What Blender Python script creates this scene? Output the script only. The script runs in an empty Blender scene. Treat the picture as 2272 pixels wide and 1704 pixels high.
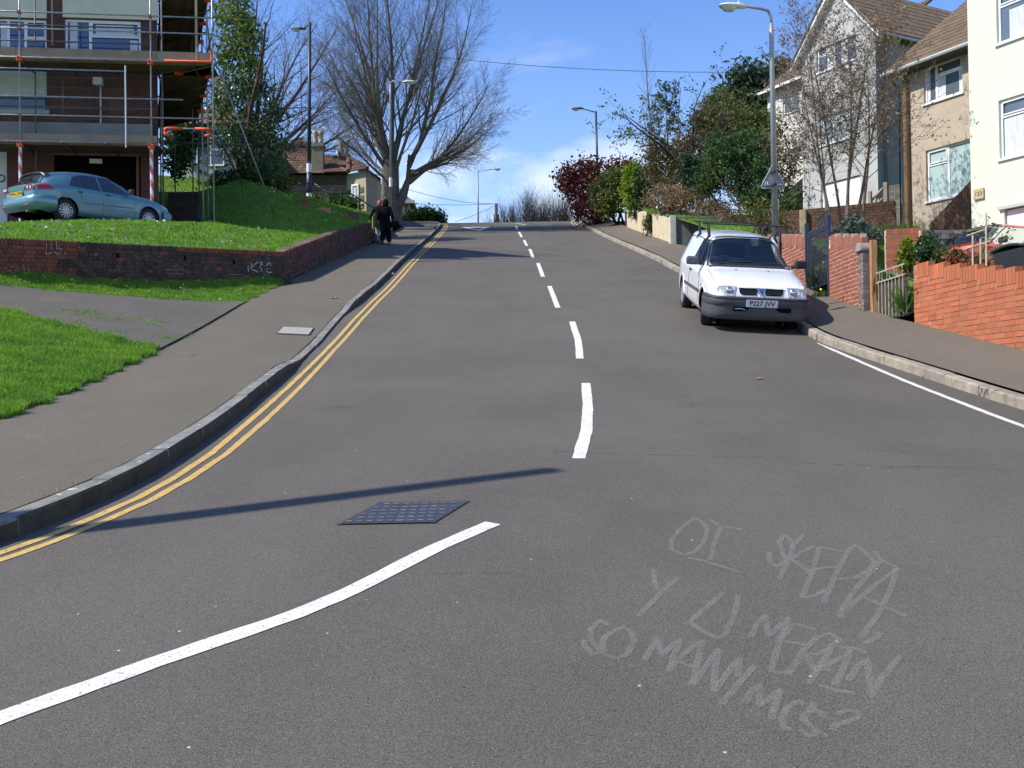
import bpy, bmesh, math, random
import numpy as np
from mathutils import Vector, Matrix, Euler
random.seed(7); np.random.seed(7)
R = math.radians
SC = bpy.context.scene
COL = SC.collection

# ------------------------------------------------------------------ camera
F_PX = 2229.0; W_PX = 2272.0; H_PX = 1704.0
EYE = Vector((0, 0, 1.6))
cam_d = bpy.data.cameras.new('camera'); cam = bpy.data.objects.new('camera', cam_d); COL.objects.link(cam)
cam_d.sensor_width = 36.0; cam_d.lens = 36.0 * F_PX / W_PX
cam_d.clip_start = 0.1; cam_d.clip_end = 5000
CM = Matrix.Translation(EYE) @ Matrix.Rotation(R(90 + 0.85), 4, 'X') @ Matrix.Rotation(-0.0144, 4, 'Z')
cam.matrix_world = CM
SC.camera = cam
M3 = CM.to_3x3()

# ------------------------------------------------------------------ world, sun, exposure
SUN_EL = 46.0
SUN_AZ = 14.0                                  # light travels 14 degrees off +X towards +Y
LD = Vector((math.cos(R(SUN_AZ)) * math.cos(R(SUN_EL)), math.sin(R(SUN_AZ)) * math.cos(R(SUN_EL)), -math.sin(R(SUN_EL))))
world = bpy.data.worlds.new('World'); SC.world = world; world.use_nodes = True
def build_world():
    nt = world.node_tree; nt.nodes.clear()
    N = nt.nodes.new; L = nt.links.new
    out = N('ShaderNodeOutputWorld'); bg = N('ShaderNodeBackground')
    sky = N('ShaderNodeTexSky'); sky.sky_type = 'NISHITA'; sky.sun_disc = False
    sky.sun_elevation = R(SUN_EL); sky.sun_rotation = R(270 - SUN_AZ)
    sky.altitude = 60; sky.air_density = 1.0; sky.dust_density = 0.3; sky.ozone_density = 2.2
    bg.inputs['Strength'].default_value = 0.125
    tc = N('ShaderNodeTexCoord'); sep = N('ShaderNodeSeparateXYZ'); L(tc.outputs['Generated'], sep.inputs[0])
    # cloud bank low over the horizon plus a few thin wisps higher up
    mp = N('ShaderNodeMapping'); L(tc.outputs['Generated'], mp.inputs[0]); mp.inputs['Scale'].default_value = (3.2, 3.2, 9.0)
    n1 = N('ShaderNodeTexNoise'); n1.inputs['Scale'].default_value = 1.6; n1.inputs['Detail'].default_value = 7; n1.inputs['Roughness'].default_value = 0.55
    n1.inputs['Distortion'].default_value = 0.5
    L(mp.outputs[0], n1.inputs['Vector'])
    low = N('ShaderNodeMapRange'); low.inputs[1].default_value = 0.30; low.inputs[2].default_value = 0.19
    low.inputs[3].default_value = 0.0; low.inputs[4].default_value = 1.0
    L(sep.outputs['Z'], low.inputs[0])
    ad = N('ShaderNodeMath'); ad.operation = 'MULTIPLY_ADD'; L(low.outputs[0], ad.inputs[0]); ad.inputs[1].default_value = 0.28
    L(n1.outputs['Fac'], ad.inputs[2])
    cr = N('ShaderNodeMapRange'); cr.interpolation_type = 'SMOOTHSTEP'
    cr.inputs[1].default_value = 0.62; cr.inputs[2].default_value = 0.95; cr.inputs[3].default_value = 0.0; cr.inputs[4].default_value = 0.8
    L(ad.outputs[0], cr.inputs[0])
    # general paling towards the horizon
    hz = N('ShaderNodeMapRange'); hz.interpolation_type = 'SMOOTHSTEP'; hz.inputs[1].default_value = 0.40; hz.inputs[2].default_value = 0.10
    hz.inputs[3].default_value = 0.0; hz.inputs[4].default_value = 0.30
    L(sep.outputs['Z'], hz.inputs[0])
    tint = N('ShaderNodeMix'); tint.data_type = 'RGBA'; tint.blend_type = 'MULTIPLY'; tint.inputs[0].default_value = 1.0
    L(sky.outputs[0], tint.inputs[6]); tint.inputs[7].default_value = (0.86, 1.08, 1.50, 1)
    m1 = N('ShaderNodeMix'); m1.data_type = 'RGBA'; L(hz.outputs[0], m1.inputs[0]); L(tint.outputs[2], m1.inputs[6]); m1.inputs[7].default_value = (4.6, 6.4, 8.6, 1)
    m2 = N('ShaderNodeMix'); m2.data_type = 'RGBA'; L(cr.outputs[0], m2.inputs[0]); L(m1.outputs[2], m2.inputs[6]); m2.inputs[7].default_value = (6.8, 7.3, 8.0, 1)
    L(m2.outputs[2], bg.inputs['Color']); L(bg.outputs[0], out.inputs[0])
build_world()
sun_d = bpy.data.lights.new('sun', 'SUN'); sun = bpy.data.objects.new('sun', sun_d); COL.objects.link(sun)
sun_d.energy = 4.9; sun_d.angle = R(0.53); sun_d.color = (1.0, 0.935, 0.84)
sun.rotation_euler = LD.to_track_quat('-Z', 'Y').to_euler(); sun.location = (-40, -25, 60)
SC.view_settings.view_transform = 'Standard'; SC.view_settings.look = 'None'
SC.view_settings.exposure = 0.32; SC.view_settings.gamma = 1.0; SC.view_settings.use_curve_mapping = False
SC.render.engine = 'CYCLES'
SC.cycles.max_bounces = 6; SC.cycles.diffuse_bounces = 3; SC.cycles.glossy_bounces = 3; SC.cycles.transparent_max_bounces = 12; SC.cycles.transmission_bounces = 4

# ------------------------------------------------------------------ picking helpers (a direction and a distance give a point in the place)
def ray(px, py):
    d = M3 @ Vector(((px - W_PX / 2) / F_PX, (H_PX / 2 - py) / F_PX, -1.0))
    return d / d.y
def P(px, py, d): return EYE + ray(px, py) * d
def on_plane(px, py, o, n):
    r = ray(px, py); t = (o - EYE).dot(n) / r.dot(n)
    return EYE + r * t

# ------------------------------------------------------------------ material helpers
MATS = {}
def nodes_of(m):
    m.use_nodes = True; nt = m.node_tree; b = nt.nodes.get('Principled BSDF'); return nt, b
def mat(name, col, rough=0.7, metal=0.0, spec=0.5, var=0.0, scale=4.0, bump=0.0, bscale=60.0, col2=None, isl=0.0, coat=0.0, spots=None, detail=5, trans=None, streak=False):
    """Principled with large blotches (var/col2), fine bump, optional per-piece variation and specks."""
    if name in MATS: return MATS[name]
    m = bpy.data.materials.new(name); nt, b = nodes_of(m); N = nt.nodes.new; L = nt.links.new
    b.inputs['Roughness'].default_value = rough; b.inputs['Metallic'].default_value = metal
    b.inputs['Specular IOR Level'].default_value = spec
    if coat: b.inputs['Coat Weight'].default_value = coat; b.inputs['Coat Roughness'].default_value = 0.05
    tc = N('ShaderNodeTexCoord'); vec = tc.outputs['Object']
    if streak:
        mp = N('ShaderNodeMapping'); L(vec, mp.inputs[0]); mp.inputs['Scale'].default_value = (1, 1, 0.16); vec = mp.outputs[0]
    cur = None
    c1 = (*col, 1); c2 = (*(col2 if col2 else tuple(c * (1 - var) for c in col)), 1)
    if var or col2:
        n = N('ShaderNodeTexNoise'); n.inputs['Scale'].default_value = scale; n.inputs['Detail'].default_value = detail; n.inputs['Roughness'].default_value = 0.62
        L(vec, n.inputs['Vector'])
        r = N('ShaderNodeMapRange'); r.inputs[1].default_value = 0.34; r.inputs[2].default_value = 0.66; L(n.outputs['Fac'], r.inputs[0])
        mx = N('ShaderNodeMix'); mx.data_type = 'RGBA'; L(r.outputs[0], mx.inputs[0]); mx.inputs[6].default_value = c1; mx.inputs[7].default_value = c2
        cur = mx.outputs[2]
    if isl:
        g = N('ShaderNodeNewGeometry'); oi = N('ShaderNodeObjectInfo'); ad = N('ShaderNodeMath'); ad.operation = 'ADD'
        L(g.outputs['Random Per Island'], ad.inputs[0]); L(oi.outputs['Random'], ad.inputs[1])
        fr = N('ShaderNodeMath'); fr.operation = 'FRACT'; L(ad.outputs[0], fr.inputs[0])
        mr = N('ShaderNodeMapRange'); L(fr.outputs[0], mr.inputs[0]); mr.inputs[3].default_value = 1 - isl; mr.inputs[4].default_value = 1 + isl
        hs = N('ShaderNodeHueSaturation'); L(mr.outputs[0], hs.inputs['Value'])
        if cur is None: hs.inputs['Color'].default_value = c1
        else: L(cur, hs.inputs['Color'])
        cur = hs.outputs[0]
    if spots:                                   # (colour, scale, threshold)
        v = N('ShaderNodeTexNoise'); v.inputs['Scale'].default_value = spots[1]; v.inputs['Detail'].default_value = 2; L(vec, v.inputs['Vector'])
        r = N('ShaderNodeMapRange'); r.inputs[1].default_value = spots[2]; r.inputs[2].default_value = spots[2] + 0.05; L(v.outputs['Fac'], r.inputs[0])
        mx = N('ShaderNodeMix'); mx.data_type = 'RGBA'; L(r.outputs[0], mx.inputs[0]); mx.inputs[7].default_value = (*spots[0], 1)
        if cur is None: mx.inputs[6].default_value = c1
        else: L(cur, mx.inputs[6])
        cur = mx.outputs[2]
    if cur is None: b.inputs['Base Color'].default_value = c1
    else: L(cur, b.inputs['Base Color'])
    if bump:
        n = N('ShaderNodeTexNoise'); n.inputs['Scale'].default_value = bscale; n.inputs['Detail'].default_value = 4; L(tc.outputs['Object'], n.inputs['Vector'])
        bp = N('ShaderNodeBump'); bp.inputs['Strength'].default_value = bump; bp.inputs['Distance'].default_value = 0.01
        L(n.outputs['Fac'], bp.inputs['Height']); L(bp.outputs[0], b.inputs['Normal'])
    if trans:
        t = N('ShaderNodeBsdfTranslucent'); mxs = N('ShaderNodeMixShader'); mxs.inputs[0].default_value = trans
        if cur is None: t.inputs['Color'].default_value = c1
        else: L(cur, t.inputs['Color'])
        o = nt.nodes['Material Output']; L(b.outputs[0], mxs.inputs[1]); L(t.outputs[0], mxs.inputs[2]); L(mxs.outputs[0], o.inputs[0])
    MATS[name] = m; return m
def glass(name, tint=(0.35, 0.42, 0.46), alpha=0.6, rough=0.03):
    if name in MATS: return MATS[name]
    m = bpy.data.materials.new(name); nt, b = nodes_of(m); N = nt.nodes.new; L = nt.links.new
    g = N('ShaderNodeBsdfGlossy'); g.inputs['Roughness'].default_value = rough
    t = N('ShaderNodeBsdfTransparent'); t.inputs['Color'].default_value = (*tint, 1)
    f = N('ShaderNodeLayerWeight'); f.inputs['Blend'].default_value = 0.22
    mr = N('ShaderNodeMapRange'); L(f.outputs['Fresnel'], mr.inputs[0]); mr.inputs[3].default_value = 1 - alpha; mr.inputs[4].default_value = 1.0
    mx = N('ShaderNodeMixShader'); L(mr.outputs[0], mx.inputs[0]); L(t.outputs[0], mx.inputs[1]); L(g.outputs[0], mx.inputs[2])
    L(mx.outputs[0], nt.nodes['Material Output'].inputs[0]); nt.nodes.remove(b)
    MATS[name] = m; return m

# ------------------------------------------------------------------ object helpers
def tag(o, label=None, cat=None, group=None, kind=None):
    if label: o['label'] = label
    if cat: o['category'] = cat
    if group: o['group'] = group
    if kind: o['kind'] = kind
    return o
def empty(name, loc=(0, 0, 0), rz=0.0, label=None, cat=None, group=None, rot=None):
    o = bpy.data.objects.new(name, None); COL.objects.link(o); o.location = loc
    o.rotation_euler = rot if rot else (0, 0, rz); o.empty_display_size = 0.1
    return tag(o, label, cat, group)
class MB:
    """collects shapes, then links them as one mesh object"""
    def __init__(s): s.v = []; s.f = []; s.n = 0
    def add(s, vs, fs):
        s.v.extend([tuple(v) for v in vs]); s.f.extend([tuple(i + s.n for i in f) for f in fs]); s.n += len(vs); return s
    def box(s, x0, x1, y0, y1, z0, z1, M=None):
        vs = [Vector((x, y, z)) for z in (z0, z1) for y in (y0, y1) for x in (x0, x1)]
        if M is not None: vs = [M @ v for v in vs]
        return s.add(vs, [(0, 2, 3, 1), (4, 5, 7, 6), (0, 1, 5, 4), (2, 6, 7, 3), (0, 4, 6, 2), (1, 3, 7, 5)])
    def tube(s, pts, rad, n=8, caps=True):
        pts = [Vector(p) for p in pts]
        if not hasattr(rad, '__len__'): rad = [rad] * len(pts)
        base = s.n; vs = []; up = None
        for i, p in enumerate(pts):
            t = (pts[min(i + 1, len(pts) - 1)] - pts[max(i - 1, 0)]).normalized()
            if up is None: up = Vector((0, 0, 1)) if abs(t.z) < 0.9 else Vector((1, 0, 0))
            a = t.cross(up)
            if a.length < 1e-5: a = t.cross(Vector((0, 1, 0)))
            a.normalize(); b = t.cross(a); up = -b if False else up
            for k in range(n):
                an = 2 * math.pi * k / n
                vs.append(p + (a * math.cos(an) + b * math.sin(an)) * rad[i])
        fs = [(i * n + k, i * n + (k + 1) % n, (i + 1) * n + (k + 1) % n, (i + 1) * n + k) for i in range(len(pts) - 1) for k in range(n)]
        if caps:
            fs.append(tuple(range(n - 1, -1, -1))); fs.append(tuple((len(pts) - 1) * n + k for k in range(n)))
        return s.add(vs, fs)
    def lathe(s, prof, n=16, M=None, caps=True):
        vs = []
        for r, z in prof:
            for k in range(n):
                v = Vector((r * math.cos(2 * math.pi * k / n), r * math.sin(2 * math.pi * k / n), z)); vs.append(M @ v if M is not None else v)
        fs = [(i * n + k, i * n + (k + 1) % n, (i + 1) * n + (k + 1) % n, (i + 1) * n + k) for i in range(len(prof) - 1) for k in range(n)]
        if caps: fs.append(tuple(range(n - 1, -1, -1))); fs.append(tuple((len(prof) - 1) * n + k for k in range(n)))
        return s.add(vs, fs)
    def prism(s, poly, y0, y1, M=None):
        """poly in (x,z), extruded along y"""
        n = len(poly); vs = [Vector((x, y0, z)) for x, z in poly] + [Vector((x, y1, z)) for x, z in poly]
        if M is not None: vs = [M @ v for v in vs]
        fs = [tuple(range(n)), tuple(range(2 * n - 1, n - 1, -1))] + [(k, k + n, (k + 1) % n + n, (k + 1) % n) for k in range(n)]
        return s.add(vs, fs)
    def grid(s, rows):
        nr = len(rows); nc = len(rows[0]); vs = [p for r in rows for p in r]
        return s.add(vs, [(i * nc + j, i * nc + j + 1, (i + 1) * nc + j + 1, (i + 1) * nc + j) for i in range(nr - 1) for j in range(nc - 1)])
    def mesh(s, name):
        me = bpy.data.meshes.new(name); me.from_pydata(s.v, [], s.f); me.update(); return me
    def build(s, name, m, parent=None, label=None, cat=None, group=None, kind=None, smooth=False, bevel=0.0, fix=False, world=False):
        me = s.mesh(name)
        if m: me.materials.append(m)
        if fix:
            bm = bmesh.new(); bm.from_mesh(me); bmesh.ops.recalc_face_normals(bm, faces=bm.faces); bm.to_mesh(me); bm.free()
        if smooth: me.polygons.foreach_set('use_smooth', [True] * len(me.polygons))
        o = bpy.data.objects.new(name, me); COL.objects.link(o)
        if parent:
            o.parent = parent
            if world: o.matrix_parent_inverse = mw(parent).inverted()
        if bevel:
            bv = o.modifiers.new('bevel', 'BEVEL'); bv.width = bevel; bv.segments = 2; bv.limit_method = 'ANGLE'
        return tag(o, label, cat, group, kind)
def mw(o):
    m = Matrix.LocRotScale(o.location, o.rotation_euler, o.scale)
    return mw(o.parent) @ o.matrix_parent_inverse @ m if o.parent else m
def link(name, me, parent=None, loc=None, rot=None, M=None, **kw):
    o = bpy.data.objects.new(name, me); COL.objects.link(o)
    if M is not None: o.matrix_local = M
    if loc is not None: o.location = loc
    if rot is not None: o.rotation_euler = rot
    if parent: o.parent = parent
    return tag(o, **kw)
def np_mesh(name, V, F, m, parent=None, smooth=False, **kw):
    """fast mesh from numpy arrays; F is (n,3) or (n,4)"""
    me = bpy.data.meshes.new(name); k = F.shape[1]
    me.vertices.add(len(V)); me.vertices.foreach_set('co', np.asarray(V, np.float32).ravel())
    me.loops.add(F.size); me.loops.foreach_set('vertex_index', np.asarray(F, np.int32).ravel())
    me.polygons.add(len(F)); me.polygons.foreach_set('loop_start', np.arange(0, F.size, k, dtype=np.int32))
    me.polygons.foreach_set('loop_total', np.full(len(F), k, np.int32))
    if smooth: me.polygons.foreach_set('use_smooth', np.ones(len(F), bool))
    me.update(calc_edges=True); me.validate()
    if m: me.materials.append(m)
    o = bpy.data.objects.new(name, me); COL.objects.link(o)
    if parent:
        o.parent = parent; o.matrix_parent_inverse = mw(parent).inverted()
    return tag(o, **kw)
def pieces(name, mats, parent, frames, limit=300, world=True):
    """frames: list of (Matrix, material_index); one box mesh per material, unit size scaled by the matrix.
    The nearest 'limit' become objects, the others one stuff mesh per material."""
    meshes = []
    for k, m in enumerate(mats):
        b = MB(); b.box(-.5, .5, -.5, .5, -.5, .5); me = b.mesh(name); me.materials.append(m); meshes.append(me)
    inv = mw(parent).inverted() if world else Matrix.Identity(4)
    fr = sorted(frames, key=lambda q: (q[0].translation - EYE).length if world else q[0].translation.length)
    for M, k in fr[:limit]:
        o = bpy.data.objects.new(name, meshes[k]); COL.objects.link(o); o.parent = parent; o.matrix_local = inv @ M
    rest = fr[limit:]
    for k, m in enumerate(mats):
        sub = [M for M, kk in rest if kk == k]
        if not sub: continue
        b = MB()
        for M in sub: b.box(-.5, .5, -.5, .5, -.5, .5, M=inv @ M)
        o = b.build(name + 's', m, parent, kind='stuff')
def fr_mat(o, ex, ey, ez, sx, sy, sz):
    m = Matrix.Identity(4)
    for i in range(3):
        m[i][0] = ex[i] * sx; m[i][1] = ey[i] * sy; m[i][2] = ez[i] * sz; m[i][3] = o[i]
    return m

# ------------------------------------------------------------------ the hill
def smooth_fn(xs, ys, w=0.8):
    """smoothed piecewise-linear function as a lookup table"""
    g = np.arange(xs[0] - 2, xs[-1] + 2, 0.1); v = np.interp(g, xs, ys)
    k = int(w / 0.1); ker = np.hanning(2 * k + 3); ker /= ker.sum()
    vp = np.concatenate([v[0] + (np.arange(-(k + 1), 0)) * (v[1] - v[0]), v, v[-1] + np.arange(1, k + 2) * (v[-1] - v[-2])])
    s = np.convolve(vp, ker, 'valid')
    return lambda x: np.interp(x, g, s)
_kz = [(-40, -6.2), (-20, -3.0), (-6, -.9), (0, 0.0), (3, .38), (5.7, .80), (7.8, 1.14), (9.8, 1.45), (11.7, 1.78), (13.7, 2.15), (15.7, 2.54), (17.7, 2.96), (19.7, 3.39),
       (23.7, 4.26), (25.7, 4.71), (29.7, 5.62), (31.7, 6.05), (35.7, 6.92), (37.7, 7.33), (41.7, 8.19), (43.7, 8.62), (47.7, 9.52), (49.7, 9.96), (53.7, 10.83),
       (56, 11.43), (59, 12.02), (63, 12.55), (70, 12.8), (90, 12.3), (150, 8.0), (600, -10)]
zr = smooth_fn([a for a, b in _kz], [b for a, b in _kz], 1.2)
xl = smooth_fn([-8, -4, 0, 3, 5, 5.6, 6.3, 6.8, 7.3, 8.7, 12.2, 13.6, 15.8, 18.6, 23.6, 27, 31, 40, 50, 55, 58, 61, 64, 70], [-16, -11.5, -7.4, -4.6, -3.3, -2.98, -2.80, -2.70, -2.64, -2.65, -2.80, -2.84, -2.95, -3.12, -3.15, -3.2, -3.27, -3.45, -3.6, -3.75, -4.3, -6, -9, -20], 0.6)
xr = smooth_fn([-8, -4, 0, 3, 6, 10.3, 12.5, 15.6, 18, 22, 27, 32, 36, 44, 52, 56, 60, 64, 70], [26, 16, 9.5, 7.2, 6.0, 5.27, 5.12, 4.78, 4.95, 4.8, 4.42, 4.3, 4.2, 4.05, 3.85, 3.8, 4.3, 6.5, 16], 1.0)
xe = smooth_fn([-8, -2, 2, 6, 8.9, 14, 19.7, 24, 38.5, 52, 58, 62], [-18, -11.5, -8, -5.3, -4.6, -4.9, -5.3, -5.35, -5.25, -5.6, -6.6, -9], 1.0)
xw = smooth_fn([-8, -4, 0, 3, 6, 10, 12.5, 15.4, 17.3, 22, 30, 33, 45, 58], [30, 20, 13, 9.3, 7.4, 6.55, 6.37, 6.18, 6.05, 6.1, 5.7, 5.35, 5.3, 5.4], 1.0)
KH = 0.12
def Zroad(x, y):
    y = np.asarray(y, float); x = np.asarray(x, float)
    cam_ = 0.055 * np.clip(x - 2.7, 0, 3.2) * np.clip((30 - y) / 10, 0, 1) * np.clip((y - 3) / 6, 0, 1)
    return zr(y) - cam_
def kerb_h(y):       # the left kerb drops for the side path
    return KH - 0.085 * np.clip(np.minimum((y - 12.6) / 1.0, (20.5 - y) / 1.4), 0, 1)
def Zpl(x, y):       # left pavement
    t = np.clip((xl(y) - x) / np.maximum(0.3, xl(y) - xe(y)), 0, 1)
    return zr(y) + kerb_h(y) * (1 - t) + 0.15 * t
def Zpr(x, y):       # right pavement
    k = xr(y); t = np.clip((x - k) / np.maximum(0.3, xw(y) - k), 0, 1.5)
    return Zroad(k, y) + KH + 0.20 * t
def Zlow(x, y):      # verge left of the pavement, below the wall
    s = np.clip((24.5 - y) / 6.5, 0.06, 1.0) * 0.19
    # foot of the retaining wall: the turf banks up against it
    ax, ay, bx, by = -8.95, 17.2, -5.42, 24.0; L2 = (bx - ax) ** 2 + (by - ay) ** 2
    t = np.clip(((x - ax) * (bx - ax) + (y - ay) * (by - ay)) / L2, -.6, 1); d = np.hypot(x - (ax + t * (bx - ax)), y - (ay + t * (by - ay)))
    return zr(y) + 0.15 + s * np.maximum(0, xe(y) - x) + 0.16 * np.clip(1 - d / 0.9, 0, 1) * np.clip((xe(y) - x) / .4, 0, 1)
def rbf(pts):
    p = np.array(pts, float); X = p[:, :2]; n = len(p)
    def phi(r): return r
    D = np.linalg.norm(X[:, None] - X[None], axis=2)
    A = np.zeros((n + 3, n + 3)); A[:n, :n] = phi(D); A[:n, n] = 1; A[:n, n + 1:] = X; A[n, :n] = 1; A[n + 1:, :n] = X.T
    w = np.linalg.solve(A + np.diag([1e-6] * n + [0] * 3), np.concatenate([p[:, 2], np.zeros(3)]))
    def f(x, y):
        x = np.asarray(x, float); y = np.asarray(y, float); sh = np.broadcast(x, y).shape
        q = np.stack([np.broadcast_to(x, sh).ravel(), np.broadcast_to(y, sh).ravel()], 1)
        d = np.linalg.norm(q[:, None] - X[None], axis=2)
        return (phi(d) @ w[:n] + w[n] + q @ w[n + 1:]).reshape(sh)
    return f
# retaining wall line of the upper lawn and its top heights
WALL = [(-15.0, 16.6), (-8.95, 17.2), (-5.42, 24.0), (-5.33, 31.0), (-5.28, 38.3)]
def wall_base(x, y): return float(Zlow(x, y)) if y < 24.2 else float(zr(y) + 0.15)
WTOP = [3.72 + 1.55, 4.50, 5.20, float(zr(31)) + .95, float(zr(38.3)) + .95]
_up = []
for (x, y), z in zip(WALL, WTOP): _up.append((x - 0.15, y + 0.1, z - 0.04))
for a, b, za, zb in ((0, 1, WTOP[0], WTOP[1]), (1, 2, WTOP[1], WTOP[2]), (2, 3, WTOP[2], WTOP[3]), (3, 4, WTOP[3], WTOP[4])):
    for t in (0.25, 0.5, 0.75): _up.append((WALL[a][0] * (1 - t) + WALL[b][0] * t - 0.1, WALL[a][1] * (1 - t) + WALL[b][1] * t + 0.1, za * (1 - t) + zb * t - 0.04))
_up += [(-16, 20.9, 5.3), (-13, 21.2, 5.36), (-10.6, 21.9, 5.52), (-9.0, 23.8, 5.9), (-8.2, 25.6, 6.2), (-12.5, 23.8, 5.88), (-9.0, 26.7, 6.36), (-12, 25.7, 6.25), (-9.8, 27.2, 6.32), (-14, 29, 6.32), (-10.6, 30.7, 6.4), (-20, 28, 6.3), (-16, 24.6, 6.02), (-20, 19, 4.8), (-12, 40, 9.8), (-14, 36, 8.0), (-10.3, 31.0, 6.25), (-10.9, 33.0, 7.2), (-11.5, 35.0, 8.2), (-12.0, 36.5, 8.95),
        (-8.3, 27.9, 6.62), (-8.2, 33, 7.9), (-9.0, 36, 9.2), (-10.5, 39, 10.3), (-12.4, 42, 11.0), (-16, 42, 11.3), (-7.4, 40, 9.2), (-9.5, 42, 10.5), (-10.4, 45, 11.0), (-7.9, 47, 10.75), (-6.9, 48, 10.62),
        (-6.0, 43, 9.6), (-5.6, 41, 8.6), (-6.1, 46, 9.7), (-6.2, 52, 10.9), (-8, 52, 11.6), (-12, 50, 11.5), (-20, 50, 11.7), (-30, 42, 11.5), (-30, 28, 7.0), (-8, 60, 12.5), (-20, 62, 12.5), (-5.45, 38.6, 8.3)]
Zup = rbf(_up)
_rt = []
for y, h in ((6, .3), (8, .4), (10, .45), (12.5, .45), (15.1, .45), (15.7, .02), (16.5, .02), (17.1, .3), (17.6, .7), (18.9, .75), (19.4, .03), (20.3, .03), (20.9, .8), (23.5, .9)): _rt.append((float(xw(y)) + 0.25, y, float(Zpr(xw(y), y)) + h))
for y in (15.7, 16.5, 19.4, 20.3): _rt.append((float(xw(y)) + 1.0, y, float(Zpr(xw(y), y)) + .12))
_rt += [(8.0, 12.5, 3.15), (8.2, 15.4, 3.35), (9.5, 17, 3.48), (9.5, 19, 3.5), (8.3, 19.2, 3.48), (11, 20, 3.5), (12, 15, 3.4), (14, 21, 3.55), (10.2, 22.0, 3.55), (7.6, 21.2, 4.75), (7.2, 23.5, 5.1), (8.6, 23, 5.0), (9.3, 25, 5.1), (8.5, 26.5, 5.7), (10.6, 26.5, 5.4),
        (7.0, 27.5, 5.85), (9.5, 28.6, 6.0), (11.5, 30, 6.4), (9.5, 34, 7.2), (13.5, 36, 7.4), (11.4, 39, 7.6), (7, 33.5, 7.5), (6, 36, 8.1), (6, 42, 9.5), (6, 48, 10.6), (6, 56, 11.95), (10, 44, 9.3), (10, 52, 11.2), (20, 30, 6.2), (20, 45, 9.0), (25, 20, 4.0), (25, 60, 11.5), (8, 5, 1.9), (14, 8, 2.5), (6.9, 21.9, 4.9), (6.6, 20.5, 4.35), (6.5, 30, 6.6)]
Zrt = rbf(_rt)
def gray(px, py, zf, d0=2.5, d1=70, off=0.0):
    """meet a line of sight with the ground zf"""
    r = ray(px, py); ds = np.linspace(d0, d1, 2700)
    x = EYE.x + r.x * ds; y = EYE.y + r.y * ds; z = EYE.z + r.z * ds
    h = zf(x, y) + off - z; i = np.argmax(h > 0)
    if h[i] <= 0: i = len(ds) - 1
    t = ds[i]
    if i > 0:
        a, b = h[i - 1], h[i]; t = ds[i - 1] + (ds[i] - ds[i - 1]) * (-a) / (b - a + 1e-12)
    p = EYE + r * float(t); return Vector((p.x, p.y, float(zf(p.x, p.y))))
GR = lambda px, py: gray(px, py, Zroad)
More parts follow.
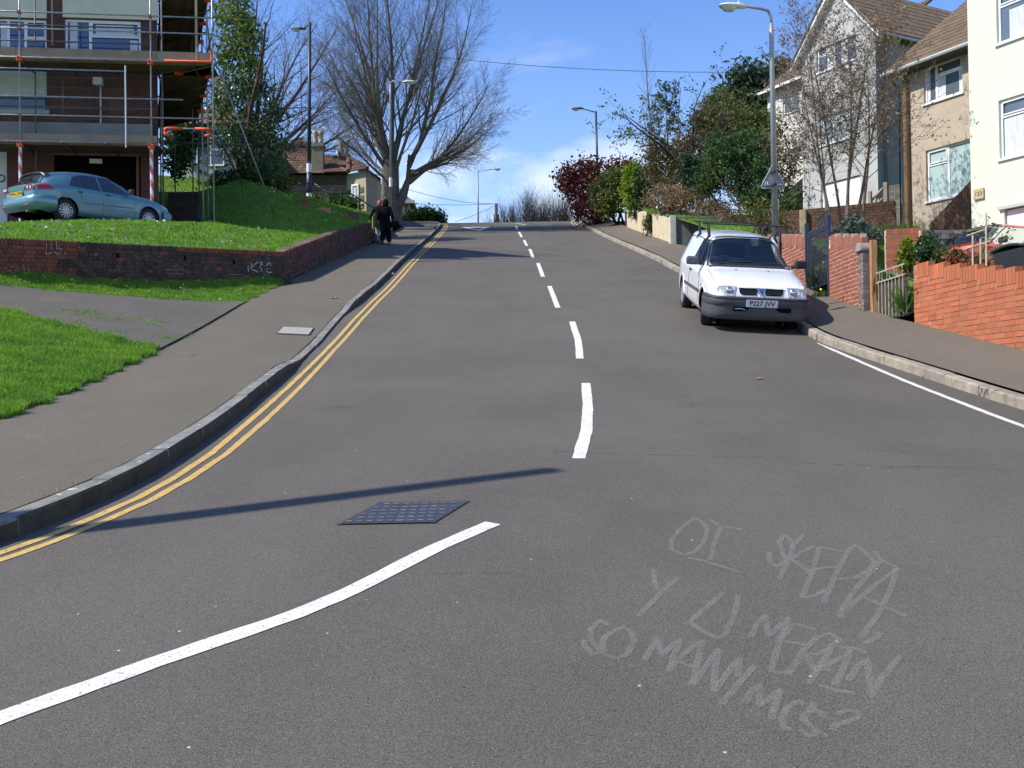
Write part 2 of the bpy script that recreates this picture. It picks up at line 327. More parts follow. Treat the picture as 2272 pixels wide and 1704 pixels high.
# ------------------------------------------------------------------ ground materials
def asphalt(name, base, patch, grain=230, bmp=0.5, speck=(0.30, 0.29, 0.28), stain=0.6):
    m = bpy.data.materials.new(name); nt, b = nodes_of(m); N = nt.nodes.new; L = nt.links.new
    tc = N('ShaderNodeTexCoord'); O = tc.outputs['Object']
    def noise(s, d=3, r=0.6, vec=O):
        n = N('ShaderNodeTexNoise'); n.inputs['Scale'].default_value = s; n.inputs['Detail'].default_value = d; n.inputs['Roughness'].default_value = r; L(vec, n.inputs['Vector']); return n.outputs['Fac']
    def rng(i, a, c, lo=0.0, hi=1.0):
        r = N('ShaderNodeMapRange'); L(i, r.inputs[0]); r.inputs[1].default_value = a; r.inputs[2].default_value = c; r.inputs[3].default_value = lo; r.inputs[4].default_value = hi; return r.outputs[0]
    def mix(f, a, c, mode='MIX'):
        x = N('ShaderNodeMix'); x.data_type = 'RGBA'; x.blend_type = mode
        if isinstance(f, float): x.inputs[0].default_value = f
        else: L(f, x.inputs[0])
        for k, q in ((6, a), (7, c)):
            if isinstance(q, tuple): x.inputs[k].default_value = (*q, 1)
            else: L(q, x.inputs[k])
        return x.outputs[2]
    mp = N('ShaderNodeMapping'); L(O, mp.inputs[0]); mp.inputs['Scale'].default_value = (1.0, 0.22, 1.0); mp.inputs['Rotation'].default_value = (0, 0, 0.05)
    lanes = rng(noise(1.1, 3, 0.5, mp.outputs[0]), 0.35, 0.68)
    c = mix(lanes, base, tuple(k * 0.90 for k in base))
    c = mix(rng(noise(0.55, 6, 0.65), 0.42, 0.62), c, patch)
    c = mix(rng(noise(7.0, 4, 0.7), 0.60, 0.78, 0.0, stain * 0.5), c, tuple(k * 0.62 for k in base))
    g = noise(grain, 2, 0.9)
    c = mix(rng(g, 0.32, 0.50, 0.95, 0.0), c, tuple(k * 0.28 for k in base))
    c = mix(rng(g, 0.56, 0.70, 0.0, 0.62), c, speck)
    v = N('ShaderNodeTexVoronoi'); v.inputs['Scale'].default_value = 7; L(O, v.inputs['Vector'])
    gm = N('ShaderNodeMath'); gm.operation = 'MULTIPLY'; L(rng(v.outputs['Distance'], 0.055, 0.030, 0.0, 0.9), gm.inputs[0]); L(rng(noise(2.3, 3), 0.50, 0.56), gm.inputs[1])
    c = mix(gm.outputs[0], c, (0.55, 0.54, 0.50))
    # fine joints and cracks
    v2 = N('ShaderNodeTexVoronoi'); v2.feature = 'DISTANCE_TO_EDGE'; v2.inputs['Scale'].default_value = 0.33
    wv = N('ShaderNodeVectorMath'); wv.operation = 'ADD'; nz = N('ShaderNodeTexNoise'); nz.inputs['Scale'].default_value = 2.2; nz.inputs['Detail'].default_value = 6; L(O, nz.inputs['Vector'])
    L(O, wv.inputs[0]); sc = N('ShaderNodeVectorMath'); sc.operation = 'SCALE'; sc.inputs['Scale'].default_value = 0.7; L(nz.outputs['Color'], sc.inputs[0]); L(sc.outputs[0], wv.inputs[1]); L(wv.outputs[0], v2.inputs['Vector'])
    cm = N('ShaderNodeMath'); cm.operation = 'MULTIPLY'; L(rng(v2.outputs['Distance'], 0.006, 0.002), cm.inputs[0]); L(rng(noise(0.8, 2), 0.63, 0.70, 0.0, 0.6), cm.inputs[1])
    c = mix(cm.outputs[0], c, tuple(k * 0.45 for k in base))
    L(c, b.inputs['Base Color']); b.inputs['Roughness'].default_value = 0.95; b.inputs['Specular IOR Level'].default_value = 0.15
    bp = N('ShaderNodeBump'); bp.inputs['Strength'].default_value = bmp; bp.inputs['Distance'].default_value = 0.006; L(g, bp.inputs['Height'])
    bp2 = N('ShaderNodeBump'); bp2.inputs['Strength'].default_value = 0.35; bp2.inputs['Distance'].default_value = 0.05; L(noise(1.6, 4, 0.5), bp2.inputs['Height']); L(bp2.outputs[0], bp.inputs['Normal'])
    L(bp.outputs[0], b.inputs['Normal']); MATS[name] = m; return m
M_ROAD = asphalt('road asphalt', (0.122, 0.110, 0.092), (0.133, 0.120, 0.101), grain=150, bmp=0.75)
M_PAVE = asphalt('pavement asphalt', (0.158, 0.139, 0.106), (0.138, 0.121, 0.093), grain=150, bmp=0.5, speck=(0.30, 0.28, 0.26))
M_PATH = asphalt('path asphalt', (0.142, 0.128, 0.102), (0.118, 0.106, 0.087), grain=150, bmp=0.4)
M_EARTH = mat('earth', (0.055, 0.075, 0.02), 0.95, var=0.4, scale=3, bump=0.6, bscale=30, col2=(0.045, 0.09, 0.015))
M_LAWN = mat('lawn', (0.120, 0.200, 0.020), 0.95, scale=1.4, bump=0.9, bscale=45, col2=(0.085, 0.155, 0.018), detail=9)
M_KERB = mat('kerb stone', (0.235, 0.225, 0.20), 0.85, col2=(0.13, 0.125, 0.11), scale=5, bump=0.6, bscale=35, isl=0.15, spots=((0.46, 0.45, 0.42), 9, 0.66), detail=8)
M_SHADE_GRIME = mat('shaded dirty kerb face', (0.080, 0.068, 0.044), 0.95, col2=(0.042, 0.037, 0.025), scale=6, bump=0.6, bscale=35, detail=8)  # shade of the left road face put into the colour, with some grime
M_KERB2 = mat('worn kerb stone', (0.36, 0.31, 0.22), 0.85, col2=(0.20, 0.18, 0.15), scale=6, bump=0.9, bscale=30, isl=0.12, spots=((0.08, 0.075, 0.07), 7, 0.64), detail=8)
M_WHITE = mat('road paint white', (0.72, 0.70, 0.62), 0.75, var=0.22, scale=9, bump=0.35, bscale=180, spots=((0.24, 0.23, 0.22), 70, 0.62), detail=8)
M_YEL = mat('road paint yellow', (0.58, 0.38, 0.105), 0.75, var=0.25, scale=12, bump=0.3, bscale=180, spots=((0.20, 0.165, 0.11), 50, 0.60), detail=8)

def strip(fa, fb, zf, y0, y1, dy, nx, off=0.0):
    ys = np.arange(y0, y1 + 1e-6, dy); rows = []
    for y in ys:
        a, b = float(fa(y)), float(fb(y)); xs = np.linspace(a, b, nx)
        zs = zf(xs, np.full(nx, y)) + off
        rows.append([(x, y, float(z)) for x, z in zip(xs, zs)])
    return MB().grid(rows)
def base_hill():
    xs = np.concatenate([np.linspace(-900, -60, 12), np.linspace(-50, 50, 41), np.linspace(60, 900, 12)])
    ys = np.concatenate([np.linspace(-300, -40, 8), np.arange(-30, 110, 3.0), np.linspace(120, 1500, 20)])
    rows = []
    for y in ys:
        z = float(zr(y)) if y > -40 else -6.2 + (y + 40) * 0.02
        rows.append([(x, y, z - 0.6 - (4.0 if False else 0.0)) for x in xs])
    return MB().grid(rows).build('ground', M_LAWN, kind='structure', smooth=True)
base_hill()
road = strip(xl, xr, Zroad, -8, 66, 0.5, 25).build('road', M_ROAD, kind='structure', smooth=True)
MB().grid([[(x, y, float(zr(y)) - 0.03) for x in np.linspace(-60, 60, 13)] for y in np.arange(55, 100, 2.0)]).build('junction_road', M_ROAD, kind='structure', smooth=True)
pavement_left = strip(xe, lambda y: xl(y) - 0.15, Zpl, -8, 61, 0.5, 9).build('left_pavement', M_PAVE, kind='structure', smooth=True)
pavement_right = strip(lambda y: xr(y) + 0.15, xw, Zpr, -6, 60, 0.5, 9).build('right_pavement', M_PAVE, kind='structure', smooth=True)
# verge under the retaining wall
strip(lambda y: -40.0, lambda y: xe(y), Zlow, -8, 24.5, 0.5, 40, -0.012).build('verge', M_LAWN, kind='structure', smooth=True)
# upper lawn, bounded by the retaining wall
def lawn_x(y):
    if y < 17.2: return -8.95 - (17.2 - y) / 0.6 * 6.05
    ys = [17.2, 24.0, 31.0, 38.3, 38.9, 44, 52, 57]; xs = [-8.95, -5.42, -5.33, -5.28, -5.42, -5.5, -5.62, -6.5]
    return float(np.interp(y, ys, xs))
rows = []
for y in np.concatenate([np.arange(16.65, 18, 0.27), np.arange(18, 62, 0.4)]):
    a = lawn_x(float(y)) - 0.06; xs = a - np.linspace(0, 1, 70) ** 1.6 * (45 + a); xs = a - np.linspace(0, 1, 70) ** 1.8 * 40
    rows.append([(x, float(y), float(z)) for x, z in zip(xs, Zup(xs, np.full(70, float(y))))])
lawn = MB().grid(rows).build('upper_lawn', M_LAWN, kind='structure', smooth=True)
# gardens on the right
rows = []
for y in np.arange(4, 60, 0.5):
    a = float(xw(y)) + 0.12; xs = a + np.linspace(0, 1, 50) ** 1.7 * 32
    rows.append([(x, float(y), float(z)) for x, z in zip(xs, Zrt(xs, np.full(50, float(y))))])
MB().grid(rows).build('right_garden_ground', M_LAWN, kind='structure', smooth=True)
# driveway in front of the pale green house
MB().grid([[(x, y, float(Zrt(x, y)) + 0.02) for x in np.linspace(8.3, 16, 12)] for y in np.linspace(11, 22.8, 14)]).build('driveway', M_PATH, kind='structure', smooth=True)
# car standing in front of the flats
MB().grid([[(x, y, float(Zup(x, y)) + 0.03) for x in np.linspace(-22, -9.2, 22)] for y in np.linspace(24.85, 31.2, 14)]).build('parking_area', M_PATH, kind='structure', smooth=True)

# side path crossing the verge
near = [(-4.88, 13.9), (-6.2, 14.35), (-7.65, 14.95), (-12, 14.6), (-20, 13.6)]
far = [(-5.28, 19.9), (-6.6, 18.5), (-8.5, 16.75), (-13, 15.95), (-20, 15.2)]
rows = []
for k in range(41):
    t = k / 40 * 4; i = min(3, int(t)); u = t - i
    n_ = Vector(near[i]).lerp(Vector(near[i + 1]), u); f_ = Vector(far[i]).lerp(Vector(far[i + 1]), u)
    rows.append([(p.x, p.y, float(Zlow(p.x, p.y)) + 0.028) for p in (n_.lerp(f_, s / 8) for s in range(9))])
MB().grid(rows).build('side_path', M_PATH, kind='structure', smooth=True)

# ------------------------------------------------------------------ kerb stones, each its own piece
def kerbs(fx, side, m, y0, y1, step, name_root):
    root = empty(name_root, (0, 0, 0)); tag(root, kind='structure')
    y = y0 if side > 0 else 3.2; g = random.Random(3)
    while y < y1:
        L_ = step * g.uniform(0.96, 1.04) if y > 2 else step
        ya, yb = y + 0.006, y + L_ - 0.006
        kh = (lambda q: float(kerb_h(q))) if side < 0 else (lambda q: KH)
        b = MB(); ra = []
        dx = g.uniform(-.006, .006); dz = g.uniform(-.005, .005)
        for q in np.linspace(ya, yb, 3):
            k = float(fx(q)) + dx; zb = float(Zroad(k, q)); h = kh(q) + dz
            w = 0.15 * side
            ra.append([(k + side * 0.0, q, zb - 0.12), (k + side * 0.006, q, zb + h - 0.018), (k + side * 0.022, q, zb + h), (k + w * 0.93, q, zb + h + 0.002), (k + w, q, zb + h - 0.008), (k + w, q, zb - 0.12)])
        b.grid(ra)
        n = 6; b.f.append(tuple(range(n))); b.f.append(tuple(range(3 * n - 1, 2 * n - 1, -1)))
        o = b.build('kerb_stone', m, root, fix=True)
        if side < 0:                     # the road face has its shade painted in, along with dirt
            o.data.materials.append(M_SHADE_GRIME)
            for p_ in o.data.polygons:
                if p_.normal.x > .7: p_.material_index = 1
        y += L_
    return root
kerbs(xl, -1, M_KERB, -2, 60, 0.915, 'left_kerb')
kerbs(xr, 1, M_KERB2, -1, 59, 0.76, 'right_kerb')

# ------------------------------------------------------------------ painted markings (parts of the road)
def ribbon(c, w, zf=Zroad, off=0.004, step=0.12, wob=0.004, taper=None):
    """flat painted band of width w along the polyline c"""
    pts = [Vector((p[0], p[1])) for p in c]; out = []
    seg = []
    for a, b in zip(pts, pts[1:]):
        n = max(1, int((b - a).length / step))
        seg += [a.lerp(b, k / n) for k in range(n)]
    seg.append(pts[-1]); rows = []
    for i, p in enumerate(seg):
        t = (seg[min(i + 1, len(seg) - 1)] - seg[max(i - 1, 0)]).normalized(); nn = Vector((-t.y, t.x))
        ww = w * (taper(i / max(1, len(seg) - 1)) if taper else 1)
        r = []
        for s in (-.5, 0, .5):
            q = p + nn * (ww * s + (random.uniform(-wob, wob) if s else 0)); r.append((q.x, q.y, float(zf(q.x, q.y)) + off))
        rows.append(r)
    return MB().grid(rows)
def quad_mark(px, zf=Zroad, off=0.004):
    c = [gray(x, y, zf) for x, y in px]; b = MB()
    a0, a1, b1, b0 = c; rows = []
    for k in range(9):
        p = a0.lerp(b0, k / 8); q = a1.lerp(b1, k / 8)
        rows.append([(r.x, r.y, float(zf(r.x, r.y)) + off) for r in (p.lerp(q, s / 2) for s in range(3))])
    return b.grid(rows)
def from_px(seq, zf=Zroad): return [tuple(gray(x * 1.0271, y * 1.0271, zf))[:2] for x, y in seq]
# centre line dashes, measured as their middle points from the foot of the hill up
dash = [[(1266, 828), (1270, 880), (1267, 930), (1250, 991)], [(1236, 695), (1249, 735), (1253, 775)], [(1187, 618), (1205, 665)], [(1162, 568.5), (1173, 598)],
        [(1144.5, 538), (1151.5, 557)], [(1132, 518.5), (1138, 531)], [(1121, 501), (1127, 512.5)], [(1114.5, 488.5), (1117.5, 496)]]
for s in dash:
    ribbon(from_px(s), 0.105).build('centre_line_dash', M_WHITE, road)
ribbon(from_px([(-60, 1578), (0, 1553), (330, 1433), (640, 1328), (760, 1277), (870, 1220), (950, 1180), (1066, 1131)]), 0.112).build('long_centre_dash', M_WHITE, road)
ribbon(from_px([(1765, 741), (1850, 778), (1950, 821), (2080, 872), (2230, 928), (2400, 985)]), 0.085, taper=lambda t: min(1, 0.35 + t * 6)).build('edge_line', M_WHITE, road)
for near_, off, fx_ in (([(-6.2, 1.2), (-4.6, 3.1), (-3.35, 4.75), (-2.79, 5.45), (-2.65, 5.79), (-2.52, 6.22), (-2.41, 6.69), (-2.34, 7.3), (-2.31, 8.1), (-2.38, 9.9), (-2.46, 11.77), (-2.6, 14.69), (-2.72, 18.2)], .36, 1),
                    ([(-6.35, 1.3), (-4.75, 3.25), (-3.45, 4.88), (-2.86, 5.57), (-2.73, 5.90), (-2.61, 6.34), (-2.52, 6.75), (-2.46, 7.3), (-2.44, 8.13), (-2.52, 9.67), (-2.60, 11.71), (-2.72, 14.61), (-2.86, 18.2)], .22, 1)):
    ribbon(near_ + [(float(xl(y)) + off, y) for y in np.arange(21, 58, 0.7)], 0.062, wob=0.004).build('yellow_line', M_YEL, road)
for off in (0.20, 0.38):
    ribbon([(float(xr(y)) - off, y) for y in np.arange(50.5, 60, 0.5)], 0.075, wob=0.003).build('yellow_line', M_YEL, road)
# hairline seams in the surfacing
M_SEAM = mat('tar seam', (0.035, 0.033, 0.031), 0.9, spots=((0.10, 0.095, 0.088), 9, 0.5))
for s in ([(1190, 975), (1300, 980), (1420, 983), (1560, 986), (1700, 989)], [(935, 1238), (1000, 1237), (1060, 1239), (1125, 1237)], [(1330, 742), (1430, 741), (1520, 744), (1640, 742)], [(1740, 1000), (1900, 1010), (2060, 1008), (2230, 1020)]):
    pts = from_px(s); pts = [(x + random.uniform(-.01, .01), y + random.uniform(-.02, .02)) for x, y in pts]
    ribbon(pts, 0.005, off=0.003, step=0.05, wob=0.003).build('tar_seam', M_SEAM, road)
# give way triangle
tri = [Vector((-2.62, 53.7)), Vector((-1.05, 53.7)), Vector((-1.5, 49.6))]
b = MB()
cen = sum(tri, Vector((0, 0))) / 3
ins = []
for k in range(3):
    p = tri[k]; ins.append(cen + (p - cen) * 0.56)
vs = [(p.x, p.y, float(Zroad(p.x, p.y)) + 0.004) for p in tri + ins]
b.add(vs, [(0, 1, 4, 3), (1, 2, 5, 4), (2, 0, 3, 5)]).build('give_way_triangle', M_WHITE, road)
ribbon([(-1.2, 56.4), (0.3, 55.9), (0.9, 54.6)], 0.1).build('junction_line', M_WHITE, road)
ribbon([(3.3, 57.2), (2.2, 57.6), (1.2, 57.9)], 0.12).build('junction_line', M_WHITE, road)

# manhole cover in the road
M_IRON = mat('blue grey iron', (0.062, 0.072, 0.100), 0.55, metal=0.3, var=0.3, scale=14, bump=0.3, bscale=80)
M_STUD = mat('worn bare iron', (0.30, 0.28, 0.24), 0.5, metal=0.4, isl=0.2)
mc = [gray(x, y, Zroad) for x, y in ((762, 1164), (838, 1118), (1041, 1115), (955, 1160))]
cx = sum(mc, Vector((0, 0, 0))) / 4
ex = ((mc[3] - mc[0]) + (mc[2] - mc[1])) * 0.5; ey = ((mc[1] - mc[0]) + (mc[2] - mc[3])) * 0.5
man = empty('manhole_cover', cx, label='blue grey studded iron manhole cover set in the road beside the pole shadow', cat='manhole cover')
def mpt(u, v, o=0.0):
    q = cx + ex * u + ey * v; return (q.x - cx.x, q.y - cx.y, float(Zroad(q.x, q.y)) + o - cx.z)
b = MB(); b.grid([[mpt(u, v, 0.006) for u in np.linspace(-.5, .5, 5)] for v in np.linspace(-.5, .5, 5)]); b.build('plate', M_IRON, man)
b = MB()
for s in (-1, 1):
    b.grid([[mpt(s * (.5 + .0), v, 0.009), mpt(s * .52, v, 0.009)] for v in (-.55, .55)])
    b.grid([[mpt(u, s * .5, 0.0095), mpt(u, s * .535, 0.0095)] for u in (-.54, .54)])
b.build('frame', mat('dark iron frame', (0.05, 0.05, 0.055), 0.7, metal=0.2), man)
b = MB()
for i in range(9):
    for j in range(6):
        u = -.44 + .11 * i + (0.05 if j % 2 else 0); v = -.42 + .168 * j
        if u > .47: continue
        c0 = Vector(mpt(u, v, 0.007)); b.box(c0.x - .018, c0.x + .018, c0.y - .007, c0.y + .007, c0.z, c0.z + .006)
b.build('studs', M_STUD, man, kind='stuff')
# pale inspection cover in the left pavement
ic = [gray(x, y, Zpl) for x, y in ((615, 741), (628, 727), (697, 731), (684, 744))]
c0 = sum(ic, Vector((0, 0, 0))) / 4
b = MB(); e1 = (ic[3] - ic[0]) / 2; e2 = (ic[1] - ic[0]) / 2
vs = []
for oz in (0.02, 0.008):
    for a, c in ((-1, -1), (1, -1), (1, 1), (-1, 1)):
        q = c0 + e1 * a + e2 * c; vs.append((q.x - c0.x, q.y - c0.y, float(Zpl(q.x, q.y)) - c0.z + oz))
ins_ = empty('inspection_cover', c0, label='small pale concrete inspection cover sunk in the left pavement', cat='inspection cover')
MB().add(vs, [(0, 1, 2, 3), (4, 5, 1, 0), (5, 6, 2, 1), (6, 7, 3, 2), (7, 4, 0, 3)]).build('slab', mat('pale concrete', (0.36, 0.34, 0.30), 0.9, var=0.25, scale=20, bump=0.4), ins_)
b = MB()
for k in range(4):
    a = Vector(vs[4 + k]); c = Vector(vs[4 + (k + 1) % 4]); d = (a + c) / 2; b.tube([a * 1.03, c * 1.03], 0.012, 4)
b.build('frame', mat('dark joint', (0.06, 0.055, 0.05), 0.9), ins_)

# ------------------------------------------------------------------ chalk writing on the tarmac
m = bpy.data.materials.new('chalk'); nt, b_ = nodes_of(m); N = nt.nodes.new; L = nt.links.new
b_.inputs['Base Color'].default_value = (0.40, 0.385, 0.34, 1); b_.inputs['Roughness'].default_value = 0.95
tc = N('ShaderNodeTexCoord'); n = N('ShaderNodeTexNoise'); n.inputs['Scale'].default_value = 150; n.inputs['Detail'].default_value = 2; L(tc.outputs['Object'], n.inputs['Vector'])
n2 = N('ShaderNodeTexNoise'); n2.inputs['Scale'].default_value = 14; n2.inputs['Detail'].default_value = 3; L(tc.outputs['Object'], n2.inputs['Vector'])
mr = N('ShaderNodeMapRange'); L(n.outputs['Fac'], mr.inputs[0]); mr.inputs[1].default_value = 0.35; mr.inputs[2].default_value = 0.7; mr.inputs[3].default_value = 0.06; mr.inputs[4].default_value = 0.36
mr2 = N('ShaderNodeMapRange'); L(n2.outputs['Fac'], mr2.inputs[0]); mr2.inputs[1].default_value = 0.3; mr2.inputs[2].default_value = 0.7; mr2.inputs[3].default_value = 0.45; mr2.inputs[4].default_value = 1.0
mu = N('ShaderNodeMath'); mu.operation = 'MULTIPLY'; L(mr.outputs[0], mu.inputs[0]); L(mr2.outputs[0], mu.inputs[1]); L(mu.outputs[0], b_.inputs['Alpha'])
M_CHALK = m
STROKES = [  # letters as drawn on the road, traced in a 2212 wide enlargement of the area right of the middle
 [(805,140),(860,170),(885,215),(860,290),(805,350),(735,365),(665,335),(660,280),(720,205),(805,140)],                                # O
 [(895,150),(960,190),(1030,200),(1100,212)], [(965,200),(925,300),(903,400)], [(760,385),(860,402),(960,435),(1090,475)],               # I
 [(1475,240),(1420,300),(1400,330)], [(1325,520),(1370,420),(1410,330),(1395,270),(1350,245),(1325,290),(1345,350),(1365,400),(1310,440),(1270,410),(1262,350)],  # S
 [(1540,315),(1460,350),(1395,395),(1480,450),(1530,490)],                                                                            # K
 [(1570,320),(1530,470),(1465,630),(1540,620),(1610,580)], [(1570,318),(1740,352)], [(1530,462),(1600,445),(1680,442)],                       # E
 [(1760,320),(1690,450),(1640,560),(1597,660)], [(1750,345),(1790,305),(1850,345),(1910,410),(1870,465),(1790,510),(1690,515)],          # P
 [(1905,345),(1950,400),(2050,445)], [(1945,405),(1860,500),(1760,620),(1700,720),(1700,750)],                                        # T
 [(1740,700),(1830,620),(1930,540),(2050,450),(2000,600),(1920,750),(1825,875)], [(1840,625),(1960,680),(2105,745)],                     # A
 [(1945,845),(1915,880),(1850,912)],                                                                                                 # comma
 [(555,455),(560,530),(585,590)], [(710,505),(640,560),(560,640),(460,745)],                                                          # Y
 [(980,600),(900,670),(775,780),(870,845),(945,880),(990,860),(1040,760),(1078,615)],                                                    # U
 [(1148,875),(1190,790),(1240,735),(1250,800),(1258,870),(1320,810),(1385,750),(1350,850),(1315,910)],                                   # M
 [(1550,825),(1400,790),(1320,920),(1275,1080),(1330,1095),(1400,1080)], [(1320,900),(1400,905),(1480,920)],                              # E
 [(1380,1110),(1470,960),(1560,870),(1640,850),(1690,885),(1640,940),(1560,980),(1490,975),(1530,1050),(1560,1090)],                      # R
 [(1640,950),(1570,1060),(1505,1160)], [(1740,985),(1660,1020),(1570,1070),(1640,1080)],                                               # K
 [(1690,935),(1800,945),(1865,970)], [(1760,950),(1720,1060),(1665,1170)], [(1570,1170),(1680,1200),(1785,1220)],                         # I
 [(1750,1140),(1800,1060),(1865,1010),(1880,1120),(1890,1240),(1960,1120),(2070,985)],                                                  # N
 [(275,800),(230,765),(170,820),(165,880),(210,930),(240,965),(180,980),(130,930),(125,890)],                                           # S
 [(300,840),(370,812),(420,840),(430,900),(390,980),(330,1005),(265,985),(240,930),(250,880),(300,840)],                                # O
 [(500,1015),(540,940),(572,875),(590,930),(605,990),(660,930),(722,885),(690,960),(655,1060)],                                          # M
 [(640,1085),(700,1010),(770,950),(855,895),(830,1000),(790,1165)], [(700,1020),(760,1045),(830,1060)],                                   # A
 [(795,1160),(860,1070),(955,945),(930,1070),(925,1205)],                                                                             # N
 [(925,1210),(990,1120),(1080,1000),(1070,1120)], [(1175,1050),(1100,1130),(970,1285)],                                                # N Y
 [(1115,1280),(1150,1210),(1208,1160),(1205,1230),(1205,1300),(1260,1250),(1335,1195),(1300,1290),(1275,1380)],                           # M
 [(1480,1290),(1440,1265),(1380,1300),(1345,1370),(1350,1430),(1400,1440)],                                                           # C
 [(1550,1280),(1500,1330),(1470,1380),(1530,1430),(1560,1460),(1510,1485),(1450,1440)], [(1500,1340),(1560,1320),(1605,1370)],          # S
 [(1680,1350),(1740,1320),(1810,1335),(1800,1370),(1740,1395),(1670,1410),(1650,1445)], [(1600,1475),(1622,1473)]]                     # ?
b = MB()
for s in STROKES:
    pts = [GR(1250 + x * 0.36166, 1100 + y * 0.36166) for x, y in s]
    r = ribbon([(p.x, p.y) for p in pts], 0.027, off=0.0045, step=0.02, wob=0.002); b.add(r.v, r.f)
tag(b.build('chalk_writing', M_CHALK), 'faint hand scrawled chalk message in grey capitals across the near tarmac', 'graffiti')
# ------------------------------------------------------------------ brick materials
M_BR_RED = mat('red brick', (0.24, 0.075, 0.045), 0.9, col2=(0.17, 0.05, 0.032), scale=9, bump=0.5, bscale=50, isl=0.28)
M_BR_DARK = mat('sooty brick', (0.105, 0.060, 0.043), 0.92, col2=(0.045, 0.034, 0.03), scale=6, bump=0.6, bscale=50, isl=0.35, spots=((0.22, 0.21, 0.19), 12, 0.70))
M_MORT_D = mat('dark mortar', (0.085, 0.075, 0.068), 0.95, var=0.4, scale=6, bump=0.5, spots=((0.42, 0.42, 0.41), 2.2, 0.60))
M_BR_ORG = mat('orange brick', (0.47, 0.145, 0.055), 0.85, col2=(0.36, 0.105, 0.05), scale=5, bump=0.5, bscale=60, isl=0.16, spots=((0.50, 0.26, 0.16), 7, 0.68), detail=8)
M_MORT_G = mat('grey mortar', (0.33, 0.24, 0.19), 0.95, var=0.25, scale=20, bump=0.4)
M_BR_SM = mat('dull red brick', (0.34, 0.095, 0.055), 0.88, col2=(0.24, 0.075, 0.05), scale=9, bump=0.5, isl=0.22)
M_BR_COP = mat('brown red coping brick', (0.36, 0.135, 0.085), 0.88, col2=(0.26, 0.10, 0.07), scale=8, bump=0.5, isl=0.18)
M_MORT_C = mat('cream mortar', (0.60, 0.50, 0.37), 0.95, var=0.15, scale=20, bump=0.4)
M_BR_BRN = mat('brown brick', (0.13, 0.062, 0.035), 0.92, col2=(0.075, 0.042, 0.026), scale=7, bump=0.5, isl=0.3)
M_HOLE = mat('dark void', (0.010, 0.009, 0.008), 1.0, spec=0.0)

def slope_wall(root, a, b, za, zb, ba, bb, mats, pick, depth=0.22, side=1, mortar=M_MORT_D, out=None):
    """bricks following the slope of the wall top between plan points a and b; 'side' gives the visible face"""
    A = Vector((a[0], a[1], za)); B = Vector((b[0], b[1], zb)); ex = (B - A).normalized()
    h = Vector((ex.x, ex.y, 0)).normalized(); n = Vector((h.y, -h.x, 0)) * side; ez = Vector((0, 0, 1))
    Lx = (B - A).length; cosv = Vector((ex.x, ex.y)).length
    b_ = MB()
    dz = max(za - ba, zb - bb) + 0.35
    c0 = A - n * (depth / 2 + 0.012); c1 = B - n * (depth / 2 + 0.012)
    vs = []
    for c in (c0, c1):
        for s in (-1, 1):
            for z in (-0.012, -dz): vs.append(c + n * s * (depth / 2 - 0.004) + ez * z)
    b_.add(vs, [(0, 1, 3, 2), (4, 6, 7, 5), (0, 4, 5, 1), (2, 3, 7, 6), (0, 2, 6, 4), (1, 5, 7, 3)])
    b_.build('core', mortar, root)
    fr = []; g = random.Random(11)
    # coping of bricks on edge
    x = 0.0
    while x < Lx - 0.05:
        o = A + ex * (x + 0.0325) - n * (depth / 2) + ez * (-0.052 + g.uniform(-.004, .006))
        fr.append((fr_mat(o, ex, n, ez, 0.063, depth + 0.012 + g.uniform(-.006, .012), 0.104), pick(x / Lx, 0)))
        x += 0.0755
    rows = int((dz - 0.1) / 0.0755)
    for r in range(rows):
        hdr = r % 2 == 1; bl = 0.102 if hdr else 0.215; step = bl + 0.0105; x = 0.05 if hdr else 0.0
        while x < Lx - bl * 0.5:
            l = min(bl, Lx - x)
            t = (x + l / 2) / Lx
            zc = -0.116 - 0.0755 * r - 0.0325
            base = ba * (1 - t) + bb * t; top = za * (1 - t) + zb * t
            if top + zc > base - 0.12:
                o = A + ex * (x + l / 2) - n * 0.05 + ez * zc + n * g.uniform(-.003, .004)
                fr.append((fr_mat(o, ex, n, ez, l, 0.1, 0.065), pick(t, r + 1)))
            x += step
    return fr
rw = empty('retaining_wall', (WALL[2][0], WALL[2][1], 4.4), label='low dark brick retaining wall turning the corner under the daisy lawn', cat='wall')
fr = []
gg = random.Random(5)
def pk_front(t, r):
    if r == 0: return 0 if (t < 0.24 or t > 0.55) else 1
    return 0 if t < 0.20 + (0.04 if r < 4 else -0.02) + gg.uniform(-.01, .01) else (0 if gg.random() < 0.05 else 1)
fr += slope_wall(rw, WALL[1], WALL[2], WTOP[1], WTOP[2], wall_base(*WALL[1]), 4.3, None, pk_front)
fr += slope_wall(rw, WALL[0], WALL[1], WTOP[0], WTOP[1], wall_base(*WALL[0]), wall_base(*WALL[1]), None, lambda t, r: 0)
fr += slope_wall(rw, WALL[2], WALL[3], WTOP[2], WTOP[3], 4.35, float(zr(31)) + .15, None, lambda t, r: (0 if gg.random() < 0.3 else 1) if r else (0 if gg.random() < .5 else 1))
fr += slope_wall(rw, WALL[3], WALL[4], WTOP[3], WTOP[4], float(zr(31)) + .15, float(zr(38.3)) + .15, None, lambda t, r: 0 if gg.random() < 0.25 else 1)
pieces('brick', [M_BR_RED, M_BR_DARK], rw, fr)
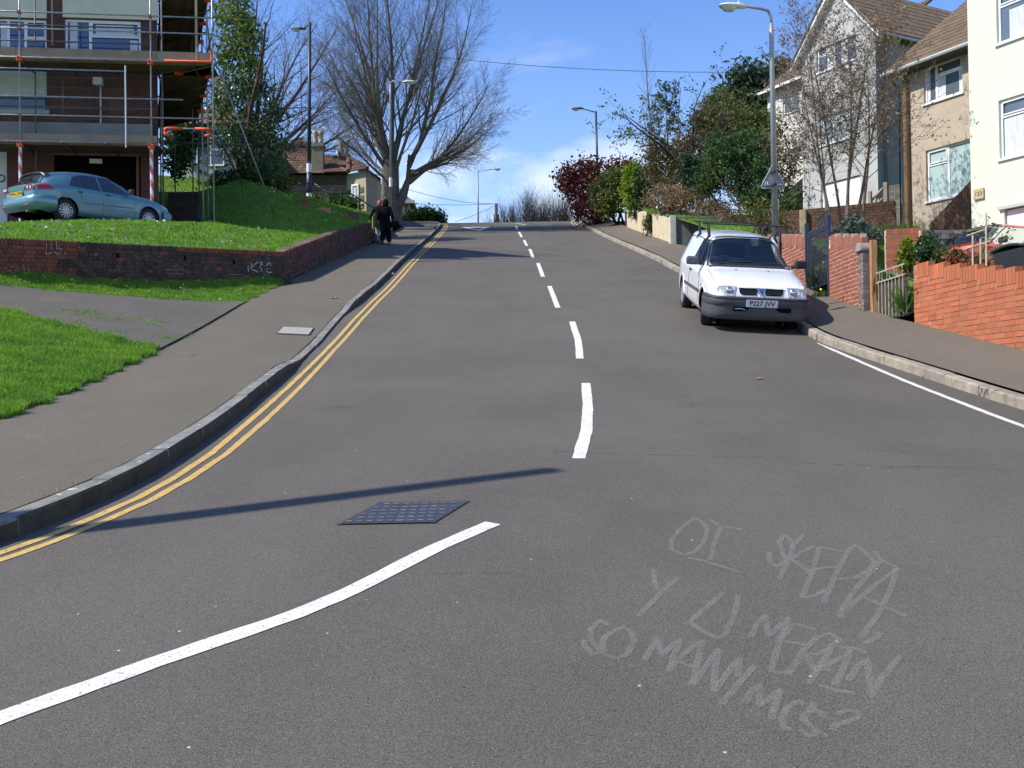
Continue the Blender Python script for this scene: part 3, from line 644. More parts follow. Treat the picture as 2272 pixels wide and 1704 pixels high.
# rough mortar humps along the coping on the corner side
b = MB()
for k in range(34):
    t = k / 34; y = 24.1 + t * 7; x = np.interp(y, [24, 31], [-5.42, -5.33]); z = np.interp(y, [24, 31], [WTOP[2], WTOP[3]])
    s = random.uniform(.02, .05); b.box(x - .16 - s, x - .02 + s * .6, y - s, y + s, z - .03, z + .02 + s * .5)
b.build('broken_coping', mat('pinkish rubble', (0.36, 0.24, 0.17), 0.95, isl=0.3, bump=0.5), rw, kind='stuff')
# dark weep holes and faded whitewash marks
b = MB()
A0 = Vector(WALL[1]); B0 = Vector(WALL[2]); exv = (B0 - A0).normalized(); nv = Vector((exv.y, -exv.x))
def on_front(px, py, o=0.006):
    q = on_plane(px, py, Vector((A0.x, A0.y, 0)), Vector((nv.x, nv.y, 0))); return q + Vector((nv.x, nv.y, 0)) * o
for px, py in ((261, 567), (410, 573), (519, 581)):
    q = on_front(px, py); b.box(-.035, .035, -.01, .004, -.05, .05, M=fr_mat(q, Vector((exv.x, exv.y, 0)), Vector((nv.x, nv.y, 0)), Vector((0, 0, 1)), 1, 1, 1))
b.build('weep_hole', M_HOLE, rw, world=False)
for o in list(rw.children):
    if o.name.startswith(('core', 'weep_hole', 'broken_coping')): o.matrix_parent_inverse = mw(rw).inverted()
M_WWASH = mat('whitewash', (0.50, 0.52, 0.56), 0.95, var=0.5, scale=25)
def scrawl(root, name, seqs, pf, w, mm, nrm):
    b = MB()
    for s in seqs:
        pts = [pf(x, y) for x, y in s]
        for p, q in zip(pts, pts[1:]):
            d = (q - p); 
            if d.length < 1e-4: continue
            d.normalize(); u = d.cross(nrm).normalized() * w / 2
            b.add([p - u, p + u, q + u, q - u], [(0, 1, 2, 3)])
    o = b.build(name, mm, root); o.matrix_parent_inverse = mw(root).inverted(); return o
Z = lambda x, y: (500 + x / 11.06, 500 + y / 11.06)
sq = [[Z(620, 900), Z(640, 1000), Z(620, 1080)], [Z(640, 1020), Z(720, 950), Z(800, 900)], [Z(830, 920), Z(900, 910), Z(900, 970), Z(840, 960)], [Z(650, 1090), Z(720, 1110), Z(790, 1150)],
      [Z(840, 1000), Z(870, 1060), Z(890, 1130)], [Z(1040, 940), Z(1080, 930), Z(1120, 990)], [Z(1000, 1120), Z(1060, 1160), Z(1130, 1150)], [Z(545, 1000), Z(560, 1140)], [Z(990, 980), Z(1040, 940)]]
scrawl(rw, 'whitewash_mark', sq, lambda x, y: on_front(x, y, 0.011), 0.03, M_WWASH, Vector((nv.x, nv.y, 0)))
Z2 = lambda x, y: (x / 11.06, 500 + y / 11.06)
sq = [[Z2(1130, 450), Z2(1130, 600)], [Z2(1120, 640), Z2(1110, 700), Z2(1230, 700), Z2(1250, 650)], [Z2(1230, 460), Z2(1270, 600)], [Z2(1370, 370), Z2(1380, 600)], [Z2(1420, 440), Z2(1440, 590), Z2(1520, 580)],
      [Z2(1310, 640), Z2(1370, 700), Z2(1470, 700)], [Z2(1600, 650), Z2(1590, 710)], [Z2(560, 960), Z2(600, 1120)], [Z2(690, 1060), Z2(690, 1120)]]
scrawl(rw, 'pale_scratch', sq, lambda x, y: on_front(x, y, 0.011), 0.014, mat('pale scratch', (0.42, 0.33, 0.28), 0.95), Vector((nv.x, nv.y, 0)))

# ------------------------------------------------------------------ stepped garden walls on the right
def step_wall(name, label, y_hi, y_lo, z_hi, blk, brick, cop, mortar, lens, th=0.105, joint=0.010, first=0, xo=0.0, quoin=0.0):
    x_hi, x_lo = float(xw(y_hi)) + xo, float(xw(y_lo)) + xo
    A = Vector((x_hi, y_hi, 0)); B = Vector((x_lo, y_lo, 0)); ex = (B - A).normalized(); n = Vector((ex.y, -ex.x, 0))
    if n.x > 0: n = -n
    ez = Vector((0, 0, 1)); Lx = (B - A).length
    root = empty(name, (x_hi, y_hi, z_hi - 1), label=label, cat='wall')
    step = blk * 0.075; fr = []; g = random.Random(int(y_hi * 10))
    def top(x): return z_hi - 0.075 * int(max(0.0, x - first + 1e-6) / step)
    def ground(x):
        y = (A + ex * x).y; return float(Zpr(xw(y), y))
    # soldier coping
    x = quoin
    while x < Lx - 0.04:
        zt = top(x + 0.03); o = A + ex * (x + 0.0325) - n * (th / 2) + ez * (zt - 0.1075) + n * g.uniform(-.001, .002)
        fr.append((fr_mat(o, ex, n, ez, 0.0672 if joint < .012 else 0.065, th + .004, 0.215), 1)); x += 0.075
    j = 0
    zb0 = z_hi - 0.225 if not quoin else z_hi
    while True:
        zt = z_hi - 0.225 - 0.075 * j + 0.225 * (1 if quoin else 0)
        zt = z_hi - 0.075 * j - (0 if quoin else 0.225)
        zc = zt - 0.0325
        if zc < ground(Lx) - 0.15: break
        x = -g.choice([0, .5]) * lens[0] if j % 2 else 0.0
        while x < Lx - 0.02:
            l = g.choice(lens) if len(lens) > 2 else lens[j % len(lens)]
            xa, xb = max(0, x), min(Lx, x + l)
            if xb - xa > 0.03:
                xm = (xa + xb) / 2
                fit = zt <= top(xb - 0.01) - 0.222 or xb <= quoin + 0.02
                if not fit and zt <= top(xa + 0.01) - 0.222:      # cut the brick at the step
                    k = int(max(0.0, xa - first) / step) + 1; xc = first + k * step - joint
                    if xc - xa > 0.04: xb = min(xb, xc); fit = True
                if fit and zc > ground(xm) - 0.12:
                    o = A + ex * ((xa + xb) / 2) - n * (th / 2) + ez * zc + n * g.uniform(-.002, .003)
                    fr.append((fr_mat(o, ex, n, ez, xb - xa + (.005 if joint < .012 else 0), th, 0.075 - joint), 0))
            x += l + joint
        j += 1
        if j > 40: break
    b = MB(); x = 0
    while x < Lx:
        xb = min(Lx, first + step * (int((max(0, x - first) + 1e-5) / step) + 1))
        zt = top(x + 0.01) - 0.006; zb = min(ground(x), ground(xb)) - 0.3
        q = [A + ex * x - n * 0.006, A + ex * xb - n * 0.006, A + ex * xb - n * (th - 0.006), A + ex * x - n * (th - 0.006)]
        b.add([p + ez * zb for p in q] + [p + ez * zt for p in q], [(0, 3, 2, 1), (4, 5, 6, 7), (0, 1, 5, 4), (1, 2, 6, 5), (2, 3, 7, 6), (3, 0, 4, 7)])
        x = xb
    o = b.build('core', mortar, root); o.matrix_parent_inverse = mw(root).inverted()
    pieces('brick', [brick, cop], root, fr)
    return root
step_wall('brick_garden_wall', 'bright orange brick garden wall stepping down the pavement with upright coping bricks', 15.38, 10.2, 3.56, 6, M_BR_ORG, M_BR_ORG, M_MORT_G, [0.215, 0.215], quoin=0.11)
step_wall('brick_garden_wall', 'red brick wall with cream mortar between the blue gate and the stone pillar', 19.12, 17.28, 4.60, 6, M_BR_SM, M_BR_COP, M_MORT_C, [0.092, 0.100, 0.094, 0.2], joint=0.017, quoin=0.13)
step_wall('brick_garden_wall', 'short red brick wall behind the van on the uphill side of the blue gate', 23.6, 20.62, 5.33, 6, M_BR_SM, M_BR_COP, M_MORT_C, [0.092, 0.100, 0.094, 0.2], joint=0.017)

# brown brick wall across the garden
def flat_wall(name, label, a, b, zt, zb, brick, mortar, cop=True, th=0.215, pillars=(), bl=0.215, limit=300):
    A = Vector((a[0], a[1], 0)); B = Vector((b[0], b[1], 0)); ex = (B - A).normalized(); n = Vector((ex.y, -ex.x, 0)); ez = Vector((0, 0, 1)); Lx = (B - A).length
    root = empty(name, (a[0], a[1], zb), label=label, cat='wall'); g = random.Random(int(a[1] * 7)); fr = []
    o = MB().box(0, Lx, -th + .006, -.006, zb - .3, zt - .008, M=fr_mat(A, ex, n, ez, 1, 1, 1)).build('core', mortar, root); o.matrix_parent_inverse = mw(root).inverted()
    z = zt
    if cop:
        x = 0
        while x < Lx - .05:
            fr.append((fr_mat(A + ex * (x + .033) - n * th / 2 + ez * (zt - .052 + g.uniform(0, .006)), ex, n, ez, .064, th + .01, .104), 0)); x += .0755
        z -= .115
    j = 0
    while z > zb - .1:
        x = 0.0 if j % 2 else -0.11
        while x < Lx:
            xa, xb = max(0, x), min(Lx, x + bl)
            if xb - xa > .03: fr.append((fr_mat(A + ex * ((xa + xb) / 2) - n * .05 + ez * (z - .0325) + n * g.uniform(-.003, .003), ex, n, ez, xb - xa, .1, .065), 0))
            x += bl + .0105
        z -= .0755; j += 1
    pieces('brick', [brick], root, fr, limit)
    for px_, w, h in pillars:
        o = MB().box(px_ - w / 2, px_ + w / 2, -th, .12, zb, zt + h, M=fr_mat(A, ex, n, ez, 1, 1, 1)).build('pillar', mat('pale stone pillar', (0.36, 0.29, 0.18), 0.9, var=0.4, scale=9, bump=0.6), root, bevel=0.02); o.matrix_parent_inverse = mw(root).inverted()
    return root
flat_wall('brick_boundary_wall', 'dark brown brick boundary wall behind the multi stemmed tree', (6.95, 27.7), (10.05, 26.1), 6.62, 5.6, M_BR_BRN, M_MORT_D, pillars=((1.15, 0.18, -0.02),))
flat_wall('brick_planter_wall', 'small orange brick planter wall behind the rusty gate post', (7.52, 20.05), (8.20, 19.9), 4.88, 4.0, M_BR_ORG, M_MORT_C)
# grey stone rockery wall beside it
M_STONE = mat('grey rubble stone', (0.24, 0.23, 0.21), 0.95, col2=(0.12, 0.115, 0.10), scale=5, bump=0.8, isl=0.35)
rk = empty('rockery_wall', (8.3, 20.6, 3.9), label='grey rubble stone wall between the orange planter wall and the red car', cat='wall')
fr = []; g = random.Random(9); z = 4.0
while z < 4.93:
    x = 8.3; h = g.uniform(.08, .13)
    while x < 9.6:
        w = g.uniform(.1, .24); fr.append((fr_mat(Vector((x + w / 2, 20.9 + g.uniform(-.03, .03), z + h / 2)), Vector((1, g.uniform(-.1, .1), 0)), Vector((0, 1, 0)), Vector((g.uniform(-.05, .05), 0, 1)), w * .94, .22, h * .92), 0)); x += w
    z += h
pieces('stone', [M_STONE], rk, fr)

# rendered cream wall and concrete end wall further up on the right
M_CREAM = mat('flaking cream render', (0.62, 0.53, 0.36), 0.9, col2=(0.50, 0.42, 0.28), scale=3, bump=0.6, bscale=18, spots=((0.30, 0.27, 0.21), 5, 0.66), detail=8)
M_CONC = mat('dark stained concrete', (0.20, 0.20, 0.17), 0.92, col2=(0.10, 0.105, 0.09), scale=2.5, bump=0.5, bscale=30, detail=9, streak=True)
cw = empty('rendered_wall', (5.32, 33, 6.6), label='flaking cream rendered wall with dark concrete end behind the white van', cat='wall')
rows = []
for k in range(49):
    t = k / 48; y = 33 + t * 12.5; sc = abs(math.sin(t * 3.4 * math.pi)) * 0.10
    zb = float(Zpr(xw(y), y)); zt = zb + 0.86 - sc + 0.02 * math.sin(k * 2.1); x = 5.32 + 0.012 * math.sin(k * 1.7)
    rows.append([(x, y, zb - .3), (x, y, zt), (x + .2, y, zt), (x + .2, y, zb - .3)])
b = MB(); b.grid(rows); b.f.append((0, 1, 2, 3)); o = b.build('render_face', M_CREAM, cw); o.matrix_parent_inverse = mw(cw).inverted()
o = MB().box(5.325, 8.4, 32.85, 33.0 - .003, 5.9, 7.5).build('end_wall', M_CONC, cw, bevel=0.01); o.matrix_parent_inverse = mw(cw).inverted()
o = MB().box(5.25, 5.45, 32.80, 32.995, 6.2, 7.53).build('corner_pier', mat('pale render', (0.60, 0.56, 0.46), 0.9, var=0.2, scale=6), cw, bevel=0.01); o.matrix_parent_inverse = mw(cw).inverted()
# ------------------------------------------------------------------ houses
M_UPVC = mat('white window plastic', (0.80, 0.80, 0.80), 0.4, var=0.05, scale=8)
M_PANE = None
def pane_mat(name, col, rough=0.05):
    if name in MATS: return MATS[name]
    m = bpy.data.materials.new(name); nt, b = nodes_of(m); b.inputs['Base Color'].default_value = (*col, 1); b.inputs['Roughness'].default_value = rough
    b.inputs['Specular IOR Level'].default_value = 0.8; b.inputs['Coat Weight'].default_value = 0.6; b.inputs['Coat Roughness'].default_value = 0.02
    N = nt.nodes.new; n = N('ShaderNodeTexNoise'); n.inputs['Scale'].default_value = 1.1; tc = N('ShaderNodeTexCoord'); nt.links.new(tc.outputs['Object'], n.inputs['Vector'])
    bp = N('ShaderNodeBump'); bp.inputs['Strength'].default_value = 0.12; bp.inputs['Distance'].default_value = 0.05; nt.links.new(n.outputs['Fac'], bp.inputs['Height']); nt.links.new(bp.outputs[0], b.inputs['Coat Normal'])
    MATS[name] = m; return m
M_GL_DARK = pane_mat('dark window glass', (0.035, 0.045, 0.055)); M_GL_BLUE = pane_mat('blue window glass', (0.025, 0.06, 0.15)); M_GL_PALE = pane_mat('blind behind glass', (0.42, 0.55, 0.54)); M_GL_GREY = pane_mat('grey window glass', (0.10, 0.13, 0.15))
M_NET = mat('net curtain', (0.62, 0.65, 0.66), 0.9, var=0.25, scale=18, streak=True)
M_GUT = mat('grey gutter', (0.40, 0.42, 0.42), 0.5); M_BLACKP = mat('black pipe', (0.02, 0.02, 0.022), 0.5)
M_GAR = mat('white garage door', (0.74, 0.74, 0.74), 0.45, var=0.04)
EZ = Vector((0, 0, 1))
class Plane:
    """a facade: o origin on the wall, r runs to the viewer's right along the wall, n faces outwards"""
    def __init__(s, o, ang, root):
        s.o = Vector(o); s.r = Vector((math.sin(R(ang)), -math.cos(R(ang)), 0)); s.n = Vector((-math.cos(R(ang)), -math.sin(R(ang)), 0)); s.root = root
    def at(s, a, z, d=0.0): return Vector((s.o.x, s.o.y, 0)) + s.r * a + s.n * d + EZ * z
    def az(s, px, py):
        q = on_plane(px, py, s.o, s.n); return ((q - s.o).dot(s.r), q.z)
    def M(s, d=0.0):
        m = Matrix.Identity(4); c = s.at(0, 0, d)
        for i in range(3): m[i][0] = s.r[i]; m[i][1] = s.n[i]; m[i][2] = EZ[i]; m[i][3] = c[i]
        return m
    def put(s, mb, name, m, parent=None, d=0.0, **kw):
        M = s.M(d); mb.v = [tuple(M @ Vector(v)) for v in mb.v]
        o = mb.build(name, m, parent or s.root, **kw); o.matrix_parent_inverse = mw(parent or s.root).inverted(); return o
def face_with_holes(pl, a0, a1, z0, z1, holes, m, name='wall', rev=0.11, gable=None, back=None):
    """front skin with real openings and their reveals, optional gable point (a,z)"""
    b = MB(); As = sorted({a0, a1, *[h[0] for h in holes], *[h[1] for h in holes]}); Zs = sorted({z0, z1, *[h[2] for h in holes], *[h[3] for h in holes]})
    As = [a for a in As if a0 <= a <= a1]; Zs = [z for z in Zs if z0 <= z <= z1]
    for i in range(len(As) - 1):
        for j in range(len(Zs) - 1):
            ca, cz = (As[i] + As[i + 1]) / 2, (Zs[j] + Zs[j + 1]) / 2
            if any(h[0] < ca < h[1] and h[2] < cz < h[3] for h in holes): continue
            b.add([(As[i], 0, Zs[j]), (As[i + 1], 0, Zs[j]), (As[i + 1], 0, Zs[j + 1]), (As[i], 0, Zs[j + 1])], [(0, 1, 2, 3)])
    for h in holes:
        x0, x1, y0, y1 = max(h[0], a0), min(h[1], a1), h[2], h[3]; c = [(x0, y0), (x1, y0), (x1, y1), (x0, y1)]
        for k in range(4):
            p, q = c[k], c[(k + 1) % 4]; b.add([(p[0], 0, p[1]), (q[0], 0, q[1]), (q[0], -rev, q[1]), (p[0], -rev, p[1])], [(0, 1, 2, 3)])
    if gable: b.add([(a0, 0, z1), (a1, 0, z1), (gable[0], 0, gable[1])], [(0, 1, 2)])
    if back:
        for a in (a0, a1): b.add([(a, 0, z0), (a, -back, z0), (a, -back, z1), (a, 0, z1)], [(0, 1, 2, 3)])
        b.add([(a0, -back, z0), (a1, -back, z0), (a1, -back, z1), (a0, -back, z1)], [(0, 1, 2, 3)])
        if gable: b.add([(a0, -back, z1), (a1, -back, z1), (gable[0], -back, gable[1])], [(0, 1, 2)])
    return pl.put(b, name, m)
def window(pl, a0, a1, z0, z1, cols, gl=M_GL_DARK, dep=0.06, fw=0.055, curtain=None, sill=True, name='window', frame=M_UPVC, off=0.0):
    """cols: list of (fraction end, [transom fractions from the bottom]); frame is the part, panes are its sub-parts"""
    b = MB(); y0, y1 = -dep - .05, -dep
    y0 += off; y1 += off
    b.box(a0, a1, y0, y1, z0, z0 + fw); b.box(a0, a1, y0, y1, z1 - fw, z1)
    b.box(a0, a0 + fw, y0, y1 - .0015, z0 + fw, z1 - fw); b.box(a1 - fw, a1, y0, y1 - .0015, z0 + fw, z1 - fw)
    panes = []; prev = a0 + fw; W = a1 - a0
    for k, (fe, tr) in enumerate(cols):
        e = a0 + W * fe if fe < 0.999 else a1 - fw; last = fe >= 0.999
        if not last: b.box(e - fw * .6, e + fw * .6, y0, y1 - .003, z0 + fw, z1 - fw); xe_ = e - fw * .6
        else: xe_ = e
        zs = [z0 + fw] + [z0 + (z1 - z0) * t for t in tr] + [z1 - fw]
        for t in tr: zz = z0 + (z1 - z0) * t; b.box(prev, xe_, y0, y1 - .006, zz - fw * .5, zz + fw * .5)
        for q in range(len(zs) - 1):
            lo = zs[q] + (fw * .5 if q else 0); hi = zs[q + 1] - (fw * .5 if q < len(zs) - 2 else 0); panes.append((prev, xe_, lo, hi))
            if len(tr) and q == len(zs) - 2:      # opening light with its own sash
                s = fw * .45; b.box(prev + .002, xe_ - .002, y1 - .004, y1 + .018, lo, lo + s); b.box(prev + .002, xe_ - .002, y1 - .004, y1 + .018, hi - s, hi)
                b.box(prev + .002, prev + s, y1 - .004, y1 + .0165, lo + s, hi - s); b.box(xe_ - s, xe_ - .002, y1 - .004, y1 + .0165, lo + s, hi - s)
        prev = e + fw * .6
    if sill: b.box(a0 - .04, a1 + .04, y1 - .01, off + .05, z0 - .05, z0 - .002)
    w = pl.put(b, name, frame)
    for p in panes:
        pl.put(MB().box(p[0], p[1], y0 + .015, y0 + .022, p[2], p[3]), 'pane', gl, parent=w)
    if curtain:
        for c0, c1, zlo, zhi in curtain:
            b = MB(); n = max(6, int((c1 - c0) * W / .04)); rows = []
            for k in range(n + 1):
                a = a0 + W * (c0 + (c1 - c0) * k / n); rows.append([(a, y0 + .026 + .004 * math.sin(k * 1.9), z0 + (z1 - z0) * zlo), (a, y0 + .026 + .004 * math.sin(k * 1.9), z0 + (z1 - z0) * zhi)])
            b.grid(rows); pl.put(b, 'curtain', M_NET, parent=w)
    return w
def tile_mesh(m):
    """one interlocking tile, 1 x 1 in plan with two rolls"""
    b = MB(); n = 8; top = []; 
    prof = [0.0, .09, .0, -.0, .0, .09, .0, -.0, .0]
    rows = []
    for y, zt in ((0.0, .12), (1.12, .02)):
        rows.append([(k / n, y, zt + prof[k]) for k in range(n + 1)])
    b.grid(rows); lip = [[(k / n, 0, .12 + prof[k]), (k / n, 0, -.02)] for k in range(n + 1)]
    b.grid(lip); me = b.mesh('roof_tile'); me.materials.append(m); return me, b
def tile_roof(parent, o, ex, eu, L_, U, tw, tg, m, name='roof_tile', limit=300, mask=None, thick=0.3):
    """tiles over a roof plane: origin at the eaves left, ex along the eaves, eu up the slope"""
    ex = ex.normalized(); eu = eu.normalized(); ez = ex.cross(eu).normalized()
    if ez.z < 0: ez = -ez
    me, tb = tile_mesh(m); inv = mw(parent).inverted(); fr = []; g = random.Random(4)
    nx, nu = int(L_ / tw), int(U / tg)
    for j in range(nu):
        for i in range(nx):
            if mask and not mask((i + .5) * tw, (j + .5) * tg): continue
            p = o + ex * (i * tw) + eu * (j * tg) + ez * 0.01
            fr.append(fr_mat(p, ex, eu, ez * (1 + g.uniform(-.1, .1)), tw * .985, tg, thick))
    fr.sort(key=lambda q: (q.translation - EYE).length)
    for M in fr[:limit]:
        t = bpy.data.objects.new(name, me); COL.objects.link(t); t.parent = parent; t.matrix_local = inv @ M
    if fr[limit:]:
        b = MB()
        for M in fr[limit:]:
            MM = inv @ M; b.add([MM @ Vector(v) for v in tb.v], tb.f)
        b.build(name + 's', m, parent, kind='stuff')
M_TILE_B = mat('brown concrete tile', (0.175, 0.120, 0.072), 0.9, col2=(0.120, 0.085, 0.055), scale=3, bump=0.6, isl=0.16, spots=((0.24, 0.22, 0.16), 6, 0.70))
M_TILE_R = mat('red brown clay tile', (0.165, 0.085, 0.058), 0.9, col2=(0.105, 0.060, 0.043), scale=2.5, bump=0.6, isl=0.22, spots=((0.26, 0.22, 0.17), 5, 0.70))

# ---- pale green house at the right edge
M_GREEN = mat('pale green render', (0.63, 0.66, 0.53), 0.9, var=0.05, scale=1.5, bump=0.25, bscale=120)
gh = empty('rendered_house', (10.6, 23.1, 3.5), label='pale green rendered house at the right edge with white garage door', cat='house')
G = Plane((10.62, 23.15, 0), 26.5, gh)
gu0, gu1 = G.az(2212, 99), (0, 0)
aL = G.az(2212, 99)[0]; zU = G.az(2212, 99)[1]; zM = G.az(2218, 354)[1]; aM = G.az(2218, 354)[0]; zMt = G.az(2218, 223)[1]; aG = G.az(2228, 465)[0]; zG = G.az(2228, 465)[1]
a_left = G.az(2152, 300)[0]
face_with_holes(G, a_left, a_left + 6.6, 3.2, 11.6, [(aL, aL + 1.9, zU, zU + 1.35), (aM, aM + 1.9, zM, zMt), (aG, aG + 2.3, 3.35, zG)], M_GREEN, gable=(a_left + 3.3, 14.2), back=8)
window(G, aL, aL + 1.9, zU, zU + 1.35, [(.42, [.62]), (1, [])], M_GL_GREY, curtain=[(.14, .4, .02, .52)])
window(G, aM, aM + 1.9, zM, zMt, [(1, [.72])], M_GL_GREY, curtain=[(.04, .3, .02, .68)])
b = MB()
b.box(aG + .02, aG + 2.28, -.11, -.07, 3.4, zG - .02)
for k in range(7): b.box(aG + .05 + k * .32, aG + .07 + k * .32, -.07, -.06, 3.42, zG - .06)
G.put(b, 'garage_door', M_GAR)
G.put(MB().box(aG - .12, aG + 2.4, -.02, .07, zG, zG + .07), 'lintel', mat('grey lintel', (0.45, 0.46, 0.42), 0.8))
sg0 = G.az(2163, 424); sg1 = G.az(2185, 434)
sgn = G.put(MB().box(sg0[0], sg1[0], .012, .05, sg1[1] - .06, sg0[1] + .03), 'number_sign', mat('yellow brown sign', (0.50, 0.40, 0.22), 0.7, var=0.2, scale=20), bevel=0.004)
def text(s, size, m, parent, M, depth=0.002, name='lettering', extr=True, wide=1.0):
    c = bpy.data.curves.new(name, 'FONT'); c.body = s; c.size = size; c.align_x = 'CENTER'; c.align_y = 'CENTER'; c.extrude = depth if extr else 0; c.space_character = 1.06; c.offset = size * 0.012
    t = bpy.data.objects.new('tmp', c); COL.objects.link(t); bpy.context.view_layer.update()
    me = bpy.data.meshes.new_from_object(t.evaluated_get(bpy.context.evaluated_depsgraph_get())); bpy.data.objects.remove(t)
    o = bpy.data.objects.new(name, me); me.materials.clear(); me.materials.append(m); COL.objects.link(o); o.parent = parent
    o.matrix_parent_inverse = mw(parent).inverted(); o.matrix_basis = M @ Matrix.Diagonal((wide, 1, 1, 1)); return o
def text_mat(o, right, up, nrm):
    m = Matrix.Identity(4)
    for i in range(3): m[i][0] = right[i]; m[i][1] = up[i]; m[i][2] = nrm[i]; m[i][3] = o[i]
    return m
tc_ = G.at((sg0[0] + sg1[0]) / 2, (sg0[1] + sg1[1]) / 2 - .015, .053)
text('123', 0.13, mat('sign lettering', (0.13, 0.10, 0.06), 0.8), sgn, text_mat(tc_, G.r, EZ, G.n))
b = MB()      # barge board and roof of the green house
for s in (1,):
    p0 = (a_left - .35, 11.35); p1 = (a_left + 3.3, 14.4)
    b.prism([(p0[0], p0[1]), (p1[0], p1[1]), (p1[0], p1[1] - .22), (p0[0], p0[1] - .22)], .02, .28)
    b.prism([(a_left + 6.95, 11.35), (a_left + 3.3, 14.4), (a_left + 3.3, 14.18), (a_left + 6.95, 11.13)], .02, .28)
G.put(b, 'barge_board', M_UPVC)
b = MB(); b.grid([[(a_left - .4, y, 11.38), (a_left + 3.3, y, 14.44), (a_left + 7.0, y, 11.38)] for y in (.3, -8)]); G.put(b, 'roof', M_TILE_B)

# ---- beige pebbledashed house set back beside it
M_BEIGE = mat('beige pebbledash', (0.50, 0.41, 0.31), 0.95, col2=(0.43, 0.355, 0.27), scale=3, bump=1.0, bscale=130, spots=((0.62, 0.54, 0.43), 90, 0.62))
bh = empty('pebbledashed_house', (11.5, 25.6, 3.9), label='beige pebbledashed house with brown tiled roof between the green and grey houses', cat='house')
B_ = Plane((11.6, 25.5, 0), 27.0, bh)
L0 = B_.az(2010, 300)[0]
u0 = B_.az(2050, 232); u0t = B_.az(2050, 150); u1 = B_.az(2136, 206); l0 = B_.az(2056, 448); l0t = B_.az(2056, 334); e0 = B_.az(1990, 158)
zE = e0[1] - .05
uw = (u0[0], u1[0], u0[1], u0t[1]); lw = (l0[0], l0[0] + 3.0, l0[1], l0t[1])
face_with_holes(B_, L0, L0 + 7.5, 3.4, zE, [uw, lw], M_BEIGE, back=8)
window(B_, *uw, [(.30, []), (1, [.66])], M_GL_GREY, curtain=[(.32, .52, .02, .62), (.86, .97, .02, .62), (.03, .12, .02, .95)])
window(B_, *lw, [(.22, [.70]), (1, [])], M_GL_PALE, curtain=None)
tp = 0.75; eu = (-B_.n + EZ * tp).normalized()
oE = B_.at(L0 - .42, zE - .06, .42)
rb = MB(); q = [oE, oE + B_.r * 8.2, oE + B_.r * 8.2 + eu * 6.2, oE + eu * 6.2]; rb.add([p - EZ * .02 for p in q] + [p - EZ * .14 for p in q], [(0, 1, 2, 3), (7, 6, 5, 4), (0, 4, 5, 1), (3, 2, 6, 7), (0, 3, 7, 4), (1, 5, 6, 2)])
rf = rb.build('roof', mat('roof felt', (0.10, 0.075, 0.05), 0.95), bh); rf.matrix_parent_inverse = mw(bh).inverted()
tile_roof(bh, oE, B_.r, eu, 8.2, 6.2, .30, .33, M_TILE_B, thick=.16)
B_.put(MB().tube([(L0 - .4, .45, zE - .10), (L0 + 7.5, .45, zE - .10)], .055, 8), 'gutter', M_GUT)
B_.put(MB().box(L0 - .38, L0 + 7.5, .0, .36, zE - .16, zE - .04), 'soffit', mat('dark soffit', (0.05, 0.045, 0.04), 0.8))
g = MB(); g.tube([(L0 - .30, .30, zE - .15), (L0 - .12, .12, zE - .45), (L0 - .12, .12, 3.9)], .05, 8); B_.put(g, 'down_pipe', M_BLACKP)
M_RUST = mat('rusty iron', (0.30, 0.14, 0.05), 0.9, col2=(0.12, 0.06, 0.03), scale=7, bump=0.6, streak=True, spots=((0.50, 0.42, 0.22), 5, 0.64))
B_.put(MB().tube([(L0 + .08, .08, zE - .15), (L0 + .08, .08, 3.9)], .075, 8), 'down_pipe', mat('brown stained pipe', (0.24, 0.13, 0.06), 0.9, col2=(0.13, 0.08, 0.04), scale=4, bump=0.6, streak=True), label='rusty brown down pipe')
# flank of the stair down to its basement
s0 = B_.az(2083, 500); s1 = B_.az(2152, 436)
B_.put(MB().prism([(s0[0], 3.4), (s0[0], s0[1]), (s1[0] + .5, s1[1] + .45), (s1[0] + 2, s1[1] + .45), (s1[0] + 2, 3.4)], .02, .35), 'stair_wall', M_BR_BRN)

# ---- grey house with the white barge boards
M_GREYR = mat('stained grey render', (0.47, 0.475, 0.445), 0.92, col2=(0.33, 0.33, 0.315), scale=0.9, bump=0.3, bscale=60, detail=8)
M_GREY_SHADE = mat('shaded grey render', (0.21, 0.23, 0.235), 0.92, col2=(0.17, 0.19, 0.19), scale=1.2, bump=0.3, detail=8)  # darker bluish copy of the front render, the flank's shade painted in
yh = empty('rendered_house', (12.5, 37.5, 7.2), label='tall grey rendered house with white barge boards behind the blossoming tree', cat='house')
Y_ = Plane((13.15, 36.2, 0), 28.5, yh)
w0 = Y_.az(1781, 300)[0]; w1 = Y_.az(1946, 300)[0]; zEv = 14.85; zAp = 16.95
uw = (Y_.az(1812.6, 164)[0], Y_.az(1900, 137)[0], Y_.az(1812.6, 164)[1], Y_.az(1812.6, 106)[1])
mwn = (Y_.az(1819, 325)[0], Y_.az(1907, 300)[0], Y_.az(1819, 325)[1], Y_.az(1819, 262)[1])
gd = (Y_.az(1821, 410)[0], Y_.az(1909, 388)[0], 7.3, Y_.az(1821, 410)[1])
face_with_holes(Y_, w0, w1, 6.8, zEv, [uw, mwn, gd], M_GREYR, gable=((w0 + w1) / 2, zAp))
b = MB()
b.add([(w1, 0, 6.8), (w1, -9, 6.8), (w1, -9, zEv), (w1, 0, zEv)], [(0, 1, 2, 3)]); b.add([(w0, 0, 6.8), (w0, -9, 6.8), (w0, -9, zEv), (w0, 0, zEv)], [(3, 2, 1, 0)])
b.add([(w0, -9, 6.8), (w1, -9, 6.8), (w1, -9, zEv), (w0, -9, zEv)], [(0, 1, 2, 3)])
Y_.put(b, 'side_wall', M_GREY_SHADE)
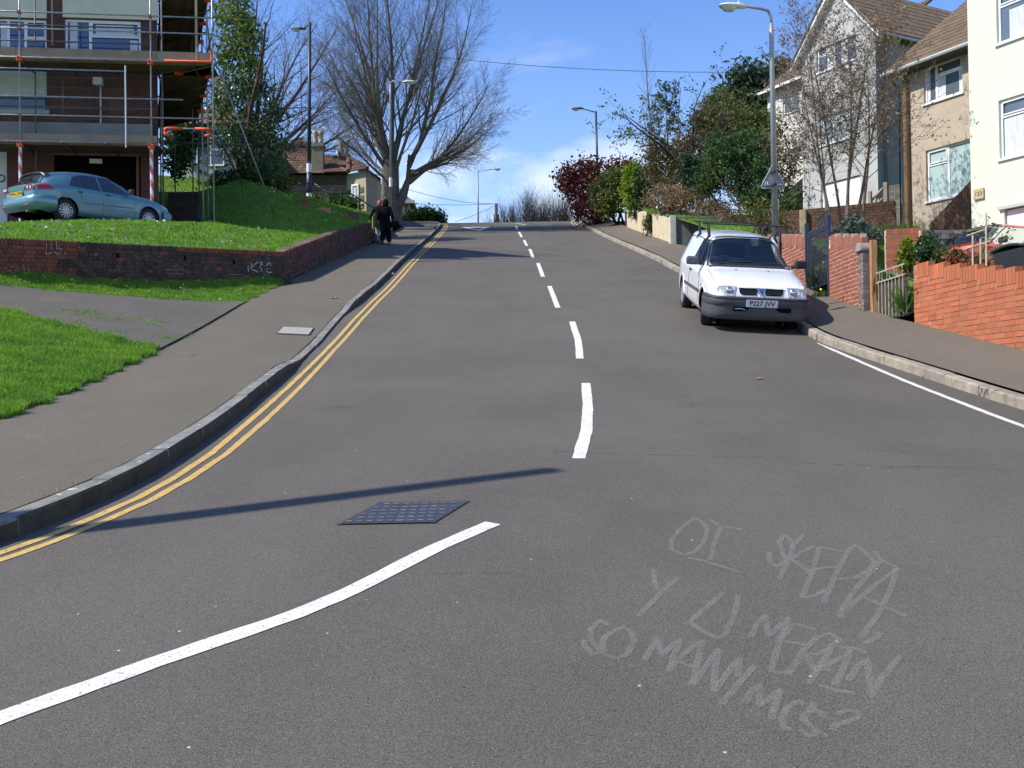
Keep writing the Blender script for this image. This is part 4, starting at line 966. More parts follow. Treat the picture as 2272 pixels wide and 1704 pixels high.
window(Y_, *uw, [(.27, [.62]), (.74, []), (1, [.62])], M_GL_GREY, curtain=[(.28, .45, .03, .95), (.6, .73, .03, .95)])
window(Y_, *mwn, [(.32, []), (1, [])], M_GL_PALE)
b = MB(); b.box(gd[0] + .02, gd[1] - .02, -.11, -.07, gd[2], gd[3] - .02)
for k in range(7): xx = gd[0] + .12 + k * (gd[1] - gd[0] - .2) / 6.5; b.box(xx, xx + .02, -.07, -.062, gd[2], gd[3] - .06)
Y_.put(b, 'garage_door', M_GAR)
mid = (w0 + w1) / 2; ov = .35; sl = (zAp - zEv) / (mid - w0)
for sgn_, nm in ((-1, 'l'), (1, 'r')):
    e = mid + sgn_ * (mid - w0 + ov); ze = zEv - sl * ov
    Y_.put(MB().prism([(mid, zAp + .12), (e, ze + .12), (e, ze - .12), (mid, zAp - .16)], .02, .26), 'barge_board', M_UPVC)
    q = [Vector((e, .3, ze + .1)), Vector((mid, .3, zAp + .14)), Vector((mid, -9, zAp + .14)), Vector((e, -9, ze + .1))]
    b = MB(); b.add(q + [v - Vector((0, 0, .1)) for v in q], [(0, 1, 2, 3), (7, 6, 5, 4), (0, 4, 5, 1), (1, 5, 6, 2), (2, 6, 7, 3), (3, 7, 4, 0)])
    Y_.put(b, 'roof', mat('roof felt', (0.1, 0.075, 0.05), 0.95))
# tiles on the slope that shows
e = mid + (mid - w0 + ov); ze = zEv - sl * ov
oT = Y_.at(e, ze + .11, .28); up_ = (Y_.at(mid, zAp + .15, .28) - oT)
tile_roof(yh, oT, -Y_.n, up_, 9.0, up_.length, .30, .33, M_TILE_B, thick=.16, limit=260)
Y_.put(MB().tube([(e + .02, .3, ze + .02), (e + .02, -9, ze + .02)], .055, 8), 'gutter', M_GUT)
Y_.put(MB().tube([(w1 + .3, -.3, ze - .05), (w1 + .08, -.35, ze - .4), (w1 + .08, -.35, 7.2)], .05, 8), 'down_pipe', M_BLACKP)
# lower cottage beyond it, mostly behind the tree
M_WHITER = mat('white cottage render', (0.66, 0.64, 0.58), 0.9, var=0.15, scale=2)
ch = empty('rendered_cottage', (12.4, 46, 9.5), label='white rendered cottage beyond the grey house, half hidden by the pine', cat='house')
C_ = Plane((14.0, 45.5, 0), 27, ch)
c0 = C_.az(1704, 300)[0]; c1 = C_.az(1800, 300)[0] + 2; zc = C_.az(1704, 205)[1]
cwn = (C_.az(1738, 300)[0], C_.az(1775, 300)[0], C_.az(1738, 255)[1], C_.az(1738, 215)[1]); cw2 = (C_.az(1740, 300)[0], C_.az(1780, 300)[0], C_.az(1740, 362)[1], C_.az(1740, 335)[1])
face_with_holes(C_, c0, c1, 8.8, zc, [cwn, cw2], M_WHITER, back=8)
window(C_, *cwn, [(.5, []), (1, [])], M_GL_GREY); window(C_, *cw2, [(.33, []), (.66, []), (1, [])], M_GL_PALE)
oC = C_.at(c0 - .3, zc - .05, .35); eu = (-C_.n + EZ * .72).normalized(); q = [oC, oC + C_.r * 7, oC + C_.r * 7 + eu * 5, oC + eu * 5]
o = MB().add(q + [p - EZ * .12 for p in q], [(0, 1, 2, 3), (7, 6, 5, 4), (0, 4, 5, 1), (1, 5, 6, 2), (2, 6, 7, 3), (3, 7, 4, 0)]).build('roof', mat('roof felt', (.1, .075, .05), .95), ch); o.matrix_parent_inverse = mw(ch).inverted()
tile_roof(ch, oC, C_.r, eu, 7, 5, .32, .34, M_TILE_B, thick=.16, limit=200)
C_.put(MB().box(c0 - .3, c1, .34, .40, zc - .12, zc), 'gutter', M_UPVC)

# ---- stone bungalow on the left behind the bank
M_RUB = mat('rubble stone', (0.30, 0.215, 0.14), 0.95, col2=(0.19, 0.135, 0.10), scale=3, bump=0.9, bscale=18, isl=0.3, spots=((0.36, 0.30, 0.22), 7, 0.66))
M_ASH = mat('ashlar dressing', (0.46, 0.40, 0.27), 0.9, var=0.25, scale=5, bump=0.3)
M_DKST = mat('dark quoin stone', (0.14, 0.12, 0.09), 0.95, var=0.3, bump=0.4)
sb = empty('stone_bungalow', (-10, 52, 11), label='stone bungalow with red brown hipped roof and two chimneys behind the handrail', cat='house')
def lk(mb, name, m, parent=sb, **kw):
    o = mb.build(name, m, parent, **kw); o.matrix_parent_inverse = mw(parent).inverted(); return o
Xp = lambda px, d: ray(px, 400).x * d
Zp = lambda px, py, d: EYE.z + ray(px, py).z * d
zE_ = Zp(720, 388, 52)
xa, xb_ = Xp(585, 52), Xp(768, 52)
lk(MB().box(xa, xb_, 52, 60, 10.5, zE_ - .55), 'wall', M_RUB)
fr = []; g = random.Random(2); z = 11.0
while z < zE_ - .6:
    h = g.uniform(.12, .22); x = xa
    while x < xb_ - .05:
        w = min(g.uniform(.16, .5), xb_ - x); fr.append((fr_mat(Vector((x + w / 2, 52 - .02, z + h / 2)), Vector((1, 0, 0)), Vector((0, 1, 0)), EZ, w * .95, .08 + g.uniform(0, .03), h * .9), 0)); x += w
    z += h
pieces('stone', [M_RUB], sb, fr)
lk(MB().box(xa, xb_ - .01, 51.9, 52.3, zE_ - .55, zE_ - .02), 'eaves_band', mat('dark timber eaves', (0.10, 0.075, 0.05), 0.9, var=0.3))
# bay
b0, b1, b2 = Vector((xb_ + .02, 51.95, 0)), Vector((Xp(812, 51.2), 51.2, 0)), Vector((Xp(838, 53), 53, 0))
bay = MB()
for p, q in ((b0, b1), (b1, b2), (b2, Vector((b2.x, 59, 0)))):
    bay.add([p + EZ * 9.5, q + EZ * 9.5, q + EZ * zE_, p + EZ * zE_], [(0, 1, 2, 3)])
lk(bay, 'bay_wall', M_ASH)
ws = empty; 
d1 = (b1 - b0); L1 = d1.length; d1.normalize(); nn = Vector((d1.y, -d1.x, 0))
for k in range(7):
    for aa in (.06, .70):
        o_ = b0 + d1 * (L1 * aa + .12) + nn * .012 + EZ * (zE_ - .95 - k * .42); lk(MB().box(-.13, .13, -.01, .02, -.13, .13, M=fr_mat(o_, d1, nn, EZ, 1, 1, 1)), 'quoin_stone', M_DKST)
wpl = Plane((b0.x, b0.y, 0), math.degrees(math.atan2(d1.x, -d1.y)), sb)
wz0, wz1 = Zp(790, 470, 51.4), Zp(790, 407, 51.4)
window(wpl, L1 * .30, L1 * .66, wz0, wz1, [(1, [.55])], M_GL_BLUE, curtain=[(.05, .6, .02, .98)], fw=.07, off=.14, name='sash_window')
# roofs
M_FELT = mat('roof felt', (.1, .075, .05), .95)
zr1 = Zp(660, 316, 55.5); R0 = Vector((Xp(648, 55.5), 55.5, zr1)); R1 = Vector((Xp(668, 56.5), 56.5, zr1))
eL = Vector((xa - 1.4, 51.6, zE_)); eR = Vector((xb_ + .15, 51.6, zE_)); eBR = Vector((xb_ + .15, 60, zE_)); eBL = Vector((xa - 1.4, 60, zE_))
lk(MB().add([eL, eR, R1, R0, eBR, eBL], [(0, 1, 2, 3), (1, 4, 2), (4, 5, 3, 2), (5, 0, 3)]), 'roof', M_FELT)
def tri_mask(o, ex, eu, corners):
    cs = [((c - o).dot(ex), (c - o).dot(eu)) for c in corners]
    def f(x, y):
        ins = False; n = len(cs)
        for i in range(n):
            (x1, y1), (x2, y2) = cs[i], cs[(i + 1) % n]
            if (y1 > y) != (y2 > y) and x < (x2 - x1) * (y - y1) / (y2 - y1) + x1: ins = not ins
        return ins
    return f
ex = Vector((1, 0, 0)); eu = ((R0 - eL) - ex * (R0 - eL).x).normalized()
tile_roof(sb, eL, ex, eu, (eR - eL).length, 7, .34, .36, M_TILE_R, thick=.22, mask=tri_mask(eL, ex, eu, [eL, eR, R1, R0]))
zr2 = Zp(740, 347, 54); S0 = Vector((Xp(712, 55), 54.5, zr2)); S1 = Vector((Xp(776, 54.5), 54.2, zr2 - .02))
f0 = Vector((Xp(718, 51.6), 51.55, zE_ + .02)); f1 = Vector((Xp(774, 51.5), 51.5, zE_ + .02)); f2 = Vector((Xp(816, 50.8), 50.8, zE_)); f3 = Vector((Xp(845, 53), 53, zE_)); f4 = Vector((Xp(845, 59), 59, zE_))
lk(MB().add([f0, f1, f2, f3, f4, S0, S1, S1 + Vector((0, 4, 0))], [(0, 1, 6, 5), (1, 2, 6), (2, 3, 6), (3, 4, 7, 6)]), 'roof', M_FELT)
ex = (f1 - f0).normalized(); eu = ((S0 - f0) - ex * (S0 - f0).dot(ex)).normalized()
tile_roof(sb, f0 + EZ * .02, ex, eu, (f1 - f0).length, 4, .30, .34, M_TILE_R, thick=.22, mask=tri_mask(f0, ex, eu, [f0, f1, S1, S0]), limit=150, name='bay_roof_tile')
ex = (f2 - f1).normalized(); eu = ((S1 - f1) - ex * (S1 - f1).dot(ex)).normalized()
tile_roof(sb, f1 + EZ * .02, ex, eu, (f2 - f1).length, 4, .30, .34, M_TILE_R, thick=.22, mask=tri_mask(f1, ex, eu, [f1, f2, S1]), limit=100, name='bay_roof_tile')
rdg = MB(); rdg.tube([f1 + EZ * .05, S1 + EZ * .08], .12, 8); rdg.tube([R1 + EZ * .05, eR + EZ * .05], .1, 8); rdg.tube([R0 + EZ * .05, R1 + EZ * .05], .1, 8); rdg.tube([S0 + EZ * .05, S1 + EZ * .08], .1, 8); rdg.tube([S1 + EZ * .05, f2 + EZ * .05], .09, 8)
lk(rdg, 'ridge', M_TILE_R)
M_BUFF = mat('buff render', (0.27, 0.24, 0.17), 0.95, var=0.3, scale=3, bump=0.4); M_POT = mat('buff chimney pot', (0.56, 0.47, 0.32), 0.85, var=0.3, scale=7)
for (p0, p1, yt, yb, d, pots) in ((694.5, 719, 322, 388, 52.2, (701, 713)), (752, 774, 344, 360, 54, (758, 769))):
    x0, x1 = Xp(p0, d), Xp(p1, d); zt = Zp(p0, yt, d); zb = Zp(p0, yb, d)
    c = lk(MB().box(x0, x1, d - .25, d + .25, zb, zt).box(x0 - .06, x1 + .06, d - .31, d + .31, zt - .14, zt + .02), 'chimney', M_BUFF)
    for pp in pots:
        m_ = Matrix.Translation((Xp(pp, d), d, zt)); lk(MB().lathe([(.15, 0), (.13, .2), (.11, .45), (.16, .55), (.17, .7), (.12, .74)], 12, m_), 'chimney_pot', M_POT, parent=c, smooth=True)
dsh = MB().lathe([(.0, 0), (.14, .03), (.27, .12)], 16, Matrix.Translation((Xp(748, 54), 53.8, Zp(748, 343, 54))) @ Matrix.Rotation(R(80), 4, 'Y'))
lk(dsh, 'satellite_dish', mat('white dish', (.8, .8, .8), .5))

# ---- pale villa glimpsed through the scaffold
vh = empty('stone_villa', (-14, 50, 11), label='pale stone villa glimpsed through the scaffold tubes and holly tree', cat='house')
V = lambda mb, name, m, **kw: lk(mb, name, m, parent=vh, **kw)
v0, v1 = Xp(385, 50), Xp(545, 50); zv = Zp(500, 278, 50)
V(MB().box(v0, v1, 50, 58, 10, zv), 'wall', mat('pale villa stone', (0.50, 0.49, 0.46), 0.9, col2=(.38, .37, .34), scale=2, bump=.4))
apx = Vector((Xp(490, 54), 54, Zp(490, 222, 54)))
V(MB().add([(v0 - .4, 49.6, zv), (v1 + .4, 49.6, zv), (v1 + .4, 58.4, zv), (v0 - .4, 58.4, zv), tuple(apx)], [(0, 1, 4), (1, 2, 4), (2, 3, 4), (3, 0, 4), (3, 2, 1, 0)]), 'roof', M_TILE_R)
V(MB().box(Xp(492, 54) - .4, Xp(492, 54) + .4, 53.6, 54.4, apx.z - .6, apx.z + 1.2), 'chimney', M_BUFF)
fr = []; g = random.Random(21)
for k in range(75):
    px_ = g.choice([g.uniform(478, 486), g.uniform(512, 540), g.uniform(440, 470)]); py_ = g.uniform(290, 390); fr.append((fr_mat(Vector((Xp(px_, 50), 49.99, Zp(px_, py_, 50))), ex * 0 + Vector((1, 0, 0)), Vector((0, 1, 0)), EZ, g.uniform(.15, .3), .06, g.uniform(.12, .2)), 0))
pieces('quoin_stone', [M_DKST], vh, fr)
vp = Plane((v0, 50 - .04, 0), 90, vh)
vp.r = Vector((1, 0, 0)); vp.n = Vector((0, -1, 0)); vp.o = Vector((0, 49.95, 0))
window(vp, Xp(468, 50), Xp(499, 50), Zp(480, 368, 50), Zp(480, 300, 50), [(1, [.5])], M_GL_DARK, off=.12, name='sash_window')
window(vp, Xp(418, 50), Xp(440, 50), Zp(430, 368, 50), Zp(430, 300, 50), [(1, [.5])], M_GL_DARK, off=.12, name='sash_window')

# ---- far house end at the crest beside the big tree
fh = empty('far_house', (-8, 72, 11.8), label='far stone house end with chimney beyond the big bare tree', cat='house')
Fh = lambda mb, name, m, **kw: lk(mb, name, m, parent=fh, **kw)
fz = Zp(900, 447, 70)
Fh(MB().box(Xp(850, 70), Xp(905, 70), 70, 78, 10.5, fz), 'wall', M_RUB)
Fh(MB().add([(Xp(846, 70) - .3, 69.6, fz), (Xp(917, 70), 69.6, fz), (Xp(917, 70), 78, fz), (Xp(846, 70) - .3, 78, fz), (Xp(872, 70), 73, Zp(872, 425, 73)), (Xp(885, 70), 74, Zp(885, 428, 73))], [(0, 1, 5, 4), (1, 2, 5), (2, 3, 4, 5), (3, 0, 4), (3, 2, 1, 0)]), 'roof', M_TILE_R)
Fh(MB().box(Xp(846, 69) - .3, Xp(918, 69), 69.4, 69.7, fz - .22, fz - .02), 'fascia', M_GUT)
cc = Fh(MB().box(Xp(880, 71), Xp(904, 71), 71, 71.7, fz + .2, Zp(880, 436, 71)), 'chimney', mat('red chimney', (.30, .16, .11), .9, var=.3))
for pp in (887, 897): lk(MB().lathe([(.15, 0), (.13, .35), (.17, .5), (.15, .62)], 10, Matrix.Translation((Xp(pp, 71), 71.3, Zp(880, 436, 71)))), 'chimney_pot', mat('terracotta pot', (.42, .22, .14), .85), parent=cc)
wq = Plane((0, 69.95, 0), 90, fh); wq.r = Vector((1, 0, 0)); wq.n = Vector((0, -1, 0)); wq.o = Vector((0, 69.97, 0))
window(wq, Xp(888, 70), Xp(896, 70), Zp(890, 480, 70), Zp(890, 458, 70), [(1, [.5])], M_GL_DARK, off=.12, fw=.04)
# ------------------------------------------------------------------ cars: skin from side, width and crown curves
def paint(name, col, metal=0.0, dirt=0.12):
    m = mat(name, col, 0.32, metal=metal, coat=0.9, var=dirt, scale=2.5); nt = m.node_tree; b = nt.nodes['Principled BSDF']; N = nt.nodes.new; L = nt.links.new
    src = b.inputs['Base Color'].links[0].from_socket; g = N('ShaderNodeNewGeometry'); mx = N('ShaderNodeMix'); mx.data_type = 'RGBA'
    L(g.outputs['Backfacing'], mx.inputs[0]); L(src, mx.inputs[6]); mx.inputs[7].default_value = (0.03, 0.03, 0.032, 1); L(mx.outputs[2], b.inputs['Base Color'])
    return m
def pch(xs, ys):
    xs = np.array(xs, float); ys = np.array(ys, float); d = np.diff(ys) / np.diff(xs); m = np.zeros_like(ys)
    for i in range(1, len(xs) - 1):
        if d[i - 1] * d[i] > 0: w1 = 2 * (xs[i + 1] - xs[i]) + xs[i] - xs[i - 1]; w2 = xs[i + 1] - xs[i] + 2 * (xs[i] - xs[i - 1]); m[i] = (w1 + w2) / (w1 / d[i - 1] + w2 / d[i])
    m[0], m[-1] = d[0], d[-1]
    def f(x):
        x = np.clip(x, xs[0], xs[-1]); i = np.clip(np.searchsorted(xs, x) - 1, 0, len(d) - 1); h = xs[i + 1] - xs[i]; t = (x - xs[i]) / h
        return (2 * t**3 - 3 * t**2 + 1) * ys[i] + (t**3 - 2 * t**2 + t) * h * m[i] + (-2 * t**3 + 3 * t**2) * ys[i + 1] + (t**3 - t**2) * h * m[i + 1]
    return f
M_TYRE = mat('tyre rubber', (0.022, 0.022, 0.023), 0.85, bump=0.3); M_RIMS = mat('silver alloy', (0.55, 0.56, 0.58), 0.35, metal=0.8); M_STEELW = mat('dull wheel cover', (0.32, 0.32, 0.33), 0.5, metal=0.4)
M_TRIM = mat('black plastic trim', (0.028, 0.028, 0.03), 0.6, bump=0.15); M_GREYP = mat('grey bumper plastic', (0.075, 0.08, 0.088), 0.5, var=0.25, scale=4, bump=0.2)
M_LENS = mat('headlamp lens', (0.55, 0.57, 0.58), 0.08, coat=1.0, var=0.5, scale=30); M_AMB = mat('smoked indicator lens', (0.34, 0.28, 0.24), 0.15, coat=1.0)
M_REDL = mat('red lamp lens', (0.42, 0.012, 0.012), 0.12, coat=1.0); M_CHR = mat('chrome', (0.75, 0.75, 0.76), 0.12, metal=1.0); M_SEAT = mat('dark seat cloth', (0.035, 0.036, 0.042), 0.95)
M_WIN = glass('car glass', tint=(0.74, 0.78, 0.78), alpha=0.90)
def make_car(name, label, p, pm, loc, rot, wheel_style='disc'):
    root = empty(name, loc, rot=rot, label=label, cat=p['cat'])
    top, belt, hw, rw_, bot = (pch(*p[k]) for k in ('top', 'belt', 'hw', 'rw', 'bot'))
    Lc = p['L']; wy = p['wheels']; wr = p['wr']; shear = p.get('shear', lambda u, z: 0.0)
    def section(u):
        t, be, h, r, bo = float(top(u)), float(belt(u)), float(hw(u)), float(rw_(u)), float(bot(u))
        be = min(be, t - 0.05); r = min(r, h - .02)
        pts = [(h - .07, bo), (h - .015, bo + .08), (h, bo + .24), (h - .003, (bo + be) / 2 + .05), (h - .012, be - .10), (h - .04, be - .02)]
        gh_ = t - be
        if gh_ > .12: pts += [(h - .055, be + .015), (r + (h - .06 - r) * .55, be + gh_ * .42), (r + .01, t - .10), (r - .045, t - .035), (r - .16, t - .008), (r * .5, t + .008), (0, t + .014)]
        else: pts += [(h - .055, be + gh_ * .30), (h - .10, be + gh_ * .55), (h - .17, be + gh_ * .78), (h - .27, be + gh_ * .92), (h * .52, t), (h * .28, t + .006), (0, t + .010)]
        return pts
    NS = 40
    def resample(pts):
        q = np.array(pts); n = len(q); out = []
        for i in range(n - 1):
            p0, p1, p2, p3 = q[max(i - 1, 0)], q[i], q[i + 1], q[min(i + 2, n - 1)]; k = 4 if i in (1, 2, 3) else 3
            for s in range(k):
                t = s / k; out.append(0.5 * ((2 * p1) + (-p0 + p2) * t + (2 * p0 - 5 * p1 + 4 * p2 - p3) * t * t + (-p0 + 3 * p1 - 3 * p2 + p3) * t**3))
        out.append(q[-1]); return np.array(out)
    us = np.concatenate([np.array([0, .012, .03, .06]), np.arange(.1, Lc - .07, .035), np.array([Lc - .05, Lc - .02, Lc])])
    secs = [resample(section(u)) for u in us]; nv = len(secs[0])
    def ypos(u, z): return u + shear(u, z)
    def xs_at(u, z):                     # half width of the skin at height z
        s = resample(section(u)); zz = s[:, 1]; k = np.argmax(zz); return float(np.interp(z, np.maximum.accumulate(zz), s[:, 0]))
    def z_at(u, x):                      # height of the upper skin at half width x
        s = resample(section(u)); n0 = 3 * 1; xx = s[::-1, 0]; zz = s[::-1, 1]; m_ = zz > belt(u) - .12 if True else None
        return float(np.interp(abs(x), xx[m_], zz[m_]))
    V = {}; b = MB(); idx = {}
    holes = p['holes']
    for side in (-1, 1):
        base = b.n; vs = []
        for i, u in enumerate(us):
            for j in range(nv):
                x, z = secs[i][j]; y = u
                for c in wy:             # snap to the wheel arch circle
                    if j < 20:
                        dy, dz = u - c, z - p['wz']; d = math.hypot(dy, dz); Ra = wr + p['gap']
                        if abs(d - Ra) < .026 and d > 0: y = c + dy / d * Ra; z = p['wz'] + dz / d * Ra
                vs.append((side * x, ypos(y, z), z))
        fs = []
        for i in range(len(us) - 1):
            for j in range(nv - 1):
                uc = (us[i] + us[i + 1]) / 2; q = [vs[i * nv + j], vs[i * nv + j + 1], vs[(i + 1) * nv + j + 1], vs[(i + 1) * nv + j]]
                zc = sum(v[2] for v in q) / 4; yc = sum(v[1] for v in q) / 4; xc = abs(sum(v[0] for v in q) / 4)
                if any(math.hypot(uc - c, zc - p['wz']) < wr + p['gap'] - .004 for c in wy) and j < 20: continue
                if any(h(uc, xc, zc) for h in holes): continue
                f = (i * nv + j, i * nv + j + 1, (i + 1) * nv + j + 1, (i + 1) * nv + j)
                fs.append(f if side < 0 else f[::-1])
        b.add(vs, fs)
        for i, flip in ((0, side > 0), (len(us) - 1, side < 0)):      # ends: close towards the centre line
            rows = []
            for j in range(nv):
                x, y, z = vs[i * nv + j]; bul = (-1 if i == 0 else 1) * .03
                rows.append([(x * k, y + bul * (1 - k * k), z) for k in (1, .75, .5, .25, 0)])
            bb = MB().grid(rows)
            if flip: bb.f = [f[::-1] for f in bb.f]
            b.add(bb.v, bb.f)
    me = b.mesh('body'); me.materials.append(pm); bm = bmesh.new(); bm.from_mesh(me); bmesh.ops.remove_doubles(bm, verts=bm.verts, dist=.0005); bm.to_mesh(me); bm.free()
    me.polygons.foreach_set('use_smooth', [True] * len(me.polygons)); body = link('body', me, root)
    def sidepatch(nm, m, side, u0, u1, zlo, zhi, off=.006, nu=14, nz=6, parent=root, **kw):
        rows = []
        for k in range(nu + 1):
            u = u0 + (u1 - u0) * k / nu; lo, hi = (f(u) if callable(f) else f for f in (zlo, zhi)); rows.append([(side * (xs_at(u, lo + (hi - lo) * q / nz) + off), ypos(u, lo + (hi - lo) * q / nz), lo + (hi - lo) * q / nz) for q in range(nz + 1)])
        bb = MB().grid(rows)
        return bb.build(nm, m, parent, smooth=True, **kw)
    def toppatch(nm, m, u0, u1, w0, w1, off=.006, nu=10, nx=14, parent=root, sh=0.0, shc=0.0, **kw):
        rows = []
        for k in range(nu + 1):
            t = k / nu; w = w0 + (w1 - w0) * t; row = []
            for q in range(nx + 1):
                s = -1 + 2 * q / nx; u = u0 + (u1 - u0) * t + sh * (s * s) + shc * (1 - s * s); x = s * w; row.append((x, ypos(u, 1), z_at(u, x) + off))
            rows.append(row)
        return MB().grid(rows).build(nm, m, parent, smooth=True, **kw)
    # wheels, arches, liners
    for c in wy:
        for s in (-1, 1):
            hwc = float(hw(c)) - .012
            w = MB(); M_ = Matrix.Translation((s * (hwc - .105), ypos(c, p['wz']), p['wz'])) @ Matrix.Rotation(s * R(90), 4, 'Y')
            if c == wy[0] and p.get('steer'): M_ = Matrix.Translation((s * (hwc - .105), c, p['wz'])) @ Matrix.Rotation(R(p['steer']), 4, 'Z') @ Matrix.Rotation(s * R(90), 4, 'Y')
            r0 = wr; prof = [(r0 * .64, -.09), (r0 * .86, -.10), (r0 * .97, -.085), (r0, -.06), (r0, .06), (r0 * .97, .085), (r0 * .86, .10), (r0 * .66, .095), (r0 * .63, .03), (.02, .025)]
            wh = w.lathe(prof, 36, M_).build('wheel', M_TYRE, root, smooth=True)
            rim = MB()
            if wheel_style == 'alloy':
                rim.lathe([(r0 * .66, .092), (r0 * .63, .098), (r0 * .60, .085), (r0 * .60, .02)], 32, M_, caps=False)
                for k in range(13):
                    rim.box(r0 * .12, r0 * .62, -.015, .015, .070, .090, M=M_ @ Matrix.Rotation(2 * math.pi * k / 13, 4, 'Z'))
                rim.lathe([(.0, .095), (r0 * .10, .095), (r0 * .14, .075)], 16, M_)
                MB().lathe([(r0 * .62, .03), (.02, .03)], 24, M_).build('brake_disc', M_TRIM, wh)
            else:
                rim.lathe([(r0 * .66, .093), (r0 * .60, .098), (r0 * .50, .080), (r0 * .25, .082), (r0 * .16, .10), (.01, .102)], 32, M_)
                for k in range(9): rim.box(r0 * .30, r0 * .52, -.022, .022, .078, .090, M=M_ @ Matrix.Rotation(2 * math.pi * k / 9, 4, 'Z'))
            rim.build('rim', M_RIMS if wheel_style == 'alloy' else M_STEELW, wh, smooth=False)
            Ra = wr + p['gap']; arc = [(s * (float(hw(c)) - .008 if True else 0), ypos(c + Ra * math.cos(t), 0), p['wz'] + Ra * math.sin(t)) for t in np.linspace(-.35, math.pi + .35, 26)]
            arc = [(s * (xs_at(c + Ra * math.cos(t), max(p['wz'] + Ra * math.sin(t), float(bot(c)) + .02)) + .001), c + Ra * math.cos(t), p['wz'] + Ra * math.sin(t)) for t in np.linspace(-.35, math.pi + .35, 26) if p['wz'] + Ra * math.sin(t) > float(bot(c)) - .02]
            MB().tube(arc, .013, 6).build('wheel_arch', p.get('archm', pm), root, smooth=True)
            rows = [[(s * (abs(x) - .004), y, z), (s * (abs(x) - .34), y, z)] for x, y, z in arc]; li = MB().grid(rows)
            li.add([(s * (float(hw(c)) - .32), c + (Ra + .01) * math.cos(t), p['wz'] + (Ra + .01) * math.sin(t)) for t in np.linspace(0, 2 * math.pi, 20, endpoint=False)], [tuple(range(20))])
            li.build('wheel_housing', M_HOLE, root)
    MB().box(-.62, .62, .25, Lc - .25, float(bot(Lc / 2)) - .0, float(bot(Lc / 2)) + .05).build('underside', M_HOLE, root)
    # simple cabin
    if p.get('cabin', True):
        cy = p['seat']
        for s in (-1, 1):
            st = MB(); st.box(s * .36 - .22, s * .36 + .22, cy - .3, cy + .18, .40, .62); st.box(s * .36 - .21, s * .36 + .21, cy + .14, cy + .28, .60, 1.05); st.box(s * .36 - .12, s * .36 + .12, cy + .17, cy + .27, 1.07, 1.25)
            st.build('seat', M_SEAT, root, bevel=.04)
        MB().box(-.68, .68, p['dash'], p['dash'] + .35, .70, p['dz']).build('dashboard', M_SEAT, root, bevel=.03)
        an = np.linspace(0, 2 * math.pi, 25); sw = MB().tube([(p['sw'] * .36 + .19 * math.cos(a), p['dash'] + .42 + .06 * math.sin(a), p['dz'] + .0 + .17 * math.sin(a)) for a in an], .014, 6, caps=False)
        sw.build('steering_wheel', M_TRIM, root)
    return dict(root=root, body=body, xs=xs_at, zs=z_at, side=sidepatch, top=toppatch, yp=ypos, hw=hw, belt=belt, tp=top)
def front_panel(car, nm, m, pts, y, parent=None, depth=.02, smooth=False, **kw):
    """flat shape in (x,z) standing on the front or back end"""
    yy = y if callable(y) else (lambda x, z: y); n = len(pts)
    vs = [(x, yy(x, z) - depth, z) for x, z in pts] + [(x, yy(x, z) + depth, z) for x, z in pts]
    b = MB().add(vs, [tuple(range(n)), tuple(range(2 * n - 1, n - 1, -1))] + [(k, k + n, (k + 1) % n + n, (k + 1) % n) for k in range(n)])
    return b.build(nm, m, parent or car['root'], fix=True, **kw)
def wrap_band(car, nm, m, zs, outs, y_end, u_back, front=True, parent=None, Lc=0, inner=.0):
    """bumper: a profile (zs, outs) swept round the end of the body from one flank to the other"""
    path = []; hw = car['hw']; n = 26
    for k in range(n + 1):
        t = -1 + 2 * k / n; a = abs(t)
        # flank part then rounded corner then face
        u_ = u_back if a > .999 else None
        if a > .80: f = (a - .80) / .20; u = .20 + (u_back - .20) * f; x = float(hw(u if front else Lc - u)) + .004; nx, ny = 1, -.12
        elif a > .62: f = (a - .62) / .18; an = f * math.pi / 2; R_ = .20; xw_ = float(hw(.2 if front else Lc - .2)) + .004; x = xw_ - R_ * (1 - math.sin(an)); u = R_ * (1 - math.cos(an)); nx, ny = math.sin(an), -math.cos(an)
        else: x = (float(hw(.2 if front else Lc - .2)) + .004 - .20) * a / .62; u = -.03 * (1 - (a / .62) ** 2); nx, ny = 0, -1
        sx = 1 if t >= 0 else -1
        path.append((sx * x, u, sx * nx, ny))
    rows = []
    for x, u, nx, ny in path:
        r = []
        for z, o in zip(zs, outs):
            yv = (y_end + u + ny * o) if front else (y_end - u - ny * o); r.append((x + nx * o * .8, yv, z))
        rows.append(r)
    b = MB().grid(rows)
    return b.build(nm, m, parent or car['root'], smooth=True, fix=True)

